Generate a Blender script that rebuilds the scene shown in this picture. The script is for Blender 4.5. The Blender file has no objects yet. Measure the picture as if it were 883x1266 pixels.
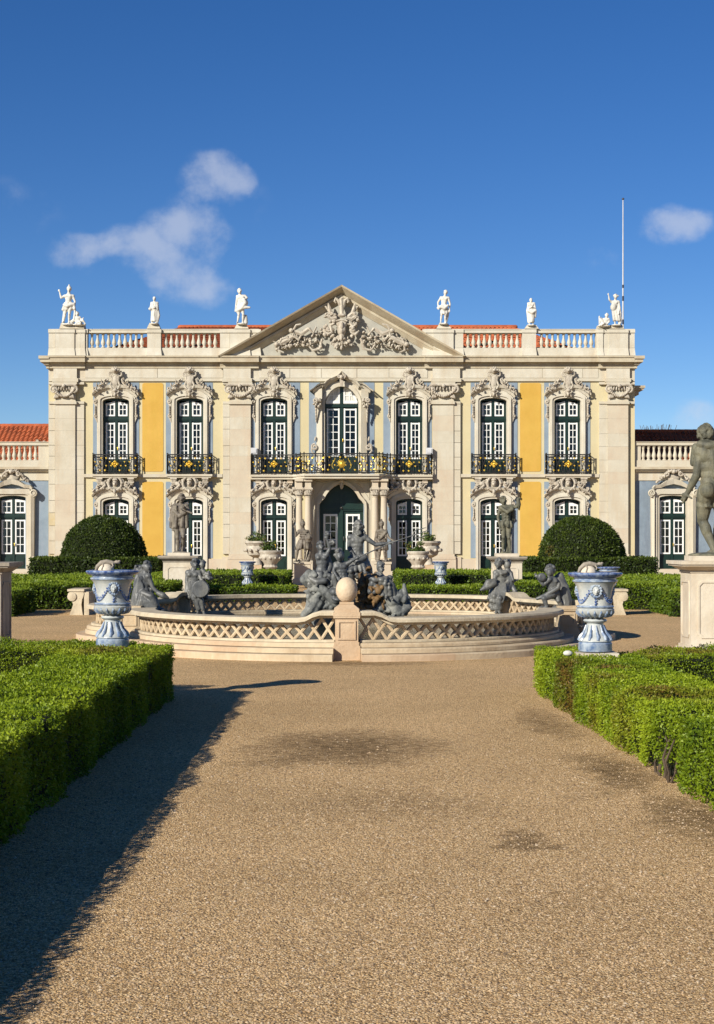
import bpy, bmesh, math, random
import numpy as np
from mathutils import Vector, Matrix, noise as mnoise
R = math.radians
C = bpy.context.scene.collection
random.seed(7)
RNG = np.random.default_rng(11)

# ------------------------------------------------------------------ camera
FPX, CX, CY, HC = 2000.0, 425.0, 668.0, 2.0      # focal length in photo pixels, vanishing point, eye height
cam_d = bpy.data.cameras.new("camera"); cam = bpy.data.objects.new("camera", cam_d); C.objects.link(cam)
cam.location = (0, 0, HC); cam.rotation_euler = (R(90), 0, 0)
cam_d.sensor_fit = 'HORIZONTAL'; cam_d.sensor_width = 36; cam_d.lens = 36 * FPX / 883
cam_d.shift_x = (441.5 - CX) / 883; cam_d.shift_y = (CY - 633) / 883
cam_d.clip_start = 0.1; cam_d.clip_end = 3000
sc = bpy.context.scene; sc.camera = cam
sc.view_settings.view_transform = 'Standard'; sc.view_settings.look = 'None'
sc.view_settings.exposure = 0.45; sc.view_settings.gamma = 1
sc.view_settings.use_curve_mapping = False

# ------------------------------------------------------------------ light
LD = Vector((1.4, 1.6, -1.0)).normalized()      # direction the sunlight travels
sun_el = math.asin(-LD.z); sun_az = math.atan2(-LD.x, -LD.y)
sd = bpy.data.lights.new("sun", 'SUN'); sd.energy = 5.0; sd.angle = R(0.5); sd.color = (1.0, 0.945, 0.83)
sun = bpy.data.objects.new("sun", sd); C.objects.link(sun)
sun.rotation_euler = LD.to_track_quat('-Z', 'Y').to_euler(); sun.location = (-30, -30, 30)

W = bpy.data.worlds.new("World"); sc.world = W; W.use_nodes = True
def build_world():
    nt = W.node_tree; N = nt.nodes; L = nt.links; N.clear()
    out = N.new('ShaderNodeOutputWorld'); bg = N.new('ShaderNodeBackground')
    sky = N.new('ShaderNodeTexSky'); sky.sky_type = 'NISHITA'; sky.sun_disc = False
    sky.sun_elevation = sun_el; sky.sun_rotation = sun_az % (2 * math.pi)
    sky.air_density = 0.8; sky.dust_density = 0.0; sky.ozone_density = 3.0; sky.altitude = 900
    hs = N.new('ShaderNodeHueSaturation'); hs.inputs['Saturation'].default_value = 1.27
    hs.inputs['Value'].default_value = 1.0; hs.inputs['Hue'].default_value = .510
    L.new(sky.outputs[0], hs.inputs['Color'])
    tc = N.new('ShaderNodeTexCoord'); sep = N.new('ShaderNodeSeparateXYZ'); L.new(tc.outputs['Generated'], sep.inputs[0])
    def m(op, a, b=None, clamp=False):
        n = N.new('ShaderNodeMath'); n.operation = op; n.use_clamp = clamp
        for i, v in enumerate((a, b)):
            if v is None: continue
            if isinstance(v, (int, float)): n.inputs[i].default_value = v
            else: L.new(v, n.inputs[i])
        return n.outputs[0]
    yy = m('MAXIMUM', sep.outputs[1], 0.02)
    u = m('DIVIDE', sep.outputs[0], yy); v = m('DIVIDE', sep.outputs[2], yy)
    comb = N.new('ShaderNodeCombineXYZ'); L.new(u, comb.inputs[0]); L.new(v, comb.inputs[1])
    nz = N.new('ShaderNodeTexNoise'); nz.inputs['Scale'].default_value = 26; nz.inputs['Detail'].default_value = 10
    nz.inputs['Roughness'].default_value = 0.6; L.new(comb.outputs[0], nz.inputs['Vector'])
    nw = N.new('ShaderNodeTexNoise'); nw.inputs['Scale'].default_value = 14; nw.inputs['Detail'].default_value = 4
    L.new(comb.outputs[0], nw.inputs['Vector'])
    sw = N.new('ShaderNodeSeparateXYZ'); L.new(nw.outputs['Color'], sw.inputs[0])
    du = m('MULTIPLY', m('SUBTRACT', sw.outputs[0], 0.5), 0.055); dv = m('MULTIPLY', m('SUBTRACT', sw.outputs[1], 0.5), 0.045)
    u2 = m('ADD', u, du); v2 = m('ADD', v, dv)
    tot = None
    # (pixel x, pixel y, half width, half height, strength): directions of the few clouds over the roof
    for (px, py, rx, ry, st) in [(98, 300, 50, 26, .75), (150, 292, 58, 30, .8), (205, 285, 52, 40, .7), (240, 262, 44, 40, .72), (270, 215, 46, 38, .8), (285, 205, 30, 30, .6), (245, 305, 66, 56, .62), (230, 345, 66, 36, .6), (262, 352, 40, 30, .5), (165, 318, 74, 38, .5), (190, 330, 50, 40, .45), (290, 250, 50, 60, .3),
                                 (815, 290, 46, 30, .7), (848, 278, 44, 34, .8), (742, 320, 36, 20, .36), (872, 522, 56, 26, .7), (30, 252, 60, 26, .2), (110, 225, 40, 14, .2)]:
        a = m('POWER', m('DIVIDE', m('SUBTRACT', u2, (px - CX) / FPX), rx / FPX), 2)
        b = m('POWER', m('DIVIDE', m('SUBTRACT', v2, (CY - py) / FPX), ry / FPX), 2)
        q = m('MULTIPLY', m('SUBTRACT', 1.0, m('ADD', a, b), True), st)
        tot = q if tot is None else m('ADD', tot, q)
    body = m('ADD', m('MULTIPLY', tot, 0.62), m('MULTIPLY', m('SUBTRACT', nz.outputs[0], 0.5), 2.3))
    mr = N.new('ShaderNodeMapRange'); mr.interpolation_type = 'SMOOTHSTEP'; L.new(body, mr.inputs[0])
    mr.inputs[1].default_value = 0.02; mr.inputs[2].default_value = 1.0; mr.inputs[3].default_value = 0; mr.inputs[4].default_value = 0.50
    alpha = m('MULTIPLY', mr.outputs[0], m('MULTIPLY', tot, 2.2, True))
    mx = N.new('ShaderNodeMixRGB'); L.new(alpha, mx.inputs[0]); L.new(hs.outputs[0], mx.inputs[1])
    mx.inputs[2].default_value = (6.6, 7.0, 8.0, 1)
    L.new(mx.outputs[0], bg.inputs['Color']); bg.inputs['Strength'].default_value = 0.073
    L.new(bg.outputs[0], out.inputs[0])
build_world()

# ------------------------------------------------------------------ materials
def new_mat(name):
    m = bpy.data.materials.new(name); m.use_nodes = True
    return m, m.node_tree.nodes, m.node_tree.links, m.node_tree.nodes['Principled BSDF']
def mat(name, col, col2=None, scale=3.0, rough=0.8, bump=0.0, bscale=None, streak=None, streak_amt=0.5, metal=0.0, spec=0.3, detail=5, contrast=(0.35, 0.65), coat=0.0):
    """a procedural surface: two tones of a real colour mixed by world-space noise, optional stains that run down, fine relief"""
    m, N, L, P = new_mat(name)
    P.inputs['Roughness'].default_value = rough; P.inputs['Metallic'].default_value = metal
    P.inputs['Specular IOR Level'].default_value = spec; P.inputs['Coat Weight'].default_value = coat
    g = N.new('ShaderNodeNewGeometry')
    n1 = N.new('ShaderNodeTexNoise'); n1.inputs['Scale'].default_value = scale; n1.inputs['Detail'].default_value = detail
    n1.inputs['Roughness'].default_value = 0.62
    L.new(g.outputs['Position'], n1.inputs['Vector'])
    rp = N.new('ShaderNodeValToRGB'); rp.color_ramp.elements[0].position = contrast[0]; rp.color_ramp.elements[1].position = contrast[1]
    rp.color_ramp.elements[0].color = (*(col2 or col), 1); rp.color_ramp.elements[1].color = (*col, 1)
    L.new(n1.outputs[0], rp.inputs[0]); last = rp.outputs[0]
    if streak:
        mp = N.new('ShaderNodeMapping'); mp.inputs['Scale'].default_value = (1.6, 1.6, 0.28)
        L.new(g.outputs['Position'], mp.inputs[0])
        n2 = N.new('ShaderNodeTexNoise'); n2.inputs['Scale'].default_value = 1.4; n2.inputs['Detail'].default_value = 7; n2.inputs['Roughness'].default_value = .68
        L.new(mp.outputs[0], n2.inputs['Vector'])
        r2 = N.new('ShaderNodeValToRGB'); r2.color_ramp.elements[0].position = .47; r2.color_ramp.elements[1].position = .74
        r2.color_ramp.elements[0].color = (0, 0, 0, 1); r2.color_ramp.elements[1].color = (streak_amt,) * 3 + (1,)
        L.new(n2.outputs[0], r2.inputs[0])
        mx = N.new('ShaderNodeMixRGB'); L.new(r2.outputs[0], mx.inputs[0]); L.new(last, mx.inputs[1]); mx.inputs[2].default_value = (*streak, 1)
        last = mx.outputs[0]
    L.new(last, P.inputs['Base Color'])
    if bump:
        n3 = N.new('ShaderNodeTexNoise'); n3.inputs['Scale'].default_value = bscale or scale * 8; n3.inputs['Detail'].default_value = 5
        L.new(g.outputs['Position'], n3.inputs['Vector'])
        b = N.new('ShaderNodeBump'); b.inputs['Strength'].default_value = bump; b.inputs['Distance'].default_value = 0.02
        L.new(n3.outputs[0], b.inputs['Height']); L.new(b.outputs[0], P.inputs['Normal'])
    return m
M = {}
M['stone'] = mat('limestone', (.515, .472, .378), (.455, .408, .315), 1.1, .85, .25, 14, streak=(.44, .345, .23), streak_amt=.7)
M['stone_pink'] = mat('limestone_pink', (0.500, 0.440, 0.335), (0.460, 0.388, 0.292), 1.3, .85, .25, 14, streak=(.45, .30, .20), streak_amt=.4)
M['stone_white'] = mat('pale_limestone', (.545, .51, .425), (.475, .43, .34), 1.3, .85, .25, 14, streak=(.42, .34, .24), streak_amt=.6)
M['stone_ochre'] = mat('ochre_limestone', (.46, .375, .22), (.50, .44, .32), 1.6, .88, .25, 14, streak=(.40, .32, .18), streak_amt=.6)
M['carved'] = mat('carved_limestone', (0.516, 0.465, 0.378), (0.327, 0.283, 0.224), 5.5, .85, .3, 26, streak=(.33, .25, .18), streak_amt=.4)
M['cornice'] = mat('cornice_stone', (0.488, 0.432, 0.320), (0.384, 0.320, 0.222), 1.3, .85, .25, 12, streak=(.30, .21, .13), streak_amt=.6)
M['stucco'] = mat('cream_stucco', (0.518, 0.452, 0.282), (0.486, 0.415, 0.249), .7, .9, .15, 30, streak=(.53, .42, .25), streak_amt=.4)
M['yellow'] = mat('yellow_stucco', (0.525, 0.327, 0.065), (0.482, 0.289, 0.053), 1.1, .9, .15, 30, streak=(.60, .35, .09), streak_amt=.4)
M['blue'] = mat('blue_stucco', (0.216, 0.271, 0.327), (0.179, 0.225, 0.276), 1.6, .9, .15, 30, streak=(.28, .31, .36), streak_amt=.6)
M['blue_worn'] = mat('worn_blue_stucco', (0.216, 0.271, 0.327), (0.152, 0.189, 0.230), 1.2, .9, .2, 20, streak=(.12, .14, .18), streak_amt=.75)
M['green'] = mat('dark_green_paint', (.008, .027, .020), (.006, .019, .015), 3, .38, .05, 20, spec=.4)
M['white'] = mat('white_paint', (0.736, 0.736, 0.708), (0.662, 0.662, 0.635), 4, .5, .05, 30)
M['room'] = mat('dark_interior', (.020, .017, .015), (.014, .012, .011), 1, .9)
M['curtain'] = mat('white_curtain', (.62, .61, .56), (.45, .44, .40), 3, .95, .4, 9)
M['curtain_red'] = mat('red_chair_cloth', (.42, .10, .06), (.30, .06, .04), 5, .8)
M['iron'] = mat('black_iron', (.016, .016, .017), (.024, .022, .02), 8, .5, .1, 40, spec=.4)
M['gold'] = mat('gilding', (.90, .62, .10), (.75, .45, .05), 9, .32, .1, 40, metal=.75)
M['tile'] = mat('terracotta_tile', (.45, .115, .042), (.30, .072, .028), 2.2, .85, .3, 20, streak=(.22, .09, .05), streak_amt=.5)
M['marble'] = mat('white_marble', (.66, .64, .58), (.52, .49, .43), 4, .7, .3, 25, streak=(.34, .31, .26), streak_amt=.6)
M['fount'] = mat('fountain_stone', (.56, .455, .31), (.46, .36, .235), 2.0, .88, .45, 22, streak=(.30, .19, .10), streak_amt=.6)
M['fount_rim'] = mat('fountain_rim_stone', (0.558, 0.477, 0.342), (0.414, 0.342, 0.234), 2.6, .88, .45, 22, streak=(.24, .19, .13), streak_amt=.5)
M['fount_wet'] = mat('fountain_post_stone', (.53, .40, .265), (.44, .31, .195), 2.4, .85, .4, 22, streak=(.30, .18, .10), streak_amt=.5)
M['pedestal'] = mat('pedestal_marble', (0.598, 0.537, 0.430), (0.493, 0.422, 0.318), 2.0, .8, .3, 18, streak=(.38, .29, .20), streak_amt=.55)
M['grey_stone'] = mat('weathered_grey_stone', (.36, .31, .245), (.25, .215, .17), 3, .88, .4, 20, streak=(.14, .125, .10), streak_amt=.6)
M['lead'] = mat('weathered_lead', (0.098, 0.101, 0.100), (0.051, 0.054, 0.056), 5, .48, .35, 30, streak=(.25, .235, .19), streak_amt=.7, spec=.5, contrast=(.4, .6))
M['lead_rock'] = mat('limescaled_lead', (.20, .205, .19), (.055, .058, .058), 6, .65, .6, 18, streak=(.34, .33, .28), streak_amt=.8)
M['rust'] = mat('iron_stained_rock', (.20, .115, .045), (.055, .035, .02), 4, .6, .9, 14, streak=(.30, .18, .07), streak_amt=.7)
M['bronze'] = mat('brown_lead', (.20, .17, .135), (.075, .06, .048), 7, .6, .4, 25, streak=(.27, .24, .17), streak_amt=.6)
M['olive'] = mat('olive_patina_lead', (.145, .138, .092), (.06, .06, .045), 5, .62, .45, 40, streak=(.30, .26, .17), streak_amt=.7)
M['faience'] = mat('white_faience_glaze', (.50, .505, .465), (.34, .365, .37), 7, .25, .12, 40, spec=.5, coat=.2)
M['faience_blue'] = mat('blue_painted_glaze', (.24, .30, .42), (.025, .06, .20), 16, .25, .12, 40, spec=.5, coat=.2, contrast=(.40, .62))
M['faience_mid'] = mat('pale_blue_glaze', (.36, .41, .46), (.085, .14, .26), 12, .25, .12, 40, spec=.5, coat=.2)
M['lamp_white'] = mat('white_ceramic_ball', (.62, .55, .44), (.54, .46, .35), 4, .6, .3, 30)
M['ball'] = mat('pale_stone_ball', (.62, .50, .36), (.52, .40, .27), 5, .85, .5, 25, streak=(.40, .29, .18), streak_amt=.5)
M['soil'] = mat('dark_soil', (.05, .035, .022), (.03, .022, .014), 6, .95, .6, 25)
M['bark'] = mat('bark', (.10, .07, .045), (.055, .04, .028), 9, .9, .6, 30)
M['pole'] = mat('painted_flagpole', (.55, .55, .55), (.45, .45, .46), 2, .4)
M['pole_dark'] = mat('dark_pole_band', (.05, .05, .06), (.04, .04, .05), 2, .5)
M['water'] = mat('pool_water', (.018, .020, .012), (.03, .030, .018), 2, .16, .5, 9, spec=.35)

def glass_mat():
    m, N, L, P = new_mat('window_glass')
    out = N['Material Output']; tr = N.new('ShaderNodeBsdfTransparent'); gl = N.new('ShaderNodeBsdfGlossy')
    tr.inputs[0].default_value = (.80, .84, .84, 1); gl.inputs['Roughness'].default_value = 0.02; gl.inputs['Color'].default_value = (.9, .9, .9, 1)
    fr = N.new('ShaderNodeFresnel'); fr.inputs[0].default_value = 1.5
    mx = N.new('ShaderNodeMixShader'); L.new(fr.outputs[0], mx.inputs[0]); L.new(tr.outputs[0], mx.inputs[1]); L.new(gl.outputs[0], mx.inputs[2])
    L.new(mx.outputs[0], out.inputs[0]); N.remove(P)
    return m
M['glass'] = glass_mat()

def leaf_mat(name, dark, mid, light, brown):
    """leaves: tone attribute is random per leaf, with hedge-top light and side shade painted in, brown where the shrub is scorched"""
    m, N, L, P = new_mat(name)
    a = N.new('ShaderNodeAttribute'); a.attribute_name = 'tone'
    sp = N.new('ShaderNodeSeparateColor'); L.new(a.outputs['Color'], sp.inputs[0])
    rp = N.new('ShaderNodeValToRGB'); e = rp.color_ramp.elements
    e[0].position = 0; e[0].color = (*dark, 1); e[1].position = 1; e[1].color = (*light, 1)
    k = e.new(.5); k.color = (*mid, 1); L.new(sp.outputs[0], rp.inputs[0])
    mx = N.new('ShaderNodeMixRGB'); L.new(sp.outputs[1], mx.inputs[0]); L.new(rp.outputs[0], mx.inputs[1]); mx.inputs[2].default_value = (*brown, 1)
    L.new(mx.outputs[0], P.inputs['Base Color']); P.inputs['Roughness'].default_value = .5; P.inputs['Specular IOR Level'].default_value = .3
    tl = N.new('ShaderNodeBsdfTranslucent'); L.new(mx.outputs[0], tl.inputs[0])
    ms = N.new('ShaderNodeMixShader'); ms.inputs[0].default_value = .3
    L.new(P.outputs[0], ms.inputs[1]); L.new(tl.outputs[0], ms.inputs[2]); L.new(ms.outputs[0], N['Material Output'].inputs[0])
    return m
M['box_leaf'] = leaf_mat('box_leaf', (.06, .11, .005), (.175, .245, .008), (.31, .38, .018), (.17, .09, .02))
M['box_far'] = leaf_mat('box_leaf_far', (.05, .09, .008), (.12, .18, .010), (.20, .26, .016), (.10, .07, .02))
M['yew_leaf'] = leaf_mat('topiary_leaf', (.022, .042, .006), (.045, .072, .008), (.085, .115, .012), (.16, .10, .02))
M['plant_leaf'] = leaf_mat('pot_plant_leaf', (.03, .06, .01), (.07, .12, .02), (.15, .2, .04), (.2, .15, .05))
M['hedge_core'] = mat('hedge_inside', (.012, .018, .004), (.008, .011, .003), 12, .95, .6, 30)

# gravel: fine two-tone grains, worn earth, moss towards the hedges
def gravel_mat():
    m, N, L, P = new_mat('gravel')
    g = N.new('ShaderNodeNewGeometry')
    def nz(scale, det, ro=.6):
        n = N.new('ShaderNodeTexNoise'); n.inputs['Scale'].default_value = scale; n.inputs['Detail'].default_value = det; n.inputs['Roughness'].default_value = ro
        L.new(g.outputs['Position'], n.inputs['Vector']); return n
    def ramp(src, stops):
        r = N.new('ShaderNodeValToRGB'); e = r.color_ramp.elements
        e[0].position, e[0].color = stops[0][0], (*stops[0][1], 1); e[1].position, e[1].color = stops[-1][0], (*stops[-1][1], 1)
        for p, c in stops[1:-1]:
            q = e.new(p); q.color = (*c, 1)
        L.new(src, r.inputs[0]); return r
    def mix(f, a, b, mode='MIX'):
        x = N.new('ShaderNodeMixRGB'); x.blend_type = mode
        for i, v in enumerate((f, a, b)):
            if isinstance(v, (int, float)): x.inputs[i].default_value = v
            elif isinstance(v, tuple): x.inputs[i].default_value = (*v, 1)
            else: L.new(v, x.inputs[i])
        return x.outputs[0]
    vor = N.new('ShaderNodeTexVoronoi'); vor.inputs['Scale'].default_value = 88; L.new(g.outputs['Position'], vor.inputs['Vector'])
    sv = N.new('ShaderNodeSeparateColor'); L.new(vor.outputs['Color'], sv.inputs[0])
    grains = ramp(sv.outputs[0], [(0, (.20, .125, .062)), (.3, (.46, .29, .142)), (.7, (.57, .38, .19)), (1, (.76, .58, .36))])
    gap = ramp(vor.outputs['Distance'], [(.30, (1, 1, 1)), (.66, (.62, .60, .58))])
    broad = nz(.45, 4); brd = ramp(broad.outputs[0], [(.35, (.88, .86, .82)), (.65, (1.05, 1.03, 1.0))])
    col = mix(1.0, mix(1.0, grains.outputs[0], gap.outputs[0], 'MULTIPLY'), brd.outputs[0], 'MULTIPLY'); col = mix(1.0, col, (1.57, 1.59, 1.56), 'MULTIPLY')
    # worn darker earth, with shapes of their own
    sep = N.new('ShaderNodeSeparateXYZ'); wn = nz(1.3, 5)
    wv = N.new('ShaderNodeVectorMath'); wv.operation = 'SCALE'; wv.inputs[3].default_value = 1.1
    wc = N.new('ShaderNodeVectorMath'); wc.operation = 'SUBTRACT'; wc.inputs[1].default_value = (.5, .5, .5); L.new(wn.outputs['Color'], wc.inputs[0])
    L.new(wc.outputs[0], wv.inputs[0]); ad = N.new('ShaderNodeVectorMath'); ad.operation = 'ADD'; L.new(g.outputs['Position'], ad.inputs[0]); L.new(wv.outputs[0], ad.inputs[1])
    L.new(ad.outputs[0], sep.inputs[0])
    def ma(op, a, b=None, clamp=False):
        n = N.new('ShaderNodeMath'); n.operation = op; n.use_clamp = clamp
        for i, v in enumerate((a, b)):
            if v is None: continue
            if isinstance(v, (int, float)): n.inputs[i].default_value = v
            else: L.new(v, n.inputs[i])
        return n.outputs[0]
    tot = None
    for (x, y, rx, ry, st) in [(0.05, 15.7, 1.15, 1.7, 1.0), (-.5, 15.0, .6, 1.0, .9), (.35, 12.2, 1.3, 1.0, .4), (1.12, 10.7, .28, .6, 1.0), (2.35, 14.0, .4, 1.6, .95),
                               (2.5, 11.6, .4, 1.3, 1.0), (2.2, 17.8, .4, 2.2, .7), (0.1, 26.3, 1.6, .7, .8), (-1.0, 26.0, .8, .6, .4), (2.0, 12.9, .3, .5, .4), (1.3, 9.0, .5, .5, .3), (-.4, 8.2, .5, .4, .25)]:
        a = ma('POWER', ma('DIVIDE', ma('SUBTRACT', sep.outputs[0], x), rx), 2); b = ma('POWER', ma('DIVIDE', ma('SUBTRACT', sep.outputs[1], y), ry), 2)
        q = ma('MULTIPLY', ma('SUBTRACT', 1.0, ma('ADD', a, b), True), st)
        tot = q if tot is None else ma('MAXIMUM', tot, q)
    fine = nz(9, 6, .7); dirt = ma('MULTIPLY', ma('SUBTRACT', ma('ADD', ma('MULTIPLY', tot, .9), ma('MULTIPLY', ma('SUBTRACT', fine.outputs[0], .5), 2.4)), .10), ma('MULTIPLY', tot, 2.6, True), True)
    col = mix(dirt, col, (.17, .105, .045))
    # moss specks
    ms = nz(5.5, 6, .75); mr = ramp(ms.outputs[0], [(.60, (0, 0, 0)), (.70, (1, 1, 1))])
    mz = nz(.55, 2); mzr = ramp(mz.outputs[0], [(.5, (0, 0, 0)), (.62, (1, 1, 1))])
    sx = N.new('ShaderNodeSeparateXYZ'); L.new(g.outputs['Position'], sx.inputs[0])
    side = ma('MULTIPLY', ma('SUBTRACT', sx.outputs[0], .4), .55, True)
    mf = ma('MULTIPLY', mr.outputs[0], ma('MULTIPLY', ma('MAXIMUM', mzr.outputs[0], side), .5))
    col = mix(mf, col, (.13, .135, .035))
    # crumbly dark hollows
    hol = nz(17, 7, .78); hr = ramp(hol.outputs[0], [(.53, (0, 0, 0)), (.66, (1, 1, 1))])
    col = mix(ma('MULTIPLY', hr.outputs[0], .55), col, (.15, .105, .065))
    L.new(col, P.inputs['Base Color']); P.inputs['Roughness'].default_value = .95; P.inputs['Specular IOR Level'].default_value = .15
    h = ma('ADD', ma('MULTIPLY', vor.outputs['Distance'], -1.0), ma('MULTIPLY', hol.outputs[0], -1.6))
    b = N.new('ShaderNodeBump'); b.inputs['Strength'].default_value = .8; b.inputs['Distance'].default_value = .018; L.new(h, b.inputs['Height']); L.new(b.outputs[0], P.inputs['Normal'])
    return m
M['gravel'] = gravel_mat()
def pebble_mat():
    m, N, L, P = new_mat('pebble')
    a = N.new('ShaderNodeAttribute'); a.attribute_name = 'tone'; sp = N.new('ShaderNodeSeparateColor'); L.new(a.outputs['Color'], sp.inputs[0])
    rp = N.new('ShaderNodeValToRGB'); e = rp.color_ramp.elements
    e[0].color = (.16, .105, .06, 1); e[1].color = (.57, .45, .31, 1); k = e.new(.5); k.color = (.47, .32, .18, 1); k = e.new(.8); k.color = (.57, .40, .23, 1)
    L.new(sp.outputs[0], rp.inputs[0]); L.new(rp.outputs[0], P.inputs['Base Color']); P.inputs['Roughness'].default_value = .9
    return m
M['pebble'] = pebble_mat()

# ------------------------------------------------------------------ object helpers
def link(o, parent=None, loc=None, rz=0):
    C.objects.link(o)
    if parent is not None: o.parent = parent
    if loc is not None: o.location = loc
    if rz: o.rotation_euler = (0, 0, rz)
    return o
def tag(o, label=None, cat=None, group=None, kind=None):
    for k, v in (('label', label), ('category', cat), ('group', group), ('kind', kind)):
        if v: o[k] = v
    return o
def thing(name, label, cat, loc=(0, 0, 0), group=None, rz=0):
    return tag(link(bpy.data.objects.new(name, None), None, loc, rz), label, cat, group)
def empty_part(name, parent, loc=(0, 0, 0)):
    return link(bpy.data.objects.new(name, None), parent, loc)
def copy_tree(o, parent=None, loc=None):
    c = o.copy(); C.objects.link(c); c.parent = parent
    if loc is not None: c.location = loc
    for ch in list(o.children): copy_tree(ch, c)
    return c
def inst(src, name, parent, loc, rot=(0, 0, 0), scale=(1, 1, 1)):
    o = bpy.data.objects.new(name, src); link(o, parent, loc); o.rotation_euler = rot; o.scale = scale
    return o

SCRATCH = bpy.data.scenes.new('scratch')       # a side scene in which single meshes are fused, emptied and removed at the end
class MB:
    """collects closed shapes into one mesh"""
    def __init__(s): s.V = []; s.F = []; s.n = 0
    def add(s, V, F):
        n = s.n; s.V.extend(V); s.F.extend([tuple(i + n for i in f) for f in F]); s.n += len(V)
    def box(s, x0, x1, y0, y1, z0, z1):
        s.add([(x0, y0, z0), (x1, y0, z0), (x1, y1, z0), (x0, y1, z0), (x0, y0, z1), (x1, y0, z1), (x1, y1, z1), (x0, y1, z1)],
              [(3, 2, 1, 0), (4, 5, 6, 7), (0, 1, 5, 4), (1, 2, 6, 5), (2, 3, 7, 6), (3, 0, 4, 7)])
    def frustum(s, x0, x1, y0, y1, z0, X0, X1, Y0, Y1, z1):
        s.add([(x0, y0, z0), (x1, y0, z0), (x1, y1, z0), (x0, y1, z0), (X0, Y0, z1), (X1, Y0, z1), (X1, Y1, z1), (X0, Y1, z1)],
              [(3, 2, 1, 0), (4, 5, 6, 7), (0, 1, 5, 4), (1, 2, 6, 5), (2, 3, 7, 6), (3, 0, 4, 7)])
    def poly(s, pts, y0, y1):
        """convex or simple polygon in x,z extruded from y0 to y1"""
        n = len(pts)
        s.add([(x, y0, z) for x, z in pts] + [(x, y1, z) for x, z in pts],
              [tuple(range(n)), tuple(range(2 * n - 1, n - 1, -1))] + [(i, i + n, (i + 1) % n + n, (i + 1) % n) for i in range(n)])
    def ribbon(s, A, B, y0, y1):
        """solid between two polylines in x,z, extruded in y"""
        n = len(A); V = []
        for (a, b) in zip(A, B): V += [(a[0], y0, a[1]), (b[0], y0, b[1]), (b[0], y1, b[1]), (a[0], y1, a[1])]
        F = [(0, 1, 2, 3), (4 * n - 1, 4 * n - 2, 4 * n - 3, 4 * n - 4)]
        for i in range(n - 1):
            p = 4 * i; q = p + 4
            F += [(p, q, q + 1, p + 1), (p + 1, q + 1, q + 2, p + 2), (p + 2, q + 2, q + 3, p + 3), (p + 3, q + 3, q, p)]
        s.add(V, F)
    def lathe(s, prof, c=(0, 0, 0), seg=20, wob=None):
        V = []; n = len(prof)
        for i in range(seg):
            a = 2 * math.pi * i / seg
            for j, (r, z) in enumerate(prof):
                k = 1 if wob is None else wob(a, j)
                V.append((c[0] + r * k * math.cos(a), c[1] + r * k * math.sin(a), c[2] + z))
        F = []
        for i in range(seg):
            i2 = (i + 1) % seg
            for j in range(n - 1): F.append((i * n + j, i2 * n + j, i2 * n + j + 1, i * n + j + 1))
        F.append(tuple(i * n for i in range(seg))[::-1]); F.append(tuple(i * n + n - 1 for i in range(seg)))
        s.add(V, F)
    def tube(s, pts, r, seg=6):
        P = [Vector(p) for p in pts]; n = len(P); rr = r if isinstance(r, (list, tuple)) else [r] * n
        V = []; up = Vector((0, 1, 0.013)); prev = None
        for i in range(n):
            t = (P[min(i + 1, n - 1)] - P[max(i - 1, 0)])
            t = t.normalized() if t.length > 1e-9 else Vector((0, 0, 1))
            u = prev if prev is not None else up
            a = u - t * u.dot(t)
            if a.length < 1e-4: a = Vector((1, 0, 0)) - t * t.x
            a.normalize(); prev = a; b = t.cross(a)
            for k in range(seg):
                an = 2 * math.pi * k / seg; v = P[i] + (a * math.cos(an) + b * math.sin(an)) * rr[i]
                V.append(tuple(v))
        F = [(i * seg + k, i * seg + (k + 1) % seg, (i + 1) * seg + (k + 1) % seg, (i + 1) * seg + k) for i in range(n - 1) for k in range(seg)]
        F.append(tuple(range(seg))[::-1]); F.append(tuple((n - 1) * seg + k for k in range(seg)))
        s.add(V, F)
    def ell(s, c, r, rot=None, seg=8, rings=6):
        V = []; F = []
        for j in range(1, rings):
            ph = math.pi * j / rings
            for i in range(seg):
                a = 2 * math.pi * i / seg
                V.append(Vector((r[0] * math.sin(ph) * math.cos(a), r[1] * math.sin(ph) * math.sin(a), r[2] * math.cos(ph))))
        V += [Vector((0, 0, r[2])), Vector((0, 0, -r[2]))]; T, Bt = len(V) - 2, len(V) - 1
        if rot is not None: V = [rot @ v for v in V]
        V = [(v.x + c[0], v.y + c[1], v.z + c[2]) for v in V]
        for j in range(rings - 2):
            for i in range(seg): F.append((j * seg + i, (j + 1) * seg + i, (j + 1) * seg + (i + 1) % seg, j * seg + (i + 1) % seg))
        for i in range(seg):
            F.append((T, i, (i + 1) % seg)); F.append((Bt, (rings - 2) * seg + (i + 1) % seg, (rings - 2) * seg + i))
        s.add(V, F)
    def cap(s, p0, p1, r0, r1, seg=10):
        """round-ended tapered limb"""
        a = Vector(p0); b = Vector(p1); t = b - a; Ln = t.length
        if Ln < 1e-6: return s.ell(p0, (r0, r0, r0))
        t /= Ln; u = t.orthogonal().normalized(); w = t.cross(u); prof = []
        for k in range(4): an = math.pi / 2 * (1 - k / 3.0); prof.append((-r0 * math.sin(an), max(r0 * math.cos(an), 1e-4)))
        for k in range(4): an = math.pi / 2 * (k / 3.0); prof.append((Ln + r1 * math.sin(an), max(r1 * math.cos(an), 1e-4)))
        V = []
        for (h, r) in prof:
            for k in range(seg):
                an = 2 * math.pi * k / seg; V.append(tuple(a + t * h + (u * math.cos(an) + w * math.sin(an)) * r))
        n = len(prof)
        F = [(i * seg + k, i * seg + (k + 1) % seg, (i + 1) * seg + (k + 1) % seg, (i + 1) * seg + k) for i in range(n - 1) for k in range(seg)]
        F.append(tuple(range(seg))[::-1]); F.append(tuple((n - 1) * seg + k for k in range(seg)))
        s.add(V, F)
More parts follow.
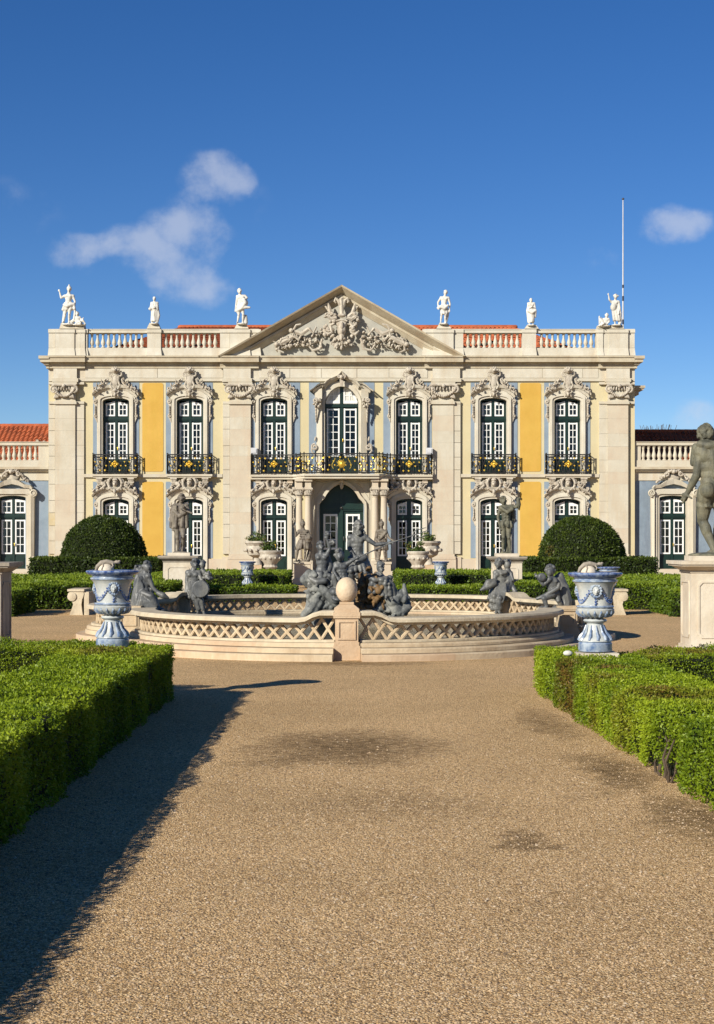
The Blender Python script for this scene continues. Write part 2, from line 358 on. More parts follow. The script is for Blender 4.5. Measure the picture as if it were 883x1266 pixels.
    def mesh(s, name, material, smooth=True, ang=0.7):
        me = bpy.data.meshes.new(name); me.from_pydata(s.V, [], s.F); me.update()
        if material is not None: me.materials.append(material)
        if smooth:
            me.shade_smooth(); me.set_sharp_from_angle(angle=ang)
        return me
    def build(s, name, material, parent=None, loc=None, smooth=True, ang=0.7):
        return link(bpy.data.objects.new(name, s.mesh(name, material, smooth, ang)), parent, loc)
    def remesh(s, name, material, parent, loc, voxel, smooth=2):
        """fuse the closed shapes into one continuous skin"""
        me = bpy.data.meshes.new(name); me.from_pydata(s.V, [], s.F); me.update()
        o = bpy.data.objects.new(name, me); SCRATCH.collection.objects.link(o)
        md = o.modifiers.new('r', 'REMESH'); md.mode = 'VOXEL'; md.voxel_size = voxel; md.use_smooth_shade = True
        if smooth:
            ms = o.modifiers.new('s', 'SMOOTH'); ms.factor = .5; ms.iterations = smooth
        vl = SCRATCH.view_layers[0]; vl.update(); dg = vl.depsgraph
        m2 = bpy.data.meshes.new_from_object(o.evaluated_get(dg)); m2.name = name
        SCRATCH.collection.objects.unlink(o); C.objects.link(o)
        o.modifiers.clear(); o.data = m2; bpy.data.meshes.remove(me)
        m2.materials.clear(); m2.materials.append(material); m2.shade_smooth()
        if parent is not None: o.parent = parent
        if loc is not None: o.location = loc
        return o
def spiral(cx, cz, r0, r1, a0, turns, n=14, y=0.0):
    out = []
    for i in range(n + 1):
        t = i / n; a = a0 + turns * 2 * math.pi * t; r = r0 + (r1 - r0) * t
        out.append((cx + r * math.cos(a), y, cz + r * math.sin(a)))
    return out
def X(px, d): return (px - CX) * d / FPX
def Z(py, d): return HC - (py - CY) * d / FPX
# ------------------------------------------------------------------ palace: measured on the facade plane 77 m away, p = metres in front of the wall
D = 77.0; S = FPX / D; PX0 = 422.5
def fx(px, p=0.0): return (px - PX0) / S * (D - p) / D
def fz(py, p=0.0): return HC - (py - CY) / S * (D - p) / D
def u(n): return n / S
def FB(mb, x0, y0, x1, y1, pf, pb):
    mb.box(fx(x0, pf), fx(x1, pf), -pf, -pb, fz(y1, pf), fz(y0, pf))
def FP(pts, p=0.0): return [(fx(x, p), fz(y, p)) for x, y in pts]
def mir(pts): return [(2 * PX0 - x, y) for x, y in pts]
def parts(name, material, parent, boxes, **k):
    mb = MB()
    for b in boxes: FB(mb, *b)
    return mb.build(name, material, parent, **k)
def each(name, material, parent, boxes, **k):
    for b in boxes: parts(name, material, parent, [b], **k)
def both(boxes):
    return boxes + [(2 * PX0 - b[2], b[1], 2 * PX0 - b[0], b[3], b[4], b[5]) for b in boxes]
def ribbon2(mb, A, B, pA, pB, pback):
    """cornice whose face slopes from depth pA along line A to pB along line B"""
    n = len(A); V = []
    for a, b in zip(A, B):
        V += [(fx(a[0], pA), -pA, fz(a[1], pA)), (fx(b[0], pB), -pB, fz(b[1], pB)), (fx(b[0], pback), -pback, fz(b[1], pback)), (fx(a[0], pback), -pback, fz(a[1], pback))]
    F = [(0, 1, 2, 3), (4 * n - 1, 4 * n - 2, 4 * n - 3, 4 * n - 4)]
    for i in range(n - 1):
        p = 4 * i; q = p + 4
        F += [(p, q, q + 1, p + 1), (p + 1, q + 1, q + 2, p + 2), (p + 2, q + 2, q + 3, p + 3), (p + 3, q + 3, q, p)]
    mb.add(V, F)
def slab(mb, pts, z0, z1):
    n = len(pts)
    mb.add([(x, y, z0) for x, y in pts] + [(x, y, z1) for x, y in pts],
           [tuple(range(n))[::-1], tuple(range(n, 2 * n))] + [(i, (i + 1) % n, (i + 1) % n + n, i + n) for i in range(n)])
def arc(h, top, spring, n=10):
    return [(-h * math.cos(math.pi * i / n), spring - (spring - top) * math.sin(math.pi * i / n)) for i in range(n + 1)]
class Orn:
    """carved ornament measured in pixels from a centre line (x) and image rows (y)"""
    def __init__(s, cx=PX0): s.mb = MB(); s.cx = cx
    def pt(s, x, y, p): return (fx(s.cx + x), -p, fz(y))
    def e(s, x, y, rx, ry, p=.2, rp=.1, ang=0):
        s.mb.ell(s.pt(x, y, p), (u(rx), rp, u(ry)), Matrix.Rotation(ang, 3, 'Y'), 8, 6)
    def t(s, pts, r, p=.2):
        s.mb.tube([s.pt(*q[:2], q[2] if len(q) > 2 else p) for q in pts], [u(k) for k in r] if isinstance(r, (list, tuple)) else u(r), 6)
    def sp(s, x, y, r0, r1, a0, turns, r, p=.2):
        pts = [(x + (r0 + (r1 - r0) * i / 12) * math.cos(a0 + turns * 6.283 * i / 12), y - (r0 + (r1 - r0) * i / 12) * math.sin(a0 + turns * 6.283 * i / 12)) for i in range(13)]
        s.t(pts, r, p)
    def leaf(s, x, y, ang, ln, wd, p):
        s.e(x + ln * .5 * math.cos(ang), y - ln * .5 * math.sin(ang), ln * .55, wd * .8, p, .06, -ang)

palace = thing('palace', 'two storey yellow, blue and cream rococo palace block with a carved pediment', 'palace', (X(PX0, D), D, 0))
BAYS = [143.5, 235, 339, 506, 610, 701.5]

# walls with their openings
mb = MB(); xs = [60]
ops = [(c - 17.5, c + 17.5, 491, 586.5, 615, 705) for c in BAYS[:3]] + [(PX0 - 27, PX0 + 27, 477, 586.5, 597, 705)] + [(c - 17.5, c + 17.5, 491, 586.5, 615, 705) for c in BAYS[3:]]
for (a, b, t0, t1, s0, s1) in ops:
    FB(mb, xs[-1], 450, a, 720, 0, -.5); xs.append(b)
    FB(mb, a, 450, b, t0, 0, -.5); FB(mb, a, t1, b, s0, 0, -.5); FB(mb, a, s1, b, 720, 0, -.5)
FB(mb, xs[-1], 450, 785, 720, 0, -.5)
FB(mb, 60, 450, 70, 720, -.5, -12); FB(mb, 775, 450, 785, 720, -.5, -12); FB(mb, 70, 450, 775, 720, -11.5, -12)
mb.build('wall', M['stucco'], palace, smooth=False)
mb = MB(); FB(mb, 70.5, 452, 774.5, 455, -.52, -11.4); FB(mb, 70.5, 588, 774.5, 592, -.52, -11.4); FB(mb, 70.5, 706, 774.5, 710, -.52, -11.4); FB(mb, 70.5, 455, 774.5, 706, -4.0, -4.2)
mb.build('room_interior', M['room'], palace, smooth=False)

# painted panels
blue = []; yel = []
for (x0, x1) in [(115, 172), (205, 263), (311, 371), (382, 405)]:
    blue += [(x0, 473, x1, 586, .018, .001), (x0, 595.5, x1, 690, .018, .001)]
def holes(boxes):
    out = []
    for b in boxes:
        segs = [(b[0], b[2])]
        for o in ops:
            lo = (o[2], o[3]) if b[1] < 590 else (o[4], o[5])
            n2 = []
            for s0, s1 in segs:
                if o[1] <= s0 or o[0] >= s1: n2.append((s0, s1)); continue
                if o[0] > s0: n2.append((s0, o[0]))
                if o[1] < s1: n2.append((o[1], s1))
                m0, m1 = max(s0, o[0]), min(s1, o[1])
                if lo[0] > b[1]: out.append((m0, b[1], m1, min(lo[0], b[3]), b[4], b[5]))
            segs = n2
        out += [(s0, b[1], s1, b[3], b[4], b[5]) for s0, s1 in segs]
    return out
for b in both(blue): parts('blue_panel', M['blue'], palace, holes([b]), smooth=False)
def rpanel(x0, y0, x1, y1):
    mb = MB(); r = 2.5; pts = []
    for (cx, cy, a0) in [(x1 - r, y0 + r, 0), (x0 + r, y0 + r, 90), (x0 + r, y1 - r, 180), (x1 - r, y1 - r, 270)]:
        for k in range(4): a = R(a0 + 30 * k); pts.append((cx + r * math.cos(a), cy - r * math.sin(a)))
    mb.poly(FP(pts), -.018, -.001); mb.build('yellow_panel', M['yellow'], palace, smooth=False)
for (x0, x1) in [(176, 202), (643, 669)]:
    rpanel(x0, 473.5, x1, 583); rpanel(x0, 595.5, x1, 690)

# string course, plinth
each('string_course', M['stone'], palace, both([(104, 586, 275, 590, .12, .001), (311, 586, 366, 590, .12, .001)]))
pl = []
edges = [60] + [v for o in ops for v in (o[0] - 4, o[1] + 4)] + [785]
for i in range(0, len(edges), 2):
    pl.append((edges[i], 691, edges[i + 1], 706, .12, .002))
each('plinth', M['stone_pink'], palace, pl); each('plinth', M['stone_pink'], palace, [(58, 706, 392, 720.5, .3, .002), (453, 706, 787, 720.5, .3, .002)])

# cornice, frieze, architrave
RES = [(58, 105), (272, 320)]
RES2 = RES + [(2 * PX0 - b, 2 * PX0 - a) for a, b in RES]
def cornice_run(x0, x1, q):
    mb = MB()
    for (y0, y1, p0, p1) in [(439.5, 441.6, .47, .46), (441.6, 447.4, .41, .39), (447.4, 451, .14, .12), (451, 455.2, .09, .08)]:
        ribbon2(mb, [(x0, y0), (x1, y0)], [(x0, y1), (x1, y1)], p0 + q, p1 + q, -.3)
    return mb.build('cornice', M['cornice'], palace, smooth=False)
cuts = sorted([v for r in RES2 for v in r]); cuts[0] = 60; cuts[-1] = 785
for i in range(len(cuts) - 1):
    q = .12 if i % 2 == 0 else 0
    cornice_run(cuts[i] + (0 if q else .01), cuts[i + 1], q)
for sgn in (0, 1):      # the returns at both ends
    mb = MB()
    for (y0, y1, o) in [(439.5, 443.2, 12.5), (443.2, 447.4, 10.5), (447.4, 451, 6), (451, 455.2, 3)]:
        x0, x1 = 60 - o, 60.5
        if sgn: x0, x1 = 2 * PX0 - x1, 2 * PX0 - x0
        FB(mb, x0, y0, x1, y1, .46 * o / 12.5 + .118, -11)
    mb.build('cornice_return', M['cornice'], palace, smooth=False)
def block(x0, y0, x1, y1, p, pb, material, parent, j=.35):
    mb = MB(); d = random.uniform(-.004, .004)
    FB(mb, x0 + j, y0 + j, x1 - j, y1 - j, p + d, pb)
    return mb.build('stone_block', material, parent, smooth=False)
fr = parts('frieze', M['stone'], palace, [(60, 455.2, 785, 467.6, .03, -.2)], smooth=False)
x = 105.0
while x < 740:
    nx = min(x + random.uniform(38, 52), 740)
    if nx > 730: nx = 740
    blocked = [r for r in RES2 if r[0] < nx and r[1] > x]
    if blocked and 105 < x < 740:
        r = blocked[0]
        if r[0] > x + 2: block(x, 455.4, r[0] + 4, 467.4, .055, .02, M['stone_white'], fr)
        x = r[1]; continue
    block(x, 455.4, nx, 467.4, .055, .02, M['stone_white'], fr); x = nx
parts('architrave', M['stone'], palace, [(60, 467.6, 785, 471.2, .10, -.2)])
for (a, b) in [(66, 95), (276, 310)] + [(750, 779), (535, 569)]:
    block(a, 455.3, b, 467.5, .18, .02, M['stone_white'], fr, .05)
    parts('architrave', M['stone'], palace, [(a - 1.5, 467.5, b + 1.5, 472, .26, .1)])

# pilasters of coursed blocks, with carved capitals
def capital(cx, w, parent):
    o = Orn(cx)
    FBm = o.mb
    h = w / 2
    o.t([(-h - 2, 476.5), (h + 2, 476.5)], 1.5, .30)
    for s_ in (-1, 1):
        o.sp(s_ * (h - 1), 482, 5, 1, R(90) if s_ > 0 else R(90), -1.4 * s_, 1.4, .30)
        o.e(s_ * (h - 1), 482, 2, 2, .33, .08)
        for k in range(4): o.leaf(s_ * (h - 3 - k), 488 + k * .6, R(-90 + s_ * 25), 6 - k, 1.6, .28)
    n = 12
    for k in range(n + 1):
        t = -1 + 2 * k / n; o.e(t * (h - 2), 484 + 6.5 * (1 - t * t), 1.7 + .5 * random.random(), 1.7 + .4 * random.random(), .30, .11)
    for k in range(7):
        t = -1 + k / 3; o.leaf(t * (h - 4), 478.5, R(-90 + 20 * t), 5, 1.3, .28)
    o.e(0, 478, 2.4, 2.6, .36, .1)
    o.mb.build('capital_carving', M['carved'], parent)
for side in (0, 1):
    def mx(a, b): return (a, b) if not side else (2 * PX0 - b, 2 * PX0 - a)
    for (a, b, back, bp, cw) in [(68, 93, (60, 104), .07, 26), (284, 310, (275.5, 284), .13, 30)]:
        A, Bx = mx(a, b); K0, K1 = mx(*back)
        pil = parts('pilaster', M['stone'], palace, [(A + .4, 472, Bx - .4, 690, .14, .001)], smooth=False)
        n = 11; ys = [499.5 + (685 - 499.5) * i / n + (random.uniform(-3.5, 3.5) if 0 < i < n else 0) for i in range(n + 1)]
        for i in range(n):
            block(A, ys[i], Bx, ys[i + 1], .175, .1, M['stone_pink'] if random.random() < .4 else M['stone'], pil, .035)
            block(K0, ys[i] + .2, min(K1, A - .1) if K0 < A else K1, ys[i + 1] - .2, bp, .001, M['stone_ochre'] if random.random() < (.40 if a == 68 else .0) else M['stone'], pil, .04)
            if a == 68:
                if side == 0: block(93.2, ys[i], 104, ys[i + 1], bp + .02, .001, M['stone'], pil, .12)
                else: block(741, ys[i], 751.8, ys[i + 1], bp + .02, .001, M['stone'], pil, .12)
        cb = MB(); FB(cb, A - .3, 472, Bx + .3, 496, .185, .1); FB(cb, A - 1.5, 496, Bx + 1.5, 499.5, .27, .1); FB(cb, A - 2, 472.3, Bx + 2, 475, .32, .1)
        e0, e1 = (K0, K1) if a == 68 else (min(K0, A), max(K1, Bx))
        FB(cb, e0, 472.2, e1, 475.2, .16, .001); FB(cb, e0, 496.2, e1, 499.2, .15, .001)
        cp = cb.build('capital', M['stone'], pil, smooth=False); capital((A + Bx) / 2, cw, cp) if False else None
        capital((A + Bx) / 2, cw, pil)
        bb = MB(); FB(bb, A - 1.2, 685, Bx + 1.2, 688, .22, .1); FB(bb, A - 2.5, 688, Bx + 2.5, 691.5, .29, .1); FB(bb, A - 3, 691.5, Bx + 3, 706.2, .27, .1); FB(bb, e0 - 1, 688.5, e1 + 1, 706.1, .17, .001)
        bb.build('pilaster_base', M['stone_pink'], pil, smooth=False)

# ---------------------------------------------------------------- french windows
def sash_mesh(x0, y0, x1, y1, cols, rows, slope=0.0, fr_=1.8, mu=.85):
    """white glazing frame; slope lifts the inner top corner (arched head)"""
    mb = MB(); pf, pb = -.19, -.25
    FB(mb, x0, y0 + max(0, abs(slope)), x0 + fr_, y1, pf, pb); FB(mb, x1 - fr_, y0 + max(0, abs(slope)), x1, y1, pf, pb); FB(mb, x0 + fr_, y1 - fr_, x1 - fr_, y1, pf, pb)
    l, r = (y0 + slope, y0) if slope >= 0 else (y0, y0 - slope)
    mb.ribbon(FP([(x0, l), (x1, r)]), FP([(x0, l + fr_ + (abs(slope) if l < r else 0) * .9), (x1, r + fr_ + (abs(slope) if r < l else 0) * .9)]), -pf - .002, -pb - .002)
    for i in range(1, cols):
        c = x0 + fr_ + (x1 - x0 - 2 * fr_) * i / cols; FB(mb, c - mu / 2, y0 + fr_ + abs(slope) * .5, c + mu / 2, y1 - fr_, pf - .008, pb)
    for j in range(1, rows):
        c = y0 + abs(slope) + fr_ * .5 + (y1 - fr_ * 1.5 - y0 - abs(slope)) * j / rows; FB(mb, x0 + fr_, c - mu / 2, x1 - fr_, c + mu / 2, pf - .012, pb - .002)
    return mb
def glass_mesh(x0, y0, x1, y1, cols, rows):
    mb = MB()
    for i in range(cols):
        for j in range(rows):
            a0, a1 = x0 + (x1 - x0) * i / cols, x0 + (x1 - x0) * (i + 1) / cols; b0, b1 = y0 + (y1 - y0) * j / rows, y0 + (y1 - y0) * (j + 1) / rows
            t = [random.uniform(-.004, .004) for _ in range(3)]
            mb.add([(fx(a0), .222 + t[0], fz(b1)), (fx(a1), .222 + t[1], fz(b1)), (fx(a1), .222 + t[2], fz(b0)), (fx(a0), .222 + t[0] + t[2] - t[1], fz(b0))], [(0, 1, 2, 3)])
    return mb
def curtain_mesh(x0, y0, x1, y1, p=-.45, amp=.035):
    mb = MB(); n = max(6, int((x1 - x0) * 1.5)); A = []
    V = []
    for i in range(n + 1):
        x = x0 + (x1 - x0) * i / n; yy = -p + amp * math.sin(i * 1.9) + amp * .3 * random.random()
        V += [(fx(x), yy, fz(y0)), (fx(x), yy, fz(y1))]
    mb.add(V, [(2 * i, 2 * i + 1, 2 * i + 3, 2 * i + 2) for i in range(n)])
    return mb
def make_window(parent, H, top, bottom, f0, f1, l0, l1, a0, a1, frows, lrows, slope, cols=2, fan=True):
    """green two-leaf french window round PX0; returns the green joinery with its sashes"""
    b0, b1 = 2 * PX0 - a1, 2 * PX0 - a0
    xs_ = [PX0 - H, a0, a1, b0, b1, PX0 + H]; ys_ = [top, f0, f1, l0, l1, bottom]
    mb = MB()
    for i in range(5):
        for j in range(5):
            if i in (1, 3) and j in ((1, 3) if fan else (3,)): continue
            FB(mb, xs_[i], ys_[j], xs_[i + 1], ys_[j + 1], -.225, -.30)
    FB(mb, PX0 - H, f1 + 1.2, PX0 + H, l0 - 2.2, -.17, -.23); FB(mb, PX0 - H, f1 + 3, PX0 + H, f1 + 4.4, -.14, -.18)
    FB(mb, PX0 - 1.5, top, PX0 + 1.5, bottom, -.165, -.23)
    for (p0, p1) in ((a0, a1), (b0, b1)):
        if bottom - l1 > 8:
            FB(mb, p0 + .3, l1 + 3.5, p1 - .3, bottom - 3, -.205, -.23); FB(mb, p0 + 1.8, l1 + 5, p1 - 1.8, bottom - 4.5, -.185, -.21)
    wdw = mb.build('french_window', M['green'], parent, smooth=False)
    for k, (p0, p1) in enumerate(((a0, a1), (b0, b1))):
        if fan:
            sash_mesh(p0, f0, p1, f1, cols, frows, slope if k == 0 else -slope).build('fanlight_sash', M['white'], wdw, smooth=False)
            tag(glass_mesh(p0 + 1.2, f0 + 1.2 + abs(slope), p1 - 1.2, f1 - 1.2, cols, frows).build('glass_panes', M['glass'], wdw, smooth=False), kind='stuff')
            curtain_mesh(p0 + .5, f0 + 1, p1 - .5, f1 - .5).build('fanlight_blind', M['curtain'], wdw, smooth=True)
        sash_mesh(p0, l0, p1, l1, cols, lrows).build('sash', M['white'], wdw, smooth=False)
        tag(glass_mesh(p0 + 1.2, l0 + 1.2, p1 - 1.2, l1 - 1.2, cols, lrows).build('glass_panes', M['glass'], wdw, smooth=False), kind='stuff')
    hb = MB(); hb.cap((fx(PX0 + 1.5), .13, fz((l0 + l1) / 2 + 8)), (fx(PX0 + 1.5), .13, fz((l0 + l1) / 2 + 11)), .02, .02, 6)
    hb.build('door_handle', M['gold'], wdw)
    return wdw
def off(pts, cx=PX0): return [(cx + x, y) for x, y in pts]
def surround(name, layers, bottom, parent, material):
    """moulded stone frame: each layer = (half in, arch top in, spring in, half out, top out, spring out, p, back)"""
    mb = MB()
    for (hi, ti, si, ho, to, so, p, pb) in layers:
        A = [(-hi, bottom)] + arc(hi, ti, si) + [(hi, bottom)]; B = [(-ho, bottom)] + arc(ho, to, so) + [(ho, bottom)]
        mb.ribbon(FP(off(A)), FP(off(B)), -p, -pb)
    return mb.build(name, material, parent, smooth=False)
def side_scrolls(parent, y0, x_in, scale=1.0):
    for s_ in (-1, 1):
        prof = [(0, 3.2), (3, 5.4), (6, 5.2), (9, 3.0), (13, 2.2), (17, 2.4), (20, 4.2), (23, 4.4), (26, 2.6), (30, 1.0)]
        mb = MB(); A = [(s_ * x_in, y0 + a * scale) for a, b in prof]; B = [(s_ * (x_in + b), y0 + a * scale) for a, b in prof]
        mb.ribbon(FP(off(A)), FP(off(B)), -.10, -.001)
        o = Orn(); o.mb = mb
        o.sp(s_ * (x_in + 3), y0 + 4 * scale, 2.2, .8, R(90), 1.2 * s_, .8, .13); o.sp(s_ * (x_in + 2.4), y0 + 22 * scale, 1.9, .6, R(90), -1.2 * s_, .7, .13)
        for k in range(4): o.leaf(s_ * (x_in + 2.6), y0 + (9 + 3 * k) * scale, R(-90), 3.5, 1.0, .12)
        mb.build('side_scroll', M['carved'], parent)
def spray(o, sgn, x0, x1, fy, hgt, n, p=.2, rnd=None):
    rr = rnd or random
    for k in range(n):
        t = k / (n - 1); x = x0 + (x1 - x0) * t; h = hgt * (1 - .55 * t)
        y = fy(x) - h * rr.uniform(.05, .95); r = rr.uniform(.8, 1.9)
        if rr.random() < .45: o.leaf(sgn * x, y, rr.uniform(0, 6.28), rr.uniform(3, 5.5), r * .6, p + rr.uniform(-.06, .22))
        elif rr.random() < .4: o.sp(sgn * x, y, r * 1.1, .5, rr.uniform(0, 6.28), 1.1 * sgn, .75, p + rr.uniform(0.03, .14))
        else: o.e(sgn * x, y, r * .85, r * .85, p + rr.uniform(-.06, .2), .08)

# upper window (prototype at the centre line of the first bay, copies share its meshes)
def shift(o, dx): o.location.x += dx; return o
rs = random.Random(3)
uw = make_window(palace, 17.2, 488, 590, 495.5, 514.5, 522.5, 567.5, PX0 - 13.4, PX0 - 1.9, 2, 5, 3.4)
us = surround('window_surround', [(16.5, 492, 496.5, 18.9, 489.5, 494.5, .12, -.32), (18.9, 489.5, 494.5, 21.6, 486.8, 492, .19, .001), (21.6, 486.8, 492, 23.2, 485.2, 491, .10, .001)], 586.2, palace, M['stone_white'])
hood_lo = [(-28.5, 489), (-24.5, 485.8), (-19, 482.4), (-13, 480), (-8, 479.2), (-4, 480.5), (0, 481), (4, 480.5), (8, 479.2), (13, 480), (19, 482.4), (24.5, 485.8), (28.5, 489)]
mb = MB(); hup = [(x * 1.0, y - 2.8 - (1.2 if abs(x) < 10 else 0)) for x, y in hood_lo]
ribbon2(mb, off(hup), off(hood_lo), .36, .30, .001)
ribbon2(mb, off([(x * .96, y) for x, y in hood_lo]), off([(x * .90, y + 3.0) for x, y in hood_lo]), .26, .17, .001)
ribbon2(mb, off([(x * .86, y + 2.8) for x, y in hood_lo]), off([(x * .80, max(y + 5.5, 486.5 if abs(x) < 15 else 490.5)) for x, y in hood_lo]), .16, .15, .001)
mb.build('hood', M['stone_white'], us, smooth=False)
o = Orn()
o.e(0, 459.5, 4.2, 3.4, .30, .17); o.e(0, 459, 2.2, 2.0, .5, .1)
for k in range(9): a = R(20 * k + 10); o.leaf(0, 461, a, 7.0, 1.5, .34 + .04 * (k % 2))
for s_ in (-1, 1):
    o.sp(s_ * 5.4, 463.5, 3.0, .8, R(90), -1.3 * s_, 1.15, .29)
    o.t([(s_ * 4.5, 466), (s_ * 3.6, 471), (s_ * 5.8, 477), (s_ * 3.2, 482)], [1.5, 1.2, 1.4, 1.0], .32)
    o.t([(s_ * 25, 484), (s_ * 19, 480.4), (s_ * 13, 477.6), (s_ * 9.5, 473.5), (s_ * 8.6, 469.5), (s_ * 10.4, 468.2), (s_ * 11.2, 470.3)], [1.2, 1.5, 1.7, 1.6, 1.3, 1.1, .9], .32)
    spray(o, s_, 11, 27, lambda x: 478 + (max(0, x - 10) / 17) ** 1.3 * 8, 8.0, 44, .24, rs)
    o.leaf(s_ * 3, 488, R(-90 + s_ * 20), 4, 1.2, .30); o.sp(s_ * 2.8, 485.5, 2.0, .6, 0, 1.2 * s_, .9, .34)
for k in range(5): o.t([((k - 2) * 1.1, 464), ((k - 2) * 1.7, 469), ((k - 2) * 1.2, 475), ((k - 2) * .7, 481)], [1.0, 1.25, 1.1, .7], .32)
o.e(0, 483.5, 3.0, 2.6, .34, .13); o.e(0, 488, 1.9, 3.0, .32, .10); o.e(0, 472, 4.5, 9, .26, .15)
o.mb.build('crest', M['carved'], us)
side_scrolls(us, 492.5, 22.6)
# balcony of the upper window
def railing_mesh(path, z0, z1, step=.125):
    mb = MB(); L_ = 0
    mb.tube([(x, y, z1) for x, y in path], .030, 6); mb.tube([(x, y, z1 - .10) for x, y in path], .018, 5); mb.tube([(x, y, z0 + .04) for x, y in path], .026, 5); mb.tube([(x, y, z0 + .14) for x, y in path], .014, 5)
    gold = MB()
    for i in range(len(path) - 1):
        a = Vector((*path[i], 0)); b = Vector((*path[i + 1], 0)); L_ = (b - a).length; n = max(1, round(L_ / step)); t = (b - a) / L_
        for k in range(n + 1):
            p = a + t * (L_ * k / n); big = k in (0, n)
            mb.tube([(p.x, p.y, z0), (p.x, p.y, z1)], .026 if big else .0105, 5)
            if big: mb.ell((p.x, p.y, z1 + .05), (.03, .03, .045))
        for k in range(n):
            c = a + t * (L_ * (k + .5) / n); hz = (z1 - z0)
            w = L_ / n * .5
            if k % 2 == 0:
                for sg in (-1, 1):
                    pts = [c + t * (sg * w * .95 * math.sin(q * .9)) + Vector((0, 0, z0 + .06 + hz * .82 * q / 6.3)) for q in np.linspace(0, 6.3, 12)]
                    mb.tube([tuple(v) for v in pts], .0145, 4)
    return mb
def golds(path_pt, z0, z1, n, mb, rows=((.18, .044), (.42, .038), (.62, .036), (.82, .042)), skip=None):
    for j, (f, r) in enumerate(rows):
        for k in range(n):
            t = (k + .5 + (.25 if j % 2 else 0)) / n
            if t > 1 or (skip and skip[0] < t < skip[1]) or (k * 7 + j * 5) % 3 == 0: continue
            x, y = path_pt(t); z = z0 + (z1 - z0) * f
            mb.add([(x - r * 1.25, y - .02, z + r * .4), (x + r * 1.25, y - .02, z + r * .4), (x, y - .03, z - r * 1.2), (x, y + .01, z), (x, y - .035, z + r * 1.0)], [(0, 2, 4), (2, 1, 4), (0, 3, 2), (1, 2, 3), (0, 4, 3), (1, 3, 4)])
def rosette(mb, x, y, z, r):
    mb.ell((x, y, z), (r * .22, .05, r * .22))
    for k in range(4):
        a = k * math.pi / 2 + math.pi / 2
        for da in (-.38, 0, .38):
            ln = r * (.62 if da == 0 else .5); c = (x + ln * math.cos(a + da), y, z + ln * math.sin(a + da))
            mb.ell(c, (r * .34 if da == 0 else r * .26, .025, r * .15), Matrix.Rotation(-(a + da), 3, 'Y'), 8, 5)
BH = 28.5
pb_ = .44
bs = MB(); x0, x1 = fx(PX0 - BH, pb_), fx(PX0 + BH, pb_)
bs.box(x0, x1, -pb_, .1, fz(588.8, pb_), fz(586.2, pb_)); bs.box(x0 + .06, x1 - .06, -pb_ + .06, .1, fz(590.6, pb_), fz(588.8, pb_))
bal = bs.build('balcony', M['stone'], palace, smooth=False)
zr0, zr1 = fz(585.6, pb_), fz(562, pb_)
path = [(x0 + .05, 0), (x0 + .05, -pb_ + .06), (x1 - .05, -pb_ + .06), (x1 - .05, 0)]
tag(railing_mesh(path, zr0, zr1).build('railing', M['iron'], bal), kind=None)
g = MB(); golds(lambda t: (x0 + .05 + (x1 - x0 - .1) * t, -pb_ + .05), zr0, zr1, 9, g, skip=(.42, .58)); rosette(g, 0, -pb_ + .03, fz(573.5, pb_), .20)
for yy in (-.15, -.36):
    for xx in (x0 + .05, x1 - .05): g.ell((xx, yy, zr0 + .25), (.02, .03, .03)); g.ell((xx, yy, zr0 + .6), (.02, .03, .03))
tag(g.build('gold_ornament', M['gold'], bal, smooth=False), kind='stuff')
def corbels(bal):
    for s_ in (-1, 1):
        mb = MB(); c = PX0 + s_ * 19.5
        for (y0, y1, h, p) in [(590.6, 592.6, 4.0, .42), (592.6, 594.6, 3.2, .36), (594.6, 597, 3.6, .34), (597, 600, 2.6, .28), (600, 604, 2.0, .2)]: FB(mb, c - h, y0, c + h, y1, p, .001)
        for k in range(3): mb.cap((fx(c + (k - 1) * 1.8), -.36, fz(593)), (fx(c + (k - 1) * 1.2), -.24, fz(602)), .04, .03, 6)
        mb.build('corbel', M['carved'], bal)
corbels(bal)

# lower window
rs2 = random.Random(8)
lw = make_window(palace, 17.2, 612, 705.5, 620, 636.5, 643.5, 687.5, PX0 - 14, PX0 - 2.6, 2, 5, 4.0)
ls = surround('window_surround', [(16.3, 616.6, 621.5, 18.9, 614, 619.5, .12, -.32), (18.9, 614, 619.5, 21.8, 611, 617, .19, .001)], 705.8, palace, M['stone_white'])
hlo = [(-29, 614.5), (-24.5, 610.8), (-19, 608), (-13, 606), (-6, 604.8), (0, 604.4), (6, 604.8), (13, 606), (19, 608), (24.5, 610.8), (29, 614.5)]
mb = MB()
ribbon2(mb, off([(x, y - 2.8) for x, y in hlo]), off(hlo), .34, .28, .001)
ribbon2(mb, off([(x * .96, y) for x, y in hlo]), off([(x * .88, y + 3.6) for x, y in hlo]), .24, .17, .001)
ribbon2(mb, off([(x * .84, y + 3.4) for x, y in hlo]), off([(x * .78, y + 7.2) for x, y in hlo]), .16, .15, .001)
mb.build('hood', M['stone_white'], ls, smooth=False)
o = Orn()
o.t([(8.2 * math.cos(q), 598 + 8.6 * math.sin(q)) for q in np.linspace(0, 6.283, 20)], 1.5, .34)
o.t([(10.4 * math.cos(q), 598.4 + 9.6 * math.sin(q)) for q in np.linspace(R(150), R(390), 18)], 1.4, .26)
o.e(0, 598, 7.0, 7.6, .14, .08)
o.e(0, 597.5, 3.3, 4.4, .30, .16); o.e(0, 598.4, .9, 1.6, .46, .05); o.e(-1.4, 596.4, .7, .5, .44, .03); o.e(1.4, 596.4, .7, .5, .44, .03); o.e(0, 600.2, 1.3, .5, .43, .04); o.e(0, 593.6, 3.7, 2.4, .30, .15)
for k in range(7): o.leaf(0, 592, R(30 + 20 * k), 6.2, 1.5, .32)
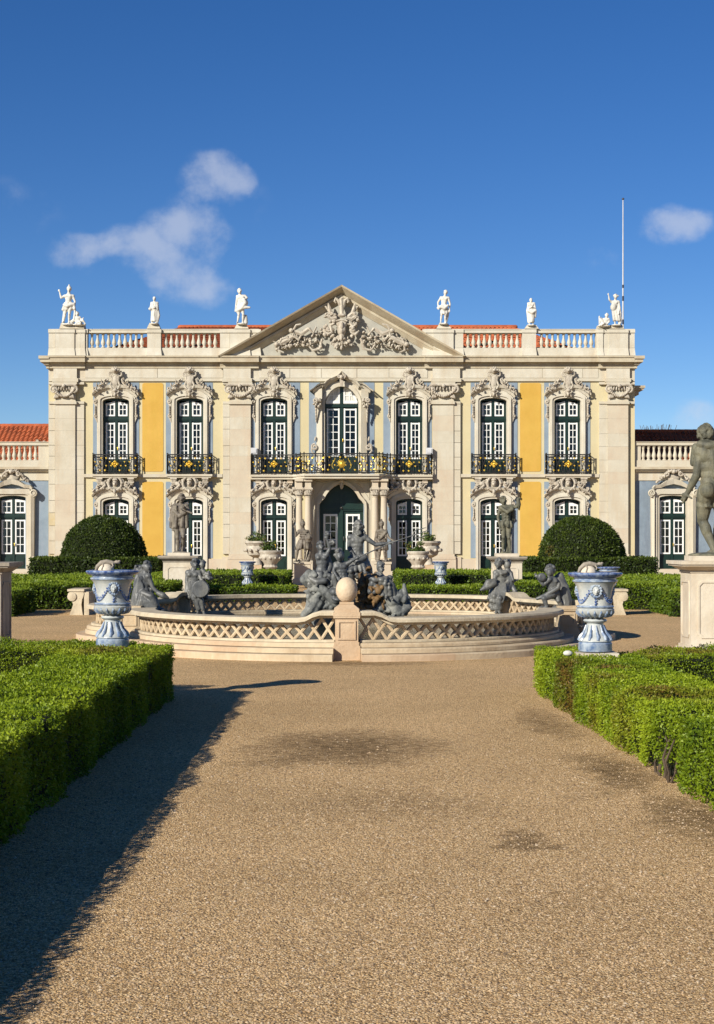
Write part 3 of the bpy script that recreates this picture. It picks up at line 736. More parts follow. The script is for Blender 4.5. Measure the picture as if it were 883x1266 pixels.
for s_ in (-1, 1):
    spray(o, s_, 11, 27, lambda x: 605.5 + (max(0, x - 10) / 17) ** 1.3 * 5, 12, 46, .22, rs2)
    o.t([(s_ * 27, 611), (s_ * 22, 606.5), (s_ * 16, 604), (s_ * 12, 600), (s_ * 13, 597), (s_ * 15, 598.5)], [1.0, 1.4, 1.6, 1.5, 1.1, .8], .36)
    o.t([(s_ * 3, 606), (s_ * 5.5, 603.5), (s_ * 8, 605.5)], 1.2, .36)
    o.e(s_ * 14.5, 598.5, 3.6, 2.8, .30, .12)
o.e(0, 608, 2.0, 3.0, .40, .12); o.e(0, 611.5, 1.2, 1.8, .38, .08)
o.mb.build('crest', M['carved'], ls)
side_scrolls(ls, 619.5, 21.8, 1.02)
sb = MB(); FB(sb, PX0 - 21.5, 704.6, PX0 + 21.5, 707.5, .55, -.3); FB(sb, PX0 - 22.5, 707.5, PX0 + 22.5, 712, .85, .3)
sb.build('door_sill', M['stone_pink'], ls, smooth=False)

upper, lower = {}, {}
for i, c in enumerate(BAYS):
    dx = (c - PX0) / S
    if i == 0:
        for q in (uw, us, bal, lw, ls): q.location.x = dx
        upper[c] = uw; lower[c] = lw; continue
    for q in (uw, us, lw, ls) + ((bal,) if i not in (2, 3) else ()):
        n = copy_tree(q, palace, (dx, 0, 0))
        if q is uw: upper[c] = n
        if q is lw: lower[c] = n
for c, xa, xb, ya in [(143.5, 2, 13.5, 523.5), (701.5, -13.4, -2, 523.5), (339, -13.4, -9, 523.5), (235, -13.4, -9.5, 523.5), (143.5, -13.4, -10, 523.5), (610, 9.5, 13.4, 523.5), (506, 2, 5.5, 523.5), (701.5, 9, 13.4, 540)]:
    curtain_mesh(PX0 + xa, ya, PX0 + xb, 567).build('curtain', M['curtain'], upper[c])

# ---------------------------------------------------------------- centre window above the portal
cw = make_window(palace, 27, 470, 590, 479, 498.8, 505, 564.5, PX0 - 18.4, PX0 - 2.6, 2, 6, 0.0, fan=False)
for s_ in (-1, 1):
    mb = MB(); n = 9
    ins = [(2.2, 477.6), (5, 478.2), (8.5, 480), (12, 483), (15, 487), (17.5, 491.5), (19.6, 496)]
    inn = [(4.0, 480.5), (6, 481), (8.6, 482.8), (11.4, 485.6), (13.8, 489), (16, 492.6), (17.2, 496)]
    mb.ribbon(FP(off([(s_ * a, b) for a, b in ins])), FP(off([(s_ * a, b) for a, b in inn])), .185, .25)
    FB(mb, PX0 + min(s_ * 2.2, s_ * 19.6), 495.5, PX0 + max(s_ * 2.2, s_ * 19.6), 498.8, -.184, -.25)
    FB(mb, PX0 + min(s_ * 2.2, s_ * 4), 480, PX0 + max(s_ * 2.2, s_ * 4), 495.5, -.184, -.25)
    FB(mb, PX0 + min(s_ * 2.2, s_ * 18), 488.6, PX0 + max(s_ * 2.2, s_ * 18) - (3 if s_ > 0 else 0), 489.5, -.19, -.25)
    FB(mb, PX0 + s_ * 10 - .45, 483, PX0 + s_ * 10 + .45, 496, -.191, -.25)
    mb.build('fanlight_sash', M['white'], cw, smooth=False)
    curtain_mesh(PX0 + min(s_ * 2.2, s_ * 19), 477, PX0 + max(s_ * 2.2, s_ * 19), 499, -.212, .006).build('fanlight_blind', M['curtain'], cw)
    curtain_mesh(PX0 + s_ * 8 - 2.6, 548, PX0 + s_ * 8 + 2.6, 566, -.9).build('red_chair_back', M['curtain_red'], cw)
curtain_mesh(PX0 - 18.4, 505, PX0 - 14.5, 564).build('curtain', M['curtain'], cw)
csur = MB()
ain = [(-20.7, 586.3), (-20.7, 497), (-19.6, 492.5), (-17, 488.5), (-13.5, 484), (-9, 480.4), (-4.5, 478.4), (0, 477.8), (4.5, 478.4), (9, 480.4), (13.5, 484), (17, 488.5), (19.6, 492.5), (20.7, 497), (20.7, 586.3)]
aout = [(-24, 586.3), (-24, 496), (-23, 490.5), (-20, 485.2), (-16, 480), (-10.5, 475.8), (-5, 473.8), (0, 473), (5, 473.8), (10.5, 475.8), (16, 480), (20, 485.2), (23, 490.5), (24, 496), (24, 586.3)]
csur.ribbon(FP(off(ain)), FP(off(aout)), -.16, .32)
af = [(-28, 586.3), (-28, 492), (-26.5, 484), (-24, 475), (-19.5, 471.5), (-12, 466.5), (-6, 464), (0, 461), (6, 464), (12, 466.5), (19.5, 471.5), (24, 475), (26.5, 484), (28, 492), (28, 586.3)]
csur.ribbon(FP(off(aout)), FP(off(af)), -.10, -.001)
cs = csur.build('window_surround', M['stone_white'], palace, smooth=False)
mb = MB()
ogee = [(-22.5, 475.5), (-18.5, 470.6), (-14, 467.6), (-9.5, 466), (-5, 464), (-2, 461.2), (0, 458.6), (2, 461.2), (5, 464), (9.5, 466), (14, 467.6), (18.5, 470.6), (22.5, 475.5)]
ribbon2(mb, off([(x, y) for x, y in ogee]), off([(x * .97, y + 3.0) for x, y in ogee]), .46, .36, .001)
ribbon2(mb, off([(x * .95, y + 3) for x, y in ogee]), off([(x * .90, y + 5.6) for x, y in ogee]), .30, .18, .001)
for s_ in (-1, 1):
    ribbon2(mb, off([(s_ * 22.3, 473.2), (s_ * 26, 472.9), (s_ * 30, 475.2), (s_ * 35, 479.6), (s_ * 39.4, 482.4)]), off([(s_ * 22.3, 475), (s_ * 26, 475), (s_ * 30, 477.3), (s_ * 35, 481.6), (s_ * 39.4, 484.2)]), .58, .52, .001)
    ribbon2(mb, off([(s_ * 22.3, 476), (s_ * 26, 476), (s_ * 31, 479), (s_ * 36, 483)]), off([(s_ * 23, 479), (s_ * 26, 479), (s_ * 30, 482), (s_ * 35, 486)]), .46, .36, .001)
mb.build('hood', M['stone_white'], cs, smooth=False)
for s_ in (-1, 1):
    mb = MB()
    ribbon2(mb, off([(s_ * 24.2, 480), (s_ * 24.2, 493)]), off([(s_ * 33.2, 482), (s_ * 33.2, 493)]), .40, .34, .001)
    ribbon2(mb, off([(s_ * 24.2, 493), (s_ * 24.2, 520), (s_ * 24.2, 586)]), off([(s_ * 32.5, 493), (s_ * 31, 520), (s_ * 31.5, 586)]), .28, .18, .001)
    mb.build('side_pier', M['stone'], cs, smooth=False)
    o = Orn(); r3 = random.Random(5)
    for k in range(16): o.e(s_ * (30.5 + r3.uniform(-4.5, 4)), 494 + r3.uniform(0, 10), r3.uniform(1, 2), r3.uniform(1.2, 2.2), .46, .14)
    for k in range(5): o.leaf(s_ * 31, 503 + k * 3.6, R(-90 + s_ * 8), 5.5, 1.9 - .25 * k, .42 - .04 * k)
    o.sp(s_ * 32.5, 496, 3, .8, R(90), 1.3 * s_, 1.2, .58)
    o.sp(s_ * 33, 553, 4.2, 1, R(90), -1.3 * s_, 1.4, .25); o.t([(s_ * 36.5, 550), (s_ * 37, 558), (s_ * 33, 563)], 1.3, .25); o.leaf(s_ * 33, 546, R(80), 6, 1.5, .25)
    o.mb.build('console_carving', M['carved'], cs)
o = Orn(); o.e(0, 467.5, 2.6, 3.0, .5, .14); o.sp(-3, 466.5, 2.2, .6, R(90), 1.3, .9, .52); o.sp(3, 466.5, 2.2, .6, R(90), -1.3, .9, .52)
for k in range(3): o.t([((k - 1) * 1.6, 468), ((k - 1) * 1.3, 473), ((k - 1) * .9, 478)], [1.1, 1.0, .7], .44)
o.mb.build('keystone', M['carved'], cs)

# ---------------------------------------------------------------- portal, columns, main balcony
por = empty_part('portal', palace)
mb = MB()
din = [(-28.2, 706), (-28.2, 628), (-27.8, 623.5), (-25, 619.5), (-21.5, 616.2), (-18.5, 611), (-14.5, 605.6), (-9.5, 601.4), (-4.5, 598.8), (0, 598), (4.5, 598.8), (9.5, 601.4), (14.5, 605.6), (18.5, 611), (21.5, 616.2), (25, 619.5), (27.8, 623.5), (28.2, 628), (28.2, 706)]
dmid = [(-31, 706), (-31, 627), (-30.4, 621), (-27.2, 616.3), (-24, 613), (-21, 608), (-17, 602.5), (-11.2, 597.8), (-5.2, 595), (0, 594.4), (5.2, 595), (11.2, 597.8), (17, 602.5), (21, 608), (24, 613), (27.2, 616.3), (30.4, 621), (31, 627), (31, 706)]
dout = [(-39, 706), (-39, 626), (-39, 618), (-39, 612), (-39, 604), (-39, 598), (-39, 591.6), (-20, 591.6), (-8, 591.5), (0, 591.5), (8, 591.5), (20, 591.6), (39, 591.6), (39, 598), (39, 604), (39, 612), (39, 618), (39, 626), (39, 706)]
mb.ribbon(FP(off(din), .7), FP(off(dmid), .7), -.72, .32)
mb.ribbon(FP(off(dmid), .6), FP(off(dout), .6), -.58, -.002)
mb.build('door_surround', M['stone'], por, smooth=False)
for s_ in (-1, 1):
    o = Orn()
    o.t([(s_ * 34, 618), (s_ * 34, 600), (s_ * 31, 596.4), (s_ * 24, 596.4), (s_ * 17, 596.6)], .6, .59); o.t([(s_ * 34, 618), (s_ * 30, 612), (s_ * 26, 607), (s_ * 22, 600), (s_ * 17, 596.6)], .6, .59)
    o.mb.build('spandrel_moulding', M['stone'], por)
    o = Orn(); o.t([(s_ * 34, 703), (s_ * 34, 630)], .6, .59); o.mb.build('jamb_moulding', M['stone'], por)
o = Orn()
o.e(0, 600, 2.4, 5.5, .76, .14); o.e(0, 595.5, 3, 2.6, .8, .12); o.t([(-6.5, 592.8), (6.5, 592.8)], 1.1, .85)
o.mb.build('keystone', M['carved'], por)
# main door
mb = MB()
a0, a1, b0, b1 = PX0 - 22.5, PX0 - 5.2, PX0 + 5.2, PX0 + 22.5
X_ = [PX0 - 29, a0, a1, b0, b1, PX0 + 29]; Y_ = [595, 635.5, 679.5, 706]
for i in range(5):
    for j in range(3):
        if i in (1, 3) and j == 1: continue
        FB(mb, X_[i], Y_[j], X_[i + 1], Y_[j + 1], -.2, -.28)
FB(mb, PX0 - 29, 625.5, PX0 + 29, 631.5, -.12, -.21); FB(mb, PX0 - 29, 627.3, PX0 + 29, 629.3, -.08, -.13); FB(mb, PX0 - 1.6, 598, PX0 + 1.6, 706, -.13, -.21)
for s_ in (-1, 1):
    for (xa, ya, xb, yb, q) in [(4, 606, 18, 622, 0), (5.5, 607.5, 16.5, 620.5, .02), (6, 684, 22, 702, 0), (7.5, 685.5, 20.5, 700.5, .02)]:
        FB(mb, PX0 + min(s_ * xa, s_ * xb), ya, PX0 + max(s_ * xa, s_ * xb), yb, -.18 + q, -.21)
md = mb.build('main_door', M['green'], por, smooth=False)
for (p0, p1) in ((a0, a1), (b0, b1)):
    sash_mesh(p0, 635.5, p1, 679.5, 2, 4, 0, 2.4, 1.0).build('sash', M['white'], md, smooth=False) if False else None
for (p0, p1) in ((a0, a1), (b0, b1)):
    sash_mesh(p0, 635.5, p1, 679.5, 2, 4, 0, 2.4, 1.0).build('door_sash', M['white'], por, smooth=False)
    tag(glass_mesh(p0 + 1.2, 636.7, p1 - 1.2, 678.3, 2, 4).build('glass_panes', M['glass'], por, smooth=False), kind='stuff')
mb = MB(); mb.cap((fx(PX0 + 2.6), .1, fz(664)), (fx(PX0 + 2.6), .1, fz(668)), .03, .03, 6); mb.ell((fx(PX0), .07, fz(628)), (.06, .04, .07)); mb.build('door_handle', M['iron'], por)
PC = 1.15
colp = [(.215, 0), (.215, .05), (.19, .07), (.205, .11), (.175, .15)]
hc = fz(613.5, PC) - fz(693, PC)
for c in (370, 381, 463.8, 474.8):
    mb = MB(); zb = fz(693, PC)
    prof = [(.20, 0), (.20, .05), (.172, .08), (.188, .11), (.165, .16), (.163, hc * .35), (.155, hc * .7), (.138, hc - .06), (.155, hc - .04), (.155, hc)]
    mb.lathe(prof, (fx(c, PC), -PC, zb), 20)
    col = mb.build('column', M['stone_pink'], por)
    m2 = MB(); m2.box(fx(c, PC) - .22, fx(c, PC) + .22, -PC - .22, -PC + .22, fz(707, PC), zb); m2.build('column_pedestal', M['stone_pink'], por, smooth=False)
    o = Orn(c)
    for k in range(16):
        a = k * math.pi / 8; r = .16
        for (zz, rr_, h) in ((611, .165, .13), (608.4, .185, .11)):
            o.mb.ell((fx(c, PC) + rr_ * math.cos(a + (zz > 610) * .2), -PC + rr_ * math.sin(a + (zz > 610) * .2), fz(zz)), (.035, .035, h * .8), None, 6, 5)
    for sx in (-1, 1):
        for sy in (-1, 1): o.mb.tube([(fx(c, PC) + sx * (.17 + .05 * math.cos(q)), -PC + sy * (.17 + .05 * math.cos(q)), fz(605.8) + .05 * math.sin(q)) for q in np.linspace(0, 6, 8)], .03, 5)
    o.mb.lathe([(.14, 0), (.17, .15), (.2, .2)], (fx(c, PC), -PC, fz(612.5)), 16)
    o.mb.build('column_capital', M['carved'], por)
for s_ in (-1, 1):
    mb = MB()
    for c in (52.5, 41.5):
        h = 4.6; cc = PX0 + s_ * c
        FB(mb, cc - h, 602.2, cc + h, 605.2, PC + .24, .3); FB(mb, cc - h + .8, 595, cc + h - .8, 602.2, PC + .17, .3); FB(mb, cc - h - .6, 592, cc + h + .6, 595, PC + .28, .3)
    FB(mb, PX0 + min(s_ * 37, s_ * 58), 592.2, PX0 + max(s_ * 37, s_ * 58), 605, PC - .1, .001)
    mb.build('entablature', M['stone_pink'], por, smooth=False)
# broad curved balcony
mb = MB()
def bpl(o_=0.0):
    pts = [(310, .52), (362, .52), (366, .62), (371.5, 1.42), (376, 1.6), (400, 1.66), (PX0, 1.68)]
    pts = pts + [(2 * PX0 - a, b) for a, b in pts[::-1][1:]]
    return [(fx(a, b) , -b - o_) for a, b in pts]
pp = bpl(.04)
slab(mb, [(pp[0][0], .05)] + pp + [(pp[-1][0], .05)], fz(588.4, 1.5), fz(585.9, 1.5)); pp = bpl(-.05)
slab(mb, [(pp[0][0] + .05, .05)] + pp + [(pp[-1][0] - .05, .05)], fz(591.6, 1.5), fz(588.4, 1.5))
mbal = mb.build('main_balcony', M['stone'], palace, smooth=False)
rp_ = bpl(-.06); rz0, rz1 = fz(585.3, 1.5), fz(561, 1.5)
railing_mesh([(rp_[0][0] + .05, 0), (rp_[0][0] + .05, rp_[0][1])] + rp_[1:-1] + [(rp_[-1][0] - .05, rp_[-1][1]), (rp_[-1][0] - .05, 0)], rz0, rz1).build('railing', M['iron'], mbal)
g = MB()
def along(pts):
    ln = [0]
    for a, b in zip(pts, pts[1:]): ln.append(ln[-1] + math.dist(a, b))
    def f(t):
        q = t * ln[-1]
        for i in range(len(pts) - 1):
            if ln[i + 1] >= q:
                k = (q - ln[i]) / max(ln[i + 1] - ln[i], 1e-6); return (pts[i][0] + (pts[i + 1][0] - pts[i][0]) * k, pts[i][1] + (pts[i + 1][1] - pts[i][1]) * k)
        return pts[-1]
    return f
golds(along(rp_), rz0, rz1, 40, g)
for c in (339, 506): rosette(g, fx(c, .5), -.50, fz(573.5, .5), .20)
cxs, czs = fx(PX0, 1.66), fz(573.5, 1.66)
g.ell((cxs, -1.66, czs), (.11, .06, .11))
for k in range(16):
    a = k * math.pi / 8; ln = .26 if k % 2 else .2
    g.tube([(cxs + .09 * math.cos(a), -1.66, czs + .09 * math.sin(a)), (cxs + ln * math.cos(a), -1.66, czs + ln * math.sin(a))], [.035, .006], 5)
for s_ in (-1, 1): g.tube([(cxs + s_ * (.38 + .07 * math.sin(q)), -1.65, czs - .22 + .1 * q) for q in np.linspace(0, 5, 10)], .016, 5)
for c in (372, 473):
    for k in range(7): g.ell((fx(c, 1.2) + .12 * math.sin(k * 2.1), -1.35, rz0 + .12 + .11 * k), (.045, .03, .045))
for c in (384, 397, 448, 461):
    for k in range(5): g.ell((fx(c, 1.6) + .1 * math.sin(k * 1.7 + c), -1.66, rz0 + .18 + .13 * k), (.035, .03, .04))
tag(g.build('gold_ornament', M['gold'], mbal, smooth=False), kind='stuff')
for c in (339, 506):
    t_ = empty_part('corbel_pair', mbal)
    for s_ in (-1, 1):
        mb = MB(); cc = c + s_ * 19.5
        for (y0, y1, h, p) in [(591.6, 593, 4.0, .42), (593, 595, 3.2, .36), (595, 597.4, 3.6, .34), (597.4, 600, 2.6, .28), (600, 604, 2.0, .2)]: FB(mb, cc - h, y0, cc + h, y1, p, .001)
        mb.build('corbel', M['stone_pink'], t_)
# lantern-like grey boxes at the ends of the main balcony
for c in (314, 531):
    mb = MB(); FB(mb, c - 4, 553.5, c + 4, 561.5, .45, .25); FB(mb, c - 2.8, 555, c + 2.8, 560, .48, .45); mb.build('floodlight', M['pole'], mbal, smooth=False)
# entrance steps
for i, (y, p, w) in enumerate([(705.5, 1.9, 62), (709.6, 2.35, 64), (713.6, 2.8, 66), (717.4, 3.25, 68)]):
    top = [.565, .42, .28, .14][i]
    for k in range(4):
        mb = MB(); xa = -u(w) + 2 * u(w) * k / 4 + .006; xb = -u(w) + 2 * u(w) * (k + 1) / 4 - .006
        mb.box(xa, xb, -p, -(0 if i == 0 else [0, 1.9, 2.35, 2.8][i]) + (.004 if i else 0), 0, top - random.uniform(0, .006)); mb.build('stone_step', M['stone_pink'], por, smooth=False)

# ---------------------------------------------------------------- pediment and its carving
ped = empty_part('pediment', palace)
def T(x): return 353 + (440 - 353) * abs(x - PX0) / 151.5
sl_ = 87 / 151.5
def rake(t0, t1, p0, p1, back, name):
    for s_ in (0, 1):
        A = [(271 + t0 / sl_, 440), (PX0, 353 + t0)]; Bq = [(271 + t1 / sl_, 440), (PX0, 353 + t1)]
        if s_: A = mir(A)[::-1]; Bq = mir(Bq)[::-1]
        mb = MB(); ribbon2(mb, A, Bq, p0, p1, back); mb.build(name, M['cornice'], ped, smooth=False)
rake(-1.2, 1.2, .66, .62, -.3, 'raking_cornice'); rake(1.2, 10.5, .62, .14, -.28, 'raking_cornice'); rake(10.5, 13.6, .24, .23, -.26, 'raking_cornice'); rake(13.6, 21, .20, .02, -.24, 'raking_cornice')
mb = MB(); mb.poly(FP([(290, 439.6), (555, 439.6), (PX0, 364)]), .02, .25)
M['tymp'] = mat('grey_render', (.40, .385, .33), (.33, .315, .27), 1.5, .9, .2, 20, streak=(.42, .37, .28), streak_amt=.5)
mb.build('tympanum', M['tymp'], ped, smooth=False)
mb = MB(); mb.poly(FP([(273, 439.8), (572, 439.8), (PX0, 354.5)]), .3, .6); mb.build('pediment_back', M['stone'], ped, smooth=False)
o = Orn(); r4 = random.Random(21)
# coat of arms: vase-shaped shield, plume of feathers, wings, drapery
o.e(0, 408, 5.6, 10, .38, .22); o.e(0, 401, 7.2, 6, .34, .2); o.e(0, 417, 3.6, 7, .38, .18); o.e(0, 404, 2.2, 5, .56, .08); o.t([(-7, 398.5), (0, 397), (7, 398.5)], 1.2, .5)
for s_ in (-1, 1):
    o.t([(s_ * 1, 389), (s_ * 2, 380), (s_ * 4, 373), (s_ * 7.5, 370.5), (s_ * 8.6, 374), (s_ * 6.8, 376)], [1.4, 1.6, 2.2, 2.2, 1.6, .9], .36)
    o.t([(s_ * 8, 393), (s_ * 13, 389), (s_ * 15.5, 381), (s_ * 16.5, 376)], [2.6, 2.8, 2.2, .6], .34)
    for k in range(4): o.leaf(s_ * (14 + k * 1.2), 390 - k * 2.6, R(90 - s_ * (18 + 10 * k)), 7 - k, 1.5, .3)
    o.t([(s_ * 6, 394), (s_ * 12, 396), (s_ * 17.5, 392), (s_ * 21, 394)], [2, 2.4, 2.2, 1.2], .40)
    o.t([(s_ * 9, 398), (s_ * 13.5, 404), (s_ * 12, 412), (s_ * 17, 415), (s_ * 21.5, 410)], [2.2, 2.6, 2.2, 1.9, 1.0], .38)
    for k in range(20): o.e(s_ * (9 + r4.uniform(0, 12)), r4.uniform(388, 418), r4.uniform(1.2, 3), r4.uniform(1.2, 3.4), .3 + r4.uniform(0, .14), .1, r4.uniform(0, 3))
    for k in range(10): o.sp(s_ * (3 + r4.uniform(0, 9)), 417 + r4.uniform(0, 11), r4.uniform(1.6, 3), .5, r4.uniform(0, 6), 1.2 * s_, 1.0, .34)
o.t([(0, 393), (0, 378), (-.5, 371), (1.5, 369.5)], [2.8, 2.3, 2.6, 2.0], .38); o.e(0, 391.5, 5, 2.6, .42, .16)
for k in range(24): o.e(r4.uniform(-10, 10), r4.uniform(418, 431), r4.uniform(1, 2.2), r4.uniform(1, 2.6), .3 + r4.uniform(0, .12), .1)
o.e(0, 431, 2, 3, .34, .12)
cv = o.mb.build('coat_of_arms_carving', M['carved'], ped)
for s_ in (-1, 1):
    o = Orn(); r5 = random.Random(33 if s_ < 0 else 47)
    for k in range(150):        # heaped trophies, fruit and leaves tapering out to the corners
        t = r5.random() ** .8; x = 24 + 58 * t; lo = 434 - 3 * math.sin(t * 3.1) - 4 * (1 - t); hi = 402 + 22 * t
        y = lo - (lo - hi) * r5.random() ** 1.1 * (.9 - .25 * math.sin(t * 6)); r = r5.uniform(1.0, 2.3)
        if r5.random() < .45: o.leaf(s_ * x, y, r5.uniform(0, 6.28), r5.uniform(3, 6), r * .6, .12 + r5.uniform(0, .22))
        else: o.e(s_ * x, y, r, r * r5.uniform(.7, 1.3), .12 + r5.uniform(0, .2), .12, r5.uniform(0, 3))
    # two putti lying along the slope
    for (hx, hy, bx, by, lx, ly) in [(62, 410, 50, 414, 40, 407), (80, 427, 70, 423, 58, 416)]:
        o.e(s_ * hx, hy, 3.2, 3.2, .36, .16); o.t([(s_ * (hx - 2), hy), (s_ * bx, by), (s_ * lx, ly)], [2.4, 3.4, 2.4], .30)
        o.t([(s_ * (hx - 3), hy - 1), (s_ * (hx - 6), hy - 7), (s_ * (hx - 12), hy - 8)], [1.5, 1.3, 1.1], .36); o.t([(s_ * lx, ly), (s_ * (lx - 5), ly + 6), (s_ * (lx - 9), ly - 2)], [2.2, 1.7, 1.2], .34)
        o.t([(s_ * (hx - 3), hy + 2), (s_ * (hx - 2), hy + 7), (s_ * (hx - 9), hy + 10)], [1.5, 1.3, 1.0], .36)
    o.t([(s_ * 24, 420), (s_ * 27, 432), (s_ * 36, 434), (s_ * 40, 429)], [1.6, 2.0, 1.6, 1.0], .30)
    o.mb.build('trophy_carving', M['carved'], ped)

# ---------------------------------------------------------------- parapet, balusters, roof
par = empty_part('parapet', palace)
runs = [(60, 182), (182, 320), (525, 663), (663, 785)]
for (a, b) in [(60, 320), (525, 785)]:
    mb = MB()
    FB(mb, a, 430, b, 439.6, .10, -.34); FB(mb, a, 407.6, b, 411.4, .10, -.34)
    FB(mb, a, 406.6, b, 407.6, .13, -.37)
    mb.build('parapet_rail', M['stone_white'], par, smooth=False)
for (a, b, q) in [(60, 68, .1), (68, 92, .2), (92, 99, .14), (99, 105, .19), (105, 108, .12), (182, 199, .17), (272, 284, .1), (284, 309, .19), (309, 322, .1)]:
    for s_ in (0, 1):
        x0, x1 = (a, b) if not s_ else (2 * PX0 - b, 2 * PX0 - a)
        mb = MB(); FB(mb, x0 + .1, 411.2, x1 - .1, 430.2, q, -.3); ribbon2(mb, [(x0 + .1, 430.2), (x1 - .1, 430.2)], [(x0 - 1, 439.4), (x1 + 1, 439.4)], q, q + .12, -.3)
        FB(mb, x0 - .5, 407, x1 + .5, 411.2, q + .05, -.36); mb.build('parapet_pier', M['stone_white'], par, smooth=False)
mb = MB(); hB = u(18.8)
mb.lathe([(.075, 0), (.095, .02), (.095, .05), (.055, .08), (.06, .12), (.10, .20), (.105, .26), (.085, .34), (.055, .45), (.045, .54), (.06, .57), (.065, .60), (.05, .63), (.09, .66), (.09, hB)], (0, 0, 0), 10)
bal_me = mb.mesh('baluster', M['stone_white'])
def row(x0, x1, y_base, p, parent, n, me=None):
    for i in range(n):
        inst(me or bal_me, 'baluster', parent, (fx(x0 + (x1 - x0) * i / (n - 1)), -p, fz(y_base)))
for s_ in (0, 1):
    for (a, b, n) in [(113.4, 175, 10), (205, 266, 10)]:
        if s_: a, b = 2 * PX0 - b, 2 * PX0 - a
        row(a, b, 430, -.12, par, n)
for (c, yb, w0, w1, yt) in [(84, 407, 9.5, 8, 399.6), (97.5, 407, 7.5, 7, 401.2), (190.5, 407, 8.3, 5.2, 399.5), (299, 407, 8.8, 5.4, 400), (548.5, 407, 9.3, 5.2, 400), (657, 407, 8.7, 5, 401.5), (761, 407, 10, 8, 402), (747, 407, 8.5, 8, 402.5)]:
    mb = MB(); q = .12; dd = .17 if abs(c - PX0) < 330 and c not in (299,) else .2
    mb.frustum(fx(c - w0), fx(c + w0), -q - .12, q + .35, fz(yb), fx(c - w1), fx(c + w1), -q, q + .2, fz(yt)); mb.build('statue_plinth', M['stone'], par, smooth=False)
def tiled_roof(name, parent, x0, x1, xt0, xt1, y0, z0, y1, z1, pitch, courses):
    """pantiled slope: ridged covers in overlapping courses"""
    mb = MB(); n = int((x1 - x0) / pitch); prof = [(0, 0), (.18, .055), (.38, .08), (.58, .055), (.76, 0), (.88, -.012)]
    for c in range(courses):
        f0, f1 = c / courses, (c + 1.12) / courses; V = []; cols = []
        for i in range(n):
            for (px_, h) in prof: cols.append(((i + px_) / n, h))
        for (t, h) in cols:
            for (f, lift) in ((f0, .035), (min(f1, 1), 0.0)):
                xl = x0 + (xt0 - x0) * f; xr = x1 + (xt1 - x1) * f
                V.append((xl + (xr - xl) * t, y0 + (y1 - y0) * f - .0, z0 + (z1 - z0) * f + h + lift + .012 * math.sin(37.1 * int(t * n) + 11.3 * c)))
        m_ = len(cols); mb.add(V, [(2 * i, 2 * i + 2, 2 * i + 3, 2 * i + 1) for i in range(m_ - 1)])
    return tag(mb.build(name, M['tile'], parent, smooth=True, ang=.9), kind='stuff')
roof = MB(); roof.box(fx(118), fx(727), 1.0, 11, fz(455), fz(431.5))
rf = roof.build('roof', M['stone'], palace, smooth=False)
zr = fz(405.3) ; dR = 6.0
zt = HC + (CY - 405.2) * (D + dR) / FPX
tiled_roof('roof_tiles', rf, fx(122), fx(PX0), fx(210), fx(PX0), 1.0, fz(431), dR, zt, .27, 12)
tiled_roof('roof_tiles', rf, fx(PX0), fx(723), fx(PX0), fx(651), 1.0, fz(431), dR, zt, .27, 12)
mb = MB()
for k in range(46):
    x0_ = fx(207) + (fx(653) - fx(207)) * k / 46; mb.cap((x0_, dR, zt + .02), (x0_ + .42, dR, zt + .04), .13, .11, 8)
tag(mb.build('ridge_tiles', M['tile'], rf), kind='stuff')
mb = MB(); mb.add([(fx(122), 1.0, fz(431)), (fx(210), dR, zt), (fx(210), 11, zt), (fx(122), 11, fz(431))], [(0, 1, 2, 3)]); mb.add([(fx(723), 1.0, fz(431)), (fx(651), dR, zt), (fx(651), 11, zt), (fx(723), 11, fz(431))], [(3, 2, 1, 0)])
mb.add([(fx(210), dR, zt - .02), (fx(651), dR, zt - .02), (fx(700), 11, fz(431)), (fx(140), 11, fz(431))], [(0, 1, 2, 3)])
mb.build('roof_side', M['tile'], rf, smooth=False)
mb = MB(); FB(mb, 785.02, 476.5, 798, 479.5, -.3, -5); FB(mb, 785.02, 479.5, 796, 482, -.35, -5); FB(mb, 785.02, 482, 790, 488, -.5, -4); mb.build('side_eaves', M['cornice'], palace, smooth=False)

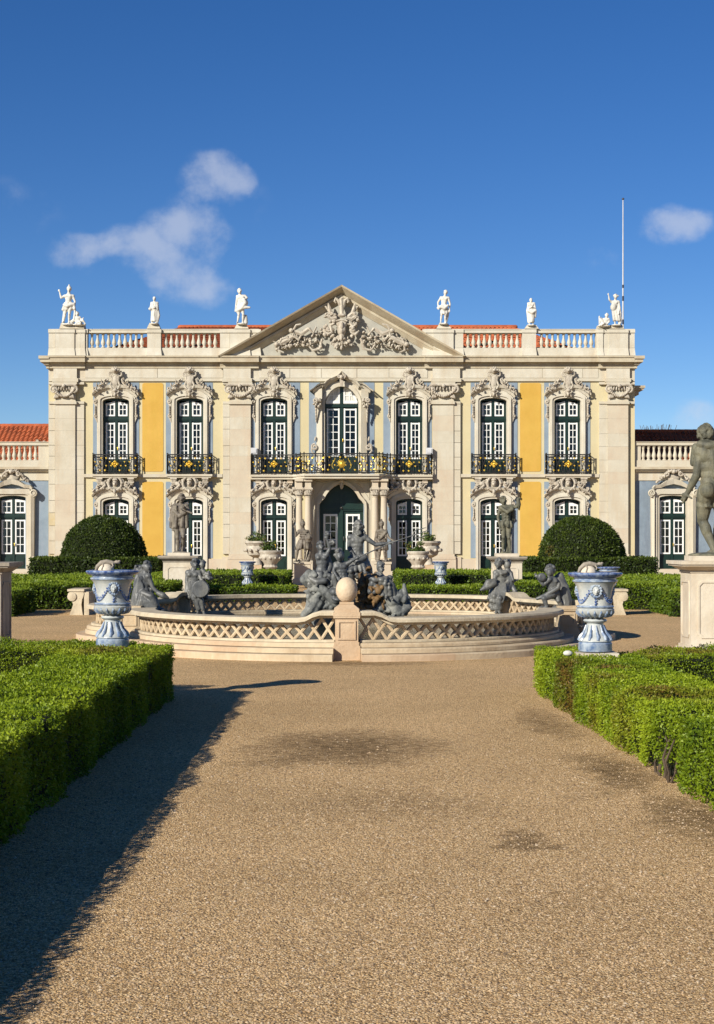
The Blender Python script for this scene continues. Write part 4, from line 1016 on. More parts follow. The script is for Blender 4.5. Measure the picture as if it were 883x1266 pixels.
# ---------------------------------------------------------------- side wings
def wing(cx, xin, xout, sgn, label):
    """cx = door centre, xin = edge at the main block, xout = far end beyond the frame"""
    w = thing('palace_wing', label, 'palace wing', (X(PX0, D), D, 0))
    a, b = min(xin, xout), max(xin, xout); q = -.32
    def B(name, material, boxes, parent=None, **k): return parts(name, material, parent or w, boxes, smooth=False, **k)
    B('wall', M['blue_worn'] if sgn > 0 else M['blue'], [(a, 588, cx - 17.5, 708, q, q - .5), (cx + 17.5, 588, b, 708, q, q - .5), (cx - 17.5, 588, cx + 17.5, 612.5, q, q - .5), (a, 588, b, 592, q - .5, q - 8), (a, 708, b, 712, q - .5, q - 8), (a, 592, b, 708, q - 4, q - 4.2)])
    B('cornice', M['cornice'], [(a, 577, b, 580, q + .35, q - .4), (a, 580, b, 582.5, q + .22, q - .4)])
    fz_ = B('frieze', M['stone'], [(a, 582.5, b, 594, q + .05, q - .4)])
    B('parapet_rail', M['stone'], [(a, 546.5, b, 550.5, q + .2, q - .25), (a, 545.9, b, 546.5, q + .24, q - .29), (a, 569, b, 577, q + .18, q - .25)])
    bx = [(47.5, 60)] if sgn < 0 else [(785, 792.5)]
    for (p0, p1) in bx: B('parapet_pier', M['stone'], [(p0, 550.5, p1, 569, q + .12, q - .2)])
    me = bpy.data.meshes.get('wing_baluster')
    if me is None:
        m_ = MB(); h = u(18.5); m_.lathe([(.08, 0), (.10, .02), (.10, .05), (.06, .08), (.065, .11), (.105, .2), (.105, .26), (.085, .33), (.055, .45), (.05, .53), (.065, .56), (.055, .6), (.095, .65), (.095, h)], (0, 0, 0), 10)
        me = m_.mesh('wing_baluster', M['stone'])
    if sgn < 0: row(3, 42.3 + .3, 569, q + .02, w, 7, me); row(-55, -3.5, 569, q + .02, w, 8, me)
    else: row(797, 843, 569, q + .02, w, 8, me); row(849.6, 895, 569, q + .02, w, 8, me)
    # door
    d = make_window(w, 17.2, 608, 705.5, 616.5, 634.5, 642.5, 685, PX0 - 14.8, PX0 - 1.8, 2, 4, 2.2)
    d.location = ((cx - PX0) / S, -q, 0)
    mb = MB()
    for (hi, ti, si, ho, to, so, p, pb) in [(17, 612.5, 615.5, 20, 609.8, 613, .10, -.3), (20, 609.8, 613, 24, 606, 609, .18, .001)]:
        A = [(-hi, 704)] + arc(hi, ti, si) + [(hi, 704)]; Bq = [(-ho, 704)] + arc(ho, to, so) + [(ho, 704)]
        mb.ribbon(FP(off(A)), FP(off(Bq)), -p, -pb)
    for s_ in (-1, 1):
        ribbon2(mb, off([(s_ * 24, 608), (s_ * 24, 704)]), off([(s_ * 28, 614), (s_ * 27, 704)]), .3, .22, .001)
        FB(mb, PX0 + min(s_ * 23.9, s_ * 28.6), 688, PX0 + max(s_ * 23.9, s_ * 28.6), 704.2, .26, .001)
    s = mb.build('door_surround', M['stone'], w, ((cx - PX0) / S, -q, 0), smooth=False)
    mb = MB()
    ribbon2(mb, off([(-26, 602.5), (-23.5, 599.6), (-16, 598.5), (-9, 594), (0, 591.5), (9, 594), (16, 598.5), (23.5, 599.6), (26, 602.5)]), off([(-25, 606), (-22, 603.5), (-16, 603), (-9, 600), (0, 598), (9, 600), (16, 603), (22, 603.5), (25, 606)]), .40, .3, .001)
    ribbon2(mb, off([(-22, 604), (22, 604)]), off([(-24, 610.5), (24, 610.5)]), .24, .2, .001)
    mb.build('hood', M['stone_white'], s, smooth=False)
    for s_ in (-1, 1):
        o = Orn(); o.mb.lathe([(u(1.6), 0), (u(4.6), .02), (u(4.6), .10), (u(3.4), .13), (u(3.3), .08), (u(1.8), .1), (u(1.2), .13), (.001, .13)], (0, 0, 0), 16)
        o.mb.V = [(fx(PX0 + s_ * 27.3) + x, -.22 - z, fz(609.5) + y) for x, y, z in o.mb.V]
        o.sp(s_ * 27.3, 609.5, 4.6, 1.6, R(-90), 1.5 * s_, .8, .36); o.mb.build('scroll', M['stone'], s)
    o = Orn(); rr = random.Random(14)
    for s_ in (-1, 1):
        for k in range(16): t = k / 15; o.e(s_ * (3 + 18 * t), 583 + 13 * t ** 1.5 + rr.uniform(-1.5, 1.5), rr.uniform(1, 2.2), rr.uniform(1, 2.2), .22 + rr.uniform(0, .1), .1)
        o.sp(s_ * 9, 586, 3.2, .8, R(90), 1.3 * s_, 1.1, .28); o.leaf(s_ * 4, 583, R(90 - 50 * s_), 6, 1.5, .28)
    o.e(0, 583, 3.4, 3, .3, .16); o.e(0, 590, 8, 5, .12, .08)
    o.mb.build('crest', M['carved'], s)
    sb = MB(); FB(sb, PX0 - 24, 703.8, PX0 + 24, 707.5, .75, -.3); FB(sb, PX0 - 27, 707.5, PX0 + 27, 711.6, 1.15, -.2); FB(sb, PX0 - 30, 711.6, PX0 + 30, 720.4, 1.5, -.1); sb.build('door_step', M['stone_pink'], s, smooth=False)
    B('plinth', M['stone_pink'], [(a, 700, cx - 28, 720.4, q + .12, q - .3), (cx + 28, 700, b, 720.4, q + .12, q - .3)])
    # roof
    y0r = 2.5; z0r = fz(574); y1r = 6.6; z1r = HC + (CY - (527 if sgn < 0 else 534)) * (D + y1r) / FPX
    core = MB(); core.box(fx(a), fx(b), 2.4, 10, fz(590), z0r - .05); rfw = core.build('roof', M['stone'], w, smooth=False)
    tiled_roof('roof_tiles', rfw, fx(a), fx(b), fx(a), fx(b), y0r, z0r, y1r, z1r, .235, 11)
    mb = MB(); mb.add([(fx(a), y1r, z1r), (fx(b), y1r, z1r), (fx(b), 10.7, z0r), (fx(a), 10.7, z0r)], [(0, 1, 2, 3)]); mb.build('roof_side', M['tile'], rfw, smooth=False)
    mb = MB(); n = int((fx(b) - fx(a)) / .42)
    for k in range(n): xx = fx(a) + .42 * k; mb.cap((xx, y1r, z1r + .02), (xx + .42, y1r, z1r + .03), .12, .10, 8)
    tag(mb.build('ridge_tiles', M['tile'], rfw), kind='stuff')
    return w, rfw
wl, rfl = wing(14, 59.9, -120, -1, 'low blue wing with a tiled roof adjoining the left end of the palace block')
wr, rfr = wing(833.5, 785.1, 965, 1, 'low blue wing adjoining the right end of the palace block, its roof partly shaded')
mb = MB(); bx_, by_, bz_ = fx(24), 4.6, fz(545); mb.frustum(bx_ - .2, bx_ + .25, by_ - .3, by_ + .5, bz_ - .25, bx_ - .08, bx_ + .02, by_, by_ + .4, bz_ + .35); mb.cap((bx_ + .25, by_, bz_ - .1), (bx_ + .33, by_, bz_ + .22), .08, .09, 8)
mb.build('roof_vent', M['grey_stone'], rfl)
# ================================================================== garden ground
def ground():
    mb = MB()
    mb.add([(-400, -40, 0), (400, -40, 0), (400, 900, 0), (-400, 900, 0)], [(0, 1, 2, 3)])
    return tag(mb.build('ground', M['gravel'], smooth=False), kind='structure')
ground()
def pebbles():
    """loose stones of the gravel close to the camera"""
    n = 50000
    y = 5.6 + 14.0 * (1 - np.sqrt(1 - RNG.random(n))) * (.55 + .45 * RNG.random(n)); half = 0.20 * y + .25; x = (RNG.random(n) * 2 - 1) * half + .12
    s = (.003 + .0065 * RNG.random(n) ** 2.2) * (1 + .25 * (y - 6) / 8)
    base = np.array([(1, 0, 0), (-.5, .87, 0), (-.5, -.87, 0), (0, 0, 1), (.35, .35, .8)], dtype=float)
    base = np.array([(1, 0, .15), (.1, 1, .1), (-1, .1, .12), (-.1, -1, .15), (0, 0, .85)], dtype=float)
    a = RNG.random(n) * 6.283; ca, sa = np.cos(a), np.sin(a)
    el = .6 + .8 * RNG.random((n, 3)); P = base[None] * el[:, None, :] * s[:, None, None]
    V = np.empty((n, 5, 3)); V[..., 0] = P[..., 0] * ca[:, None] - P[..., 1] * sa[:, None] + x[:, None]
    V[..., 1] = P[..., 0] * sa[:, None] + P[..., 1] * ca[:, None] + y[:, None]; V[..., 2] = P[..., 2] - .001
    F = np.array([(0, 1, 4), (1, 2, 4), (2, 3, 4), (3, 0, 4)])[None] + (np.arange(n) * 5)[:, None, None]
    return fast_mesh('gravel_stones', V.reshape(-1, 3), F.reshape(-1, 3), M['pebble'], np.repeat(RNG.random(n), 5), None)
def fast_mesh(name, V, F, material, tone=None, brown=None):
    me = bpy.data.meshes.new(name); nv, nf = len(V), len(F); k = F.shape[1]
    me.vertices.add(nv); me.vertices.foreach_set('co', V.astype(np.float32).ravel())
    me.loops.add(nf * k); me.loops.foreach_set('vertex_index', F.astype(np.int32).ravel())
    me.polygons.add(nf); me.polygons.foreach_set('loop_start', np.arange(0, nf * k, k, dtype=np.int32))
    me.update(calc_edges=True); me.materials.append(material)
    if tone is not None:
        at = me.color_attributes.new('tone', 'FLOAT_COLOR', 'POINT'); c = np.zeros((nv, 4), np.float32); c[:, 0] = np.clip(tone, 0, 1); c[:, 3] = 1
        if brown is not None: c[:, 1] = np.clip(brown, 0, 1)
        at.data.foreach_set('color', c.ravel())
    return bpy.data.objects.new(name, me)
tag(link(pebbles()), kind='stuff', label=None)

# ================================================================== leaves
def sn(P, f, seed=0):
    """cheap smooth noise in -1..1"""
    r = np.random.default_rng(seed); out = 0
    for k in range(5):
        d = r.normal(size=3) * f; out = out + np.sin(P @ d + r.random() * 6.28)
    return out / 2.6
def leaves(P, Nrm, size, tone, brown, name, material, parent, flop=.9, aspect=.55):
    n = len(P); t = RNG.normal(size=(n, 3)); d = Nrm * .5 + RNG.normal(size=(n, 3)) * flop; d /= np.linalg.norm(d, axis=1, keepdims=True)   # leaf direction
    sd = np.cross(d, t); sd /= np.linalg.norm(sd, axis=1, keepdims=True) + 1e-9
    L = size * (.65 + .7 * RNG.random(n))[:, None]; up = np.cross(sd, d)
    V = np.empty((n, 4, 3)); V[:, 0] = P; V[:, 1] = P + d * L * .5 + sd * L * aspect * .5 + up * L * .08; V[:, 2] = P + d * L; V[:, 3] = P + d * L * .5 - sd * L * aspect * .5 + up * L * .08
    F = np.arange(n * 4).reshape(n, 4)
    o = fast_mesh(name, V.reshape(-1, 3), F, material, np.repeat(tone, 4), np.repeat(brown, 4))
    return tag(link(o, parent), kind='stuff')
def hedge(poly, h, dens, size, label, material='box_leaf', brown=(), cat='hedge', group=None, rough=.022, tops=1.0, name='box_hedge', skip=(), tone_shift=0.0, holes=(), top_light_tone=.06, side_shade_tone=-.02, core=.09):
    """a clipped hedge on a convex plan: dark twiggy inside and a skin of single leaves"""
    P2 = np.array(poly, float); c = P2.mean(0); n = len(P2)
    t = thing(name, label, cat, (c[0], c[1], 0), group)
    loc = P2 - c
    # area orientation counter-clockwise
    ar = sum(loc[i][0] * loc[(i + 1) % n][1] - loc[(i + 1) % n][0] * loc[i][1] for i in range(n))
    if ar < 0: loc = loc[::-1]
    def inset(q):
        out = []
        for i in range(n):
            a, b, c_ = loc[i - 1], loc[i], loc[(i + 1) % n]; e1 = (b - a) / np.linalg.norm(b - a); e2 = (c_ - b) / np.linalg.norm(c_ - b)
            n1 = np.array([-e1[1], e1[0]]); n2 = np.array([-e2[1], e2[0]]); out.append(b + (n1 + n2) * q / max(1 + n1.dot(n2), .25))
        return np.array(out)
    # inner body, subdivided along its sides so that it is not a plain prism
    mb = MB(); ring = []
    for i in range(n):
        a, b = inset(core)[i], inset(core)[(i + 1) % n]; m = max(2, int(np.linalg.norm(b - a) / .35))
        for k in range(m): ring.append(a + (b - a) * k / m)
    m = len(ring); V = []
    for z in (0.0, h * .35, h * .7, h - core):
        for i, q in enumerate(ring):
            V.append((q[0] + .02 * math.sin(i * 2.3 + z * 17), q[1] + .02 * math.sin(i * 5.1 + z * 9), z))
    V.append((0, 0, h - core)); F = [(r * m + i, r * m + (i + 1) % m, (r + 1) * m + (i + 1) % m, (r + 1) * m + i) for r in range(3) for i in range(m)] + [(3 * m + i, 3 * m + (i + 1) % m, 4 * m) for i in range(m)]
    mb.add(V, F); mb.build('branches', M['hedge_core'], t, smooth=True, ang=1.2)
    Ps, Ns = [], []
    lo, hi = loc.min(0), loc.max(0); area = (hi - lo).prod(); k = int(area * dens * tops)
    q = lo + (hi - lo) * RNG.random((k, 2)); ok = np.ones(k, bool)
    for i in range(n):
        a, b = loc[i], loc[(i + 1) % n]; ok &= ((b[0] - a[0]) * (q[:, 1] - a[1]) - (b[1] - a[1]) * (q[:, 0] - a[0])) > 0
    q = q[ok]; Ps.append(np.c_[q, np.full(len(q), h)]); Ns.append(np.tile([0, 0, 1.0], (len(q), 1)))
    for i in range(n):
        if i in skip: continue
        a, b = loc[i], loc[(i + 1) % n]; L = np.linalg.norm(b - a); k = int(L * h * dens * 1.25); f = RNG.random(k)
        zz = h * RNG.random(k) ** .85; e = (b - a) / L; nr = np.array([e[1], -e[0], 0.05])
        Ps.append(np.c_[a + (b - a) * f[:, None], zz]); Ns.append(np.tile(nr, (k, 1)))
    P = np.vstack(Ps); Nn = np.vstack(Ns)
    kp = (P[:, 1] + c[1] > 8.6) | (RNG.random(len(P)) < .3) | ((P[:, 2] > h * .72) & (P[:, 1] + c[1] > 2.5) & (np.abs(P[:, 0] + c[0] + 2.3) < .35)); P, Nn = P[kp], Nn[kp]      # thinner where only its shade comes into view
    W_ = P + [c[0], c[1], 0]
    P = P + Nn * (rough * 1.4 * sn(W_, 3.0, 5) + rough * .9 * sn(W_, 11, 6) - rough * .8)[:, None] + RNG.normal(size=P.shape) * rough * .55
    P[:, 2] = np.maximum(P[:, 2], .01)
    for (hx, hy, hz, hr) in holes:
        dd = np.linalg.norm((W_ - np.array([hx, hy, hz])) / np.array([1, 1, 1]), axis=1); keep = dd > hr * (1 + .3 * sn(W_, 20, 3)); P, Nn, W_ = P[keep], Nn[keep], W_[keep]
    tone = .45 + .20 * sn(W_, 7, 1) + .13 * sn(W_, 1.6, 2) + RNG.normal(size=len(P)) * .15 + tone_shift + np.where(Nn[:, 2] > .5, top_light_tone, side_shade_tone)  # sun and self-shade put into leaf tone by face, besides newer top growth
    br = np.zeros(len(P))
    for (bx, by, rx, ry, st) in brown:
        e = ((W_[:, 0] - bx) / rx) ** 2 + ((W_[:, 1] - by) / ry) ** 2
        br = np.maximum(br, st * np.clip(1.15 - e, 0, 1) * np.clip(.75 + .55 * sn(W_, 9, 9), 0, 1) * (RNG.random(len(P)) * .8 + .35))
    leaves(P, Nn, size, tone, br, 'leaves', M[material], t)
    return t
# ================================================================== hedges
HL = .68
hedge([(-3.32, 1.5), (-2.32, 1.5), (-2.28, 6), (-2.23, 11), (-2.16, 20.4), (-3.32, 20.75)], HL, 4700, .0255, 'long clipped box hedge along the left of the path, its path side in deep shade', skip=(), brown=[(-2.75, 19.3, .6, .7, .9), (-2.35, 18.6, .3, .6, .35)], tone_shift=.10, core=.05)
hedge([(-3.324, 20.1), (-3.324, 20.76), (-6.6, 22.4), (-8.2, 22.4), (-8.2, 20.1)], HL, 3900, .0255, 'clipped box hedge running left from the left path hedge, below the left faience urn', brown=[(-3.6, 20.4, .5, .3, .3)], tone_shift=.10)
hedge([(-2.75, 20.95), (-2.72, 21.25), (-3.6, 21.5), (-3.6, 21.2)], .66, 3600, .027, 'small tuft of box hedge directly behind the left faience urn', tone_shift=.08)
HR = .56
hedge([(3.72, 3.0), (3.02, 3.0), (2.74, 12.0), (2.62, 16.7), (2.52, 21.2), (3.66, 20.75), (3.72, 16)], HR, 4800, .026, 'long sunlit box hedge on the right edge of the path with brown scorched patches',
      brown=[(2.62, 18.6, .35, .75, 1.0), (3.0, 18.4, .5, .45, .9), (2.75, 16.9, .28, .45, .7), (3.15, 15.2, .65, .6, .9), (3.4, 13.9, .5, .5, .5), (2.72, 15.6, .2, .3, .5)], tone_shift=.12, holes=[(2.66, 14.0, .0, .24), (2.68, 13.4, .02, .2), (2.66, 14.0, .18, .14), (2.78, 15.9, .5, .13)])
hedge([(3.724, 20.2), (3.724, 20.9), (5.2, 22.3), (8.6, 22.5), (8.6, 20.2)], HR, 3600, .026, 'clipped box hedge running right from the right path hedge, below the right faience urn', brown=[(4.6, 20.9, .9, .6, .9), (3.9, 20.5, .4, .4, .6), (6, 21.6, .8, .5, .5)], tone_shift=.12)
hedge([(2.62, 21.6), (2.6, 22.0), (3.5, 21.9), (3.5, 21.5)], .55, 3600, .027, 'small tuft of box hedge directly behind the right faience urn', tone_shift=.1)
# bare stems where the right hedge is open at its foot
tw = thing('hedge_stem', 'bare woody stems at the foot of the right path hedge', 'shrub stem', (2.72, 13.8, 0))
mb = MB(); rr = random.Random(4)
for k in range(7):
    x, y = rr.uniform(-.06, .02), rr.uniform(-.55, .35); pts = [(x, y, 0)]
    for q in range(4): pts.append((pts[-1][0] + rr.uniform(-.035, .05), pts[-1][1] + rr.uniform(-.05, .05), pts[-1][2] + .09))
    mb.tube(pts, [.014, .012, .011, .009, .007], 6)
mb.build('stem', M['bark'], tw)
def far_hedges(s, wd):
    mx = lambda poly: [(s * x - (0 if s > 0 else .05), y) for x, y in poly]
    B = dict(material='box_far', dens=600, size=.075, rough=.02, top_light_tone=.34, side_shade_tone=-.20)  # bright sunlit tops and dim fronts painted in by leaf tone
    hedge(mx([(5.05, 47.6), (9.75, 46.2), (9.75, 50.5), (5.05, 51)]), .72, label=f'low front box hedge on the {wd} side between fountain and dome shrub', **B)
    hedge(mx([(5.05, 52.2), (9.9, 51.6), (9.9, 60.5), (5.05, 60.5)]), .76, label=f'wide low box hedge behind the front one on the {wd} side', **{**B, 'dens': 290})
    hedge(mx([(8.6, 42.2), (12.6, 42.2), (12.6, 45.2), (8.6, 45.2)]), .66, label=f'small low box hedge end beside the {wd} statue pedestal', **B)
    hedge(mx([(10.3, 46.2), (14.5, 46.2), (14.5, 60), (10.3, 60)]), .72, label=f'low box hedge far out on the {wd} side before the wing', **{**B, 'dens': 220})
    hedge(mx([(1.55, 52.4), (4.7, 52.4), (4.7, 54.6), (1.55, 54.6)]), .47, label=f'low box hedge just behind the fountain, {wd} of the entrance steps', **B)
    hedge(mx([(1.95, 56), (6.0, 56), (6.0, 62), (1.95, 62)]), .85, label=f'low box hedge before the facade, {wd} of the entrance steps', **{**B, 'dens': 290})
    hedge(mx([(7.35, 65.0), (12.6, 65.0), (12.6, 69), (7.35, 69)]), 1.26, label=f'tall dark hedge block under the {wd} dome shrub', **{**B, 'material': 'yew_leaf', 'size': .10, 'dens': 290, 'side_shade_tone': -.05})
    # clipped dome
    px, rx = ((128.3, 51.8) if s < 0 else (719.5, 52.8)); d = 67.0
    c = np.array([X(px, d), d, .95]); r = rx * d / FPX; hz = 1.96 if s < 0 else 1.94
    t = thing('topiary_dome', f'{"large smooth" if s < 0 else "large sunlit"} dome shaped topiary shrub rising from the {wd} tall hedge', 'topiary', tuple(c * [1, 1, 0]))
    mb = MB(); prof = [(r * .93, .6)]
    for k in range(1, 13):
        a = R(90 * k / 12); prof.append((max(r * .955 * math.cos(a) ** .92, .01), .95 + hz * .965 * math.sin(a) ** .95 + .1))
    mb.lathe(prof, (0, 0, 0), 36); mb.build('branches', M['hedge_core'], t)
    n = 14000; v = RNG.normal(size=(n, 3)); v[:, 2] = np.abs(v[:, 2]); v /= np.linalg.norm(v, axis=1, keepdims=True)
    el = np.arcsin(v[:, 2]); az = np.arctan2(v[:, 1], v[:, 0]); cr = np.cos(el) ** .92
    P = np.c_[r * cr * np.cos(az), r * cr * np.sin(az), .62 + .43 * (np.sin(el) > .0) + hz * np.sin(el) ** .95 - .0]
    low = RNG.random(n) < .16; P[low, 2] = .62 + .5 * RNG.random(low.sum()); P[low, 0] = r * np.cos(az[low]); P[low, 1] = r * np.sin(az[low]); v[low, 2] = 0
    P += v * (.035 * sn(P, 2.2, 7) + .03 * sn(P, 9, 8))[:, None] + RNG.normal(size=P.shape) * .013
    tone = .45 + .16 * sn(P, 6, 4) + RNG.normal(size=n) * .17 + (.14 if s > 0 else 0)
    br = np.where(np.linalg.norm(P - np.array([-r * .72, -r * .45, 1.55]), axis=1) < .32, .75 * RNG.random(n), 0) if s > 0 else np.zeros(n)
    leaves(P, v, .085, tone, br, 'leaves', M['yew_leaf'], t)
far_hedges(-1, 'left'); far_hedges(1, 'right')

# ================================================================== fountain
fo = thing('fountain', 'round stone fountain basin with a lattice parapet in the middle of the forecourt', 'fountain', (0, 33.2, 0))
FC = Vector((0, 33.2))
def bez(a, c, b, n): return [((1 - t) ** 2 * a[0] + 2 * t * (1 - t) * c[0] + t * t * b[0], (1 - t) ** 2 * a[1] + 2 * t * (1 - t) * c[1] + t * t * b[1]) for t in np.linspace(0, 1, n)]
def arcp(cx, cy, rx, ry, a0, a1, n): return [(cx + rx * math.cos(R(a)), cy + ry * math.sin(R(a))) for a in np.linspace(a0, a1, n)]
SECT = [arcp(.06, 31.1, 3.9, 3.9, -93, -182, 40), arcp(.06, 31.1, 3.9, 3.9, -87, 2, 40),
        bez((-4.4, 31.9), (-5.9, 33.0), (-3.75, 36.9), 24), bez((4.55, 31.9), (5.9, 33.0), (3.8, 36.9), 24),
        arcp(0, 37.25, 3.65, 2.0, 178, 92.5, 24), arcp(0, 37.25, 3.7, 2.0, 2, 87.5, 24)]
def resample(path, step):
    ln = [0]
    for a, b in zip(path, path[1:]): ln.append(ln[-1] + math.dist(a, b))
    n = max(1, round(ln[-1] / step)); f = along(path)
    return [f(i / n) for i in range(n + 1)], ln[-1]
def outward(path, i):
    a, b = path[max(0, i - 1)], path[min(len(path) - 1, i + 1)]; t = Vector((b[0] - a[0], b[1] - a[1])).normalized(); nrm = Vector((t.y, -t.x))
    if nrm.dot(Vector(path[i]) - FC) < 0: nrm = -nrm
    return nrm, t
def ring(path, i0, i1, oi, oo, z0, z1, chamfer=0.0):
    mb = MB(); V = []; m = i1 - i0 + 1
    for i in range(i0, i1 + 1):
        nr, t = outward(path, i); p = Vector(path[i])
        a = p + nr * oi; b = p + nr * oo; bc = p + nr * (oo - chamfer)
        zt = z1(i) if callable(z1) else z1; zb = z0(i) if callable(z0) else z0
        V += [(a.x, a.y - 33.2, zb), (b.x, b.y - 33.2, zb), (b.x, b.y - 33.2, zt - chamfer), (bc.x, bc.y - 33.2, zt), (a.x, a.y - 33.2, zt)]
    F = [(0, 1, 2, 3, 4), tuple(range(5 * m - 1, 5 * m - 6, -1))]
    for i in range(m - 1):
        p = 5 * i; q = p + 5
        for k in range(5): F.append((p + k, q + k, q + (k + 1) % 5, p + (k + 1) % 5))
    mb.add(V, F); return mb
LZ0, LZ1 = .33, .575; STEP = .235
dg_ = math.hypot(STEP, LZ1 - LZ0); tilt = math.atan2(LZ1 - LZ0, STEP)
mb = MB(); mb.box(-dg_ / 2, dg_ / 2, -.045, .045, -.023, .023); mb.box(-dg_ / 2, dg_ / 2, -.052, .052, -.008, .008)
bar_me = mb.mesh('lattice_bar', M['fount'], smooth=False)
for si, path in enumerate(SECT):
    pts, Ltot = resample(path, STEP / 2); n = len(pts) - 1
    seglen = Ltot / n
    dist_end = lambda i: min(i, n - i) * seglen
    def rise(i):
        de = dist_end(i) if si > 1 else (i * seglen if True else 0)
        if si in (0, 1) and (n - i) * seglen < de: de = 9
        q_ = min(1, max(0, (de - .24) / .30)); return .12 * (1 - q_ * q_ * (3 - 2 * q_))
    mats = [M['fount'], M['fount_wet'], M['fount']]
    for (oi, oo, z0, z1, nm, mt, per, ch) in [(-.2, .62, 0, .115, 'step_stone', 'fount', 14, .015), (-.2, .43, .12, .205, 'step_stone', 'fount', 12, .02), (-.2, .24, .21, .285, 'plinth_stone', 'fount', 13, .03), (-.16, .15, .288, .332, 'bottom_rail', 'fount_rim', 16, .01)]:
        if si in (2, 3) and nm == 'step_stone': oo = oo - .16
        i = 0
        while i < n:
            j = min(n, i + per + random.randint(-2, 2))
            if n - j < 4: j = n
            ring(pts, i, j, oi, oo, z0, z1 - random.uniform(0, .004), ch).build(nm, random.choice([M[mt], M[mt], M[mt], M['fount_wet'] if mt == 'fount' else M[mt]]), fo, smooth=False); i = j
    i = 0
    while i < n:
        j = min(n, i + 15 + random.randint(-2, 3))
        if n - j < 4: j = n
        ring(pts, i, j, -.13, .13, lambda k: .575 + rise(k), lambda k: .625 + rise(k), .01).build('top_rail', M['fount_rim'], fo, smooth=False)
        ring(pts, i, j, -.24, .24, lambda k: .625 + rise(k), lambda k: .70 + rise(k), .03).build('rim_stone', M['fount_rim'], fo, smooth=False); i = j
    for k in range(0, n - 1, 2):
        if k + 2 > n: break
        a, b = Vector(pts[k]), Vector(pts[k + 2]); c = (a + b) / 2; nr, t = outward(pts, k + 1); ang = math.atan2((b - a).y, (b - a).x)
        r_ = rise(k + 1); L_ = (b - a).length / STEP
        for sg in (1, -1):
            o = inst(bar_me, 'lattice_bar', fo, (c.x + nr.x * .004 * sg, c.y - 33.2 + nr.y * .004 * sg, (LZ0 + LZ1) / 2 + r_ * .5)); 
            o.rotation_euler = (0, -sg * math.atan2(LZ1 - LZ0 + r_, STEP * L_), ang); o.scale = (math.hypot(STEP * L_, LZ1 - LZ0 + r_) / dg_, 1, 1)
def pier(x, y, w, dp, h, ang, mt='fount', ov=.06):
    p = empty_part('pier', fo, (x, y - 33.2, 0)); p.rotation_euler = (0, 0, ang)
    mb = MB(); mb.box(-w / 2 - ov, w / 2 + ov, -dp / 2 - ov, dp / 2 + ov, 0, .24); mb.box(-w / 2 - ov * .5, w / 2 + ov * .5, -dp / 2 - ov * .5, dp / 2 + ov * .5, .24, .30); mb.box(-w / 2, w / 2, -dp / 2, dp / 2, .30, h - .10); mb.box(-w / 2 - .03, w / 2 + .03, -dp / 2 - .03, dp / 2 + .03, h - .10, h - .07)
    mb.box(-w / 2 - ov, w / 2 + ov, -dp / 2 - ov, dp / 2 + ov, h - .07, h)
    mb.build('pier_body', M[mt], p, smooth=False)
    f = MB(); y0 = -dp / 2 - .022
    for (a, b, c, d) in [(-w / 2 + .04, w / 2 - .04, .34, .37), (-w / 2 + .04, w / 2 - .04, h - .17, h - .14)]: f.box(a, b, y0, -dp / 2 + .001, c, d)
    for s in (-1, 1): f.box(min(s * (w / 2 - .04), s * (w / 2 - .07)), max(s * (w / 2 - .04), s * (w / 2 - .07)), y0, -dp / 2 + .001, .37, h - .17)
    f.build('pier_panel', M[mt], p, smooth=False)
    return p
pier(.05, 27.2, .385, .44, .80, 0, 'fount_wet', .035)
pier(-4.18, 31.65, .40, .5, .72, R(0), ov=.045); pier(4.38, 31.75, .34, .5, .72, R(0), ov=.045)
pier(-3.72, 37.08, .36, .4, .78, 0); pier(3.77, 37.08, .36, .4, .78, 0)
pier(0, 39.25, .4, .4, .78, 0)
# water
mb = MB(); wp = [(.06 + 3.82 * math.cos(R(a)), 31.1 + 3.82 * math.sin(R(a))) for a in range(180, 361, 6)] + [(4.4, 32.0), (4.95, 33.2), (4.7, 35.0), (3.7, 37.0), (3.0, 38.4), (1.5, 39.0), (0, 39.1), (-1.5, 39.0), (-3.0, 38.4), (-3.7, 37.0), (-4.7, 35.0), (-4.95, 33.2), (-4.3, 32.0)]
mb.add([(x, y, .24) for x, y in wp], [tuple(range(len(wp)))]); tag(mb.build('water', M['water'], smooth=False), kind='structure')
# ball on the front post
mb = MB(); w = lambda a, j: 1 + .02 * math.sin(3 * a + j)
mb.lathe([(.20, 0), (.20, .05), (.13, .09), (.10, .13), (.115, .16)] , (0, 0, 0), 24)
b_ = thing('stone_ball', 'pale stone ball on a moulded foot atop the front fountain post', 'stone ball', (.05, 27.2, .80))
m2 = MB(); m2.box(-.21, .21, -.21, .21, 0, .055); m2.frustum(-.21, .21, -.21, .21, .055, -.11, .11, -.11, .11, .13); m2.box(-.12, .12, -.12, .12, .13, .165); m2.build('foot', M['fount_wet'], b_, smooth=False)
m3 = MB(); m3.ell((0, 0, .365), (.182, .182, .215), None, 28, 18); m3.build('ball', M['ball'], b_)

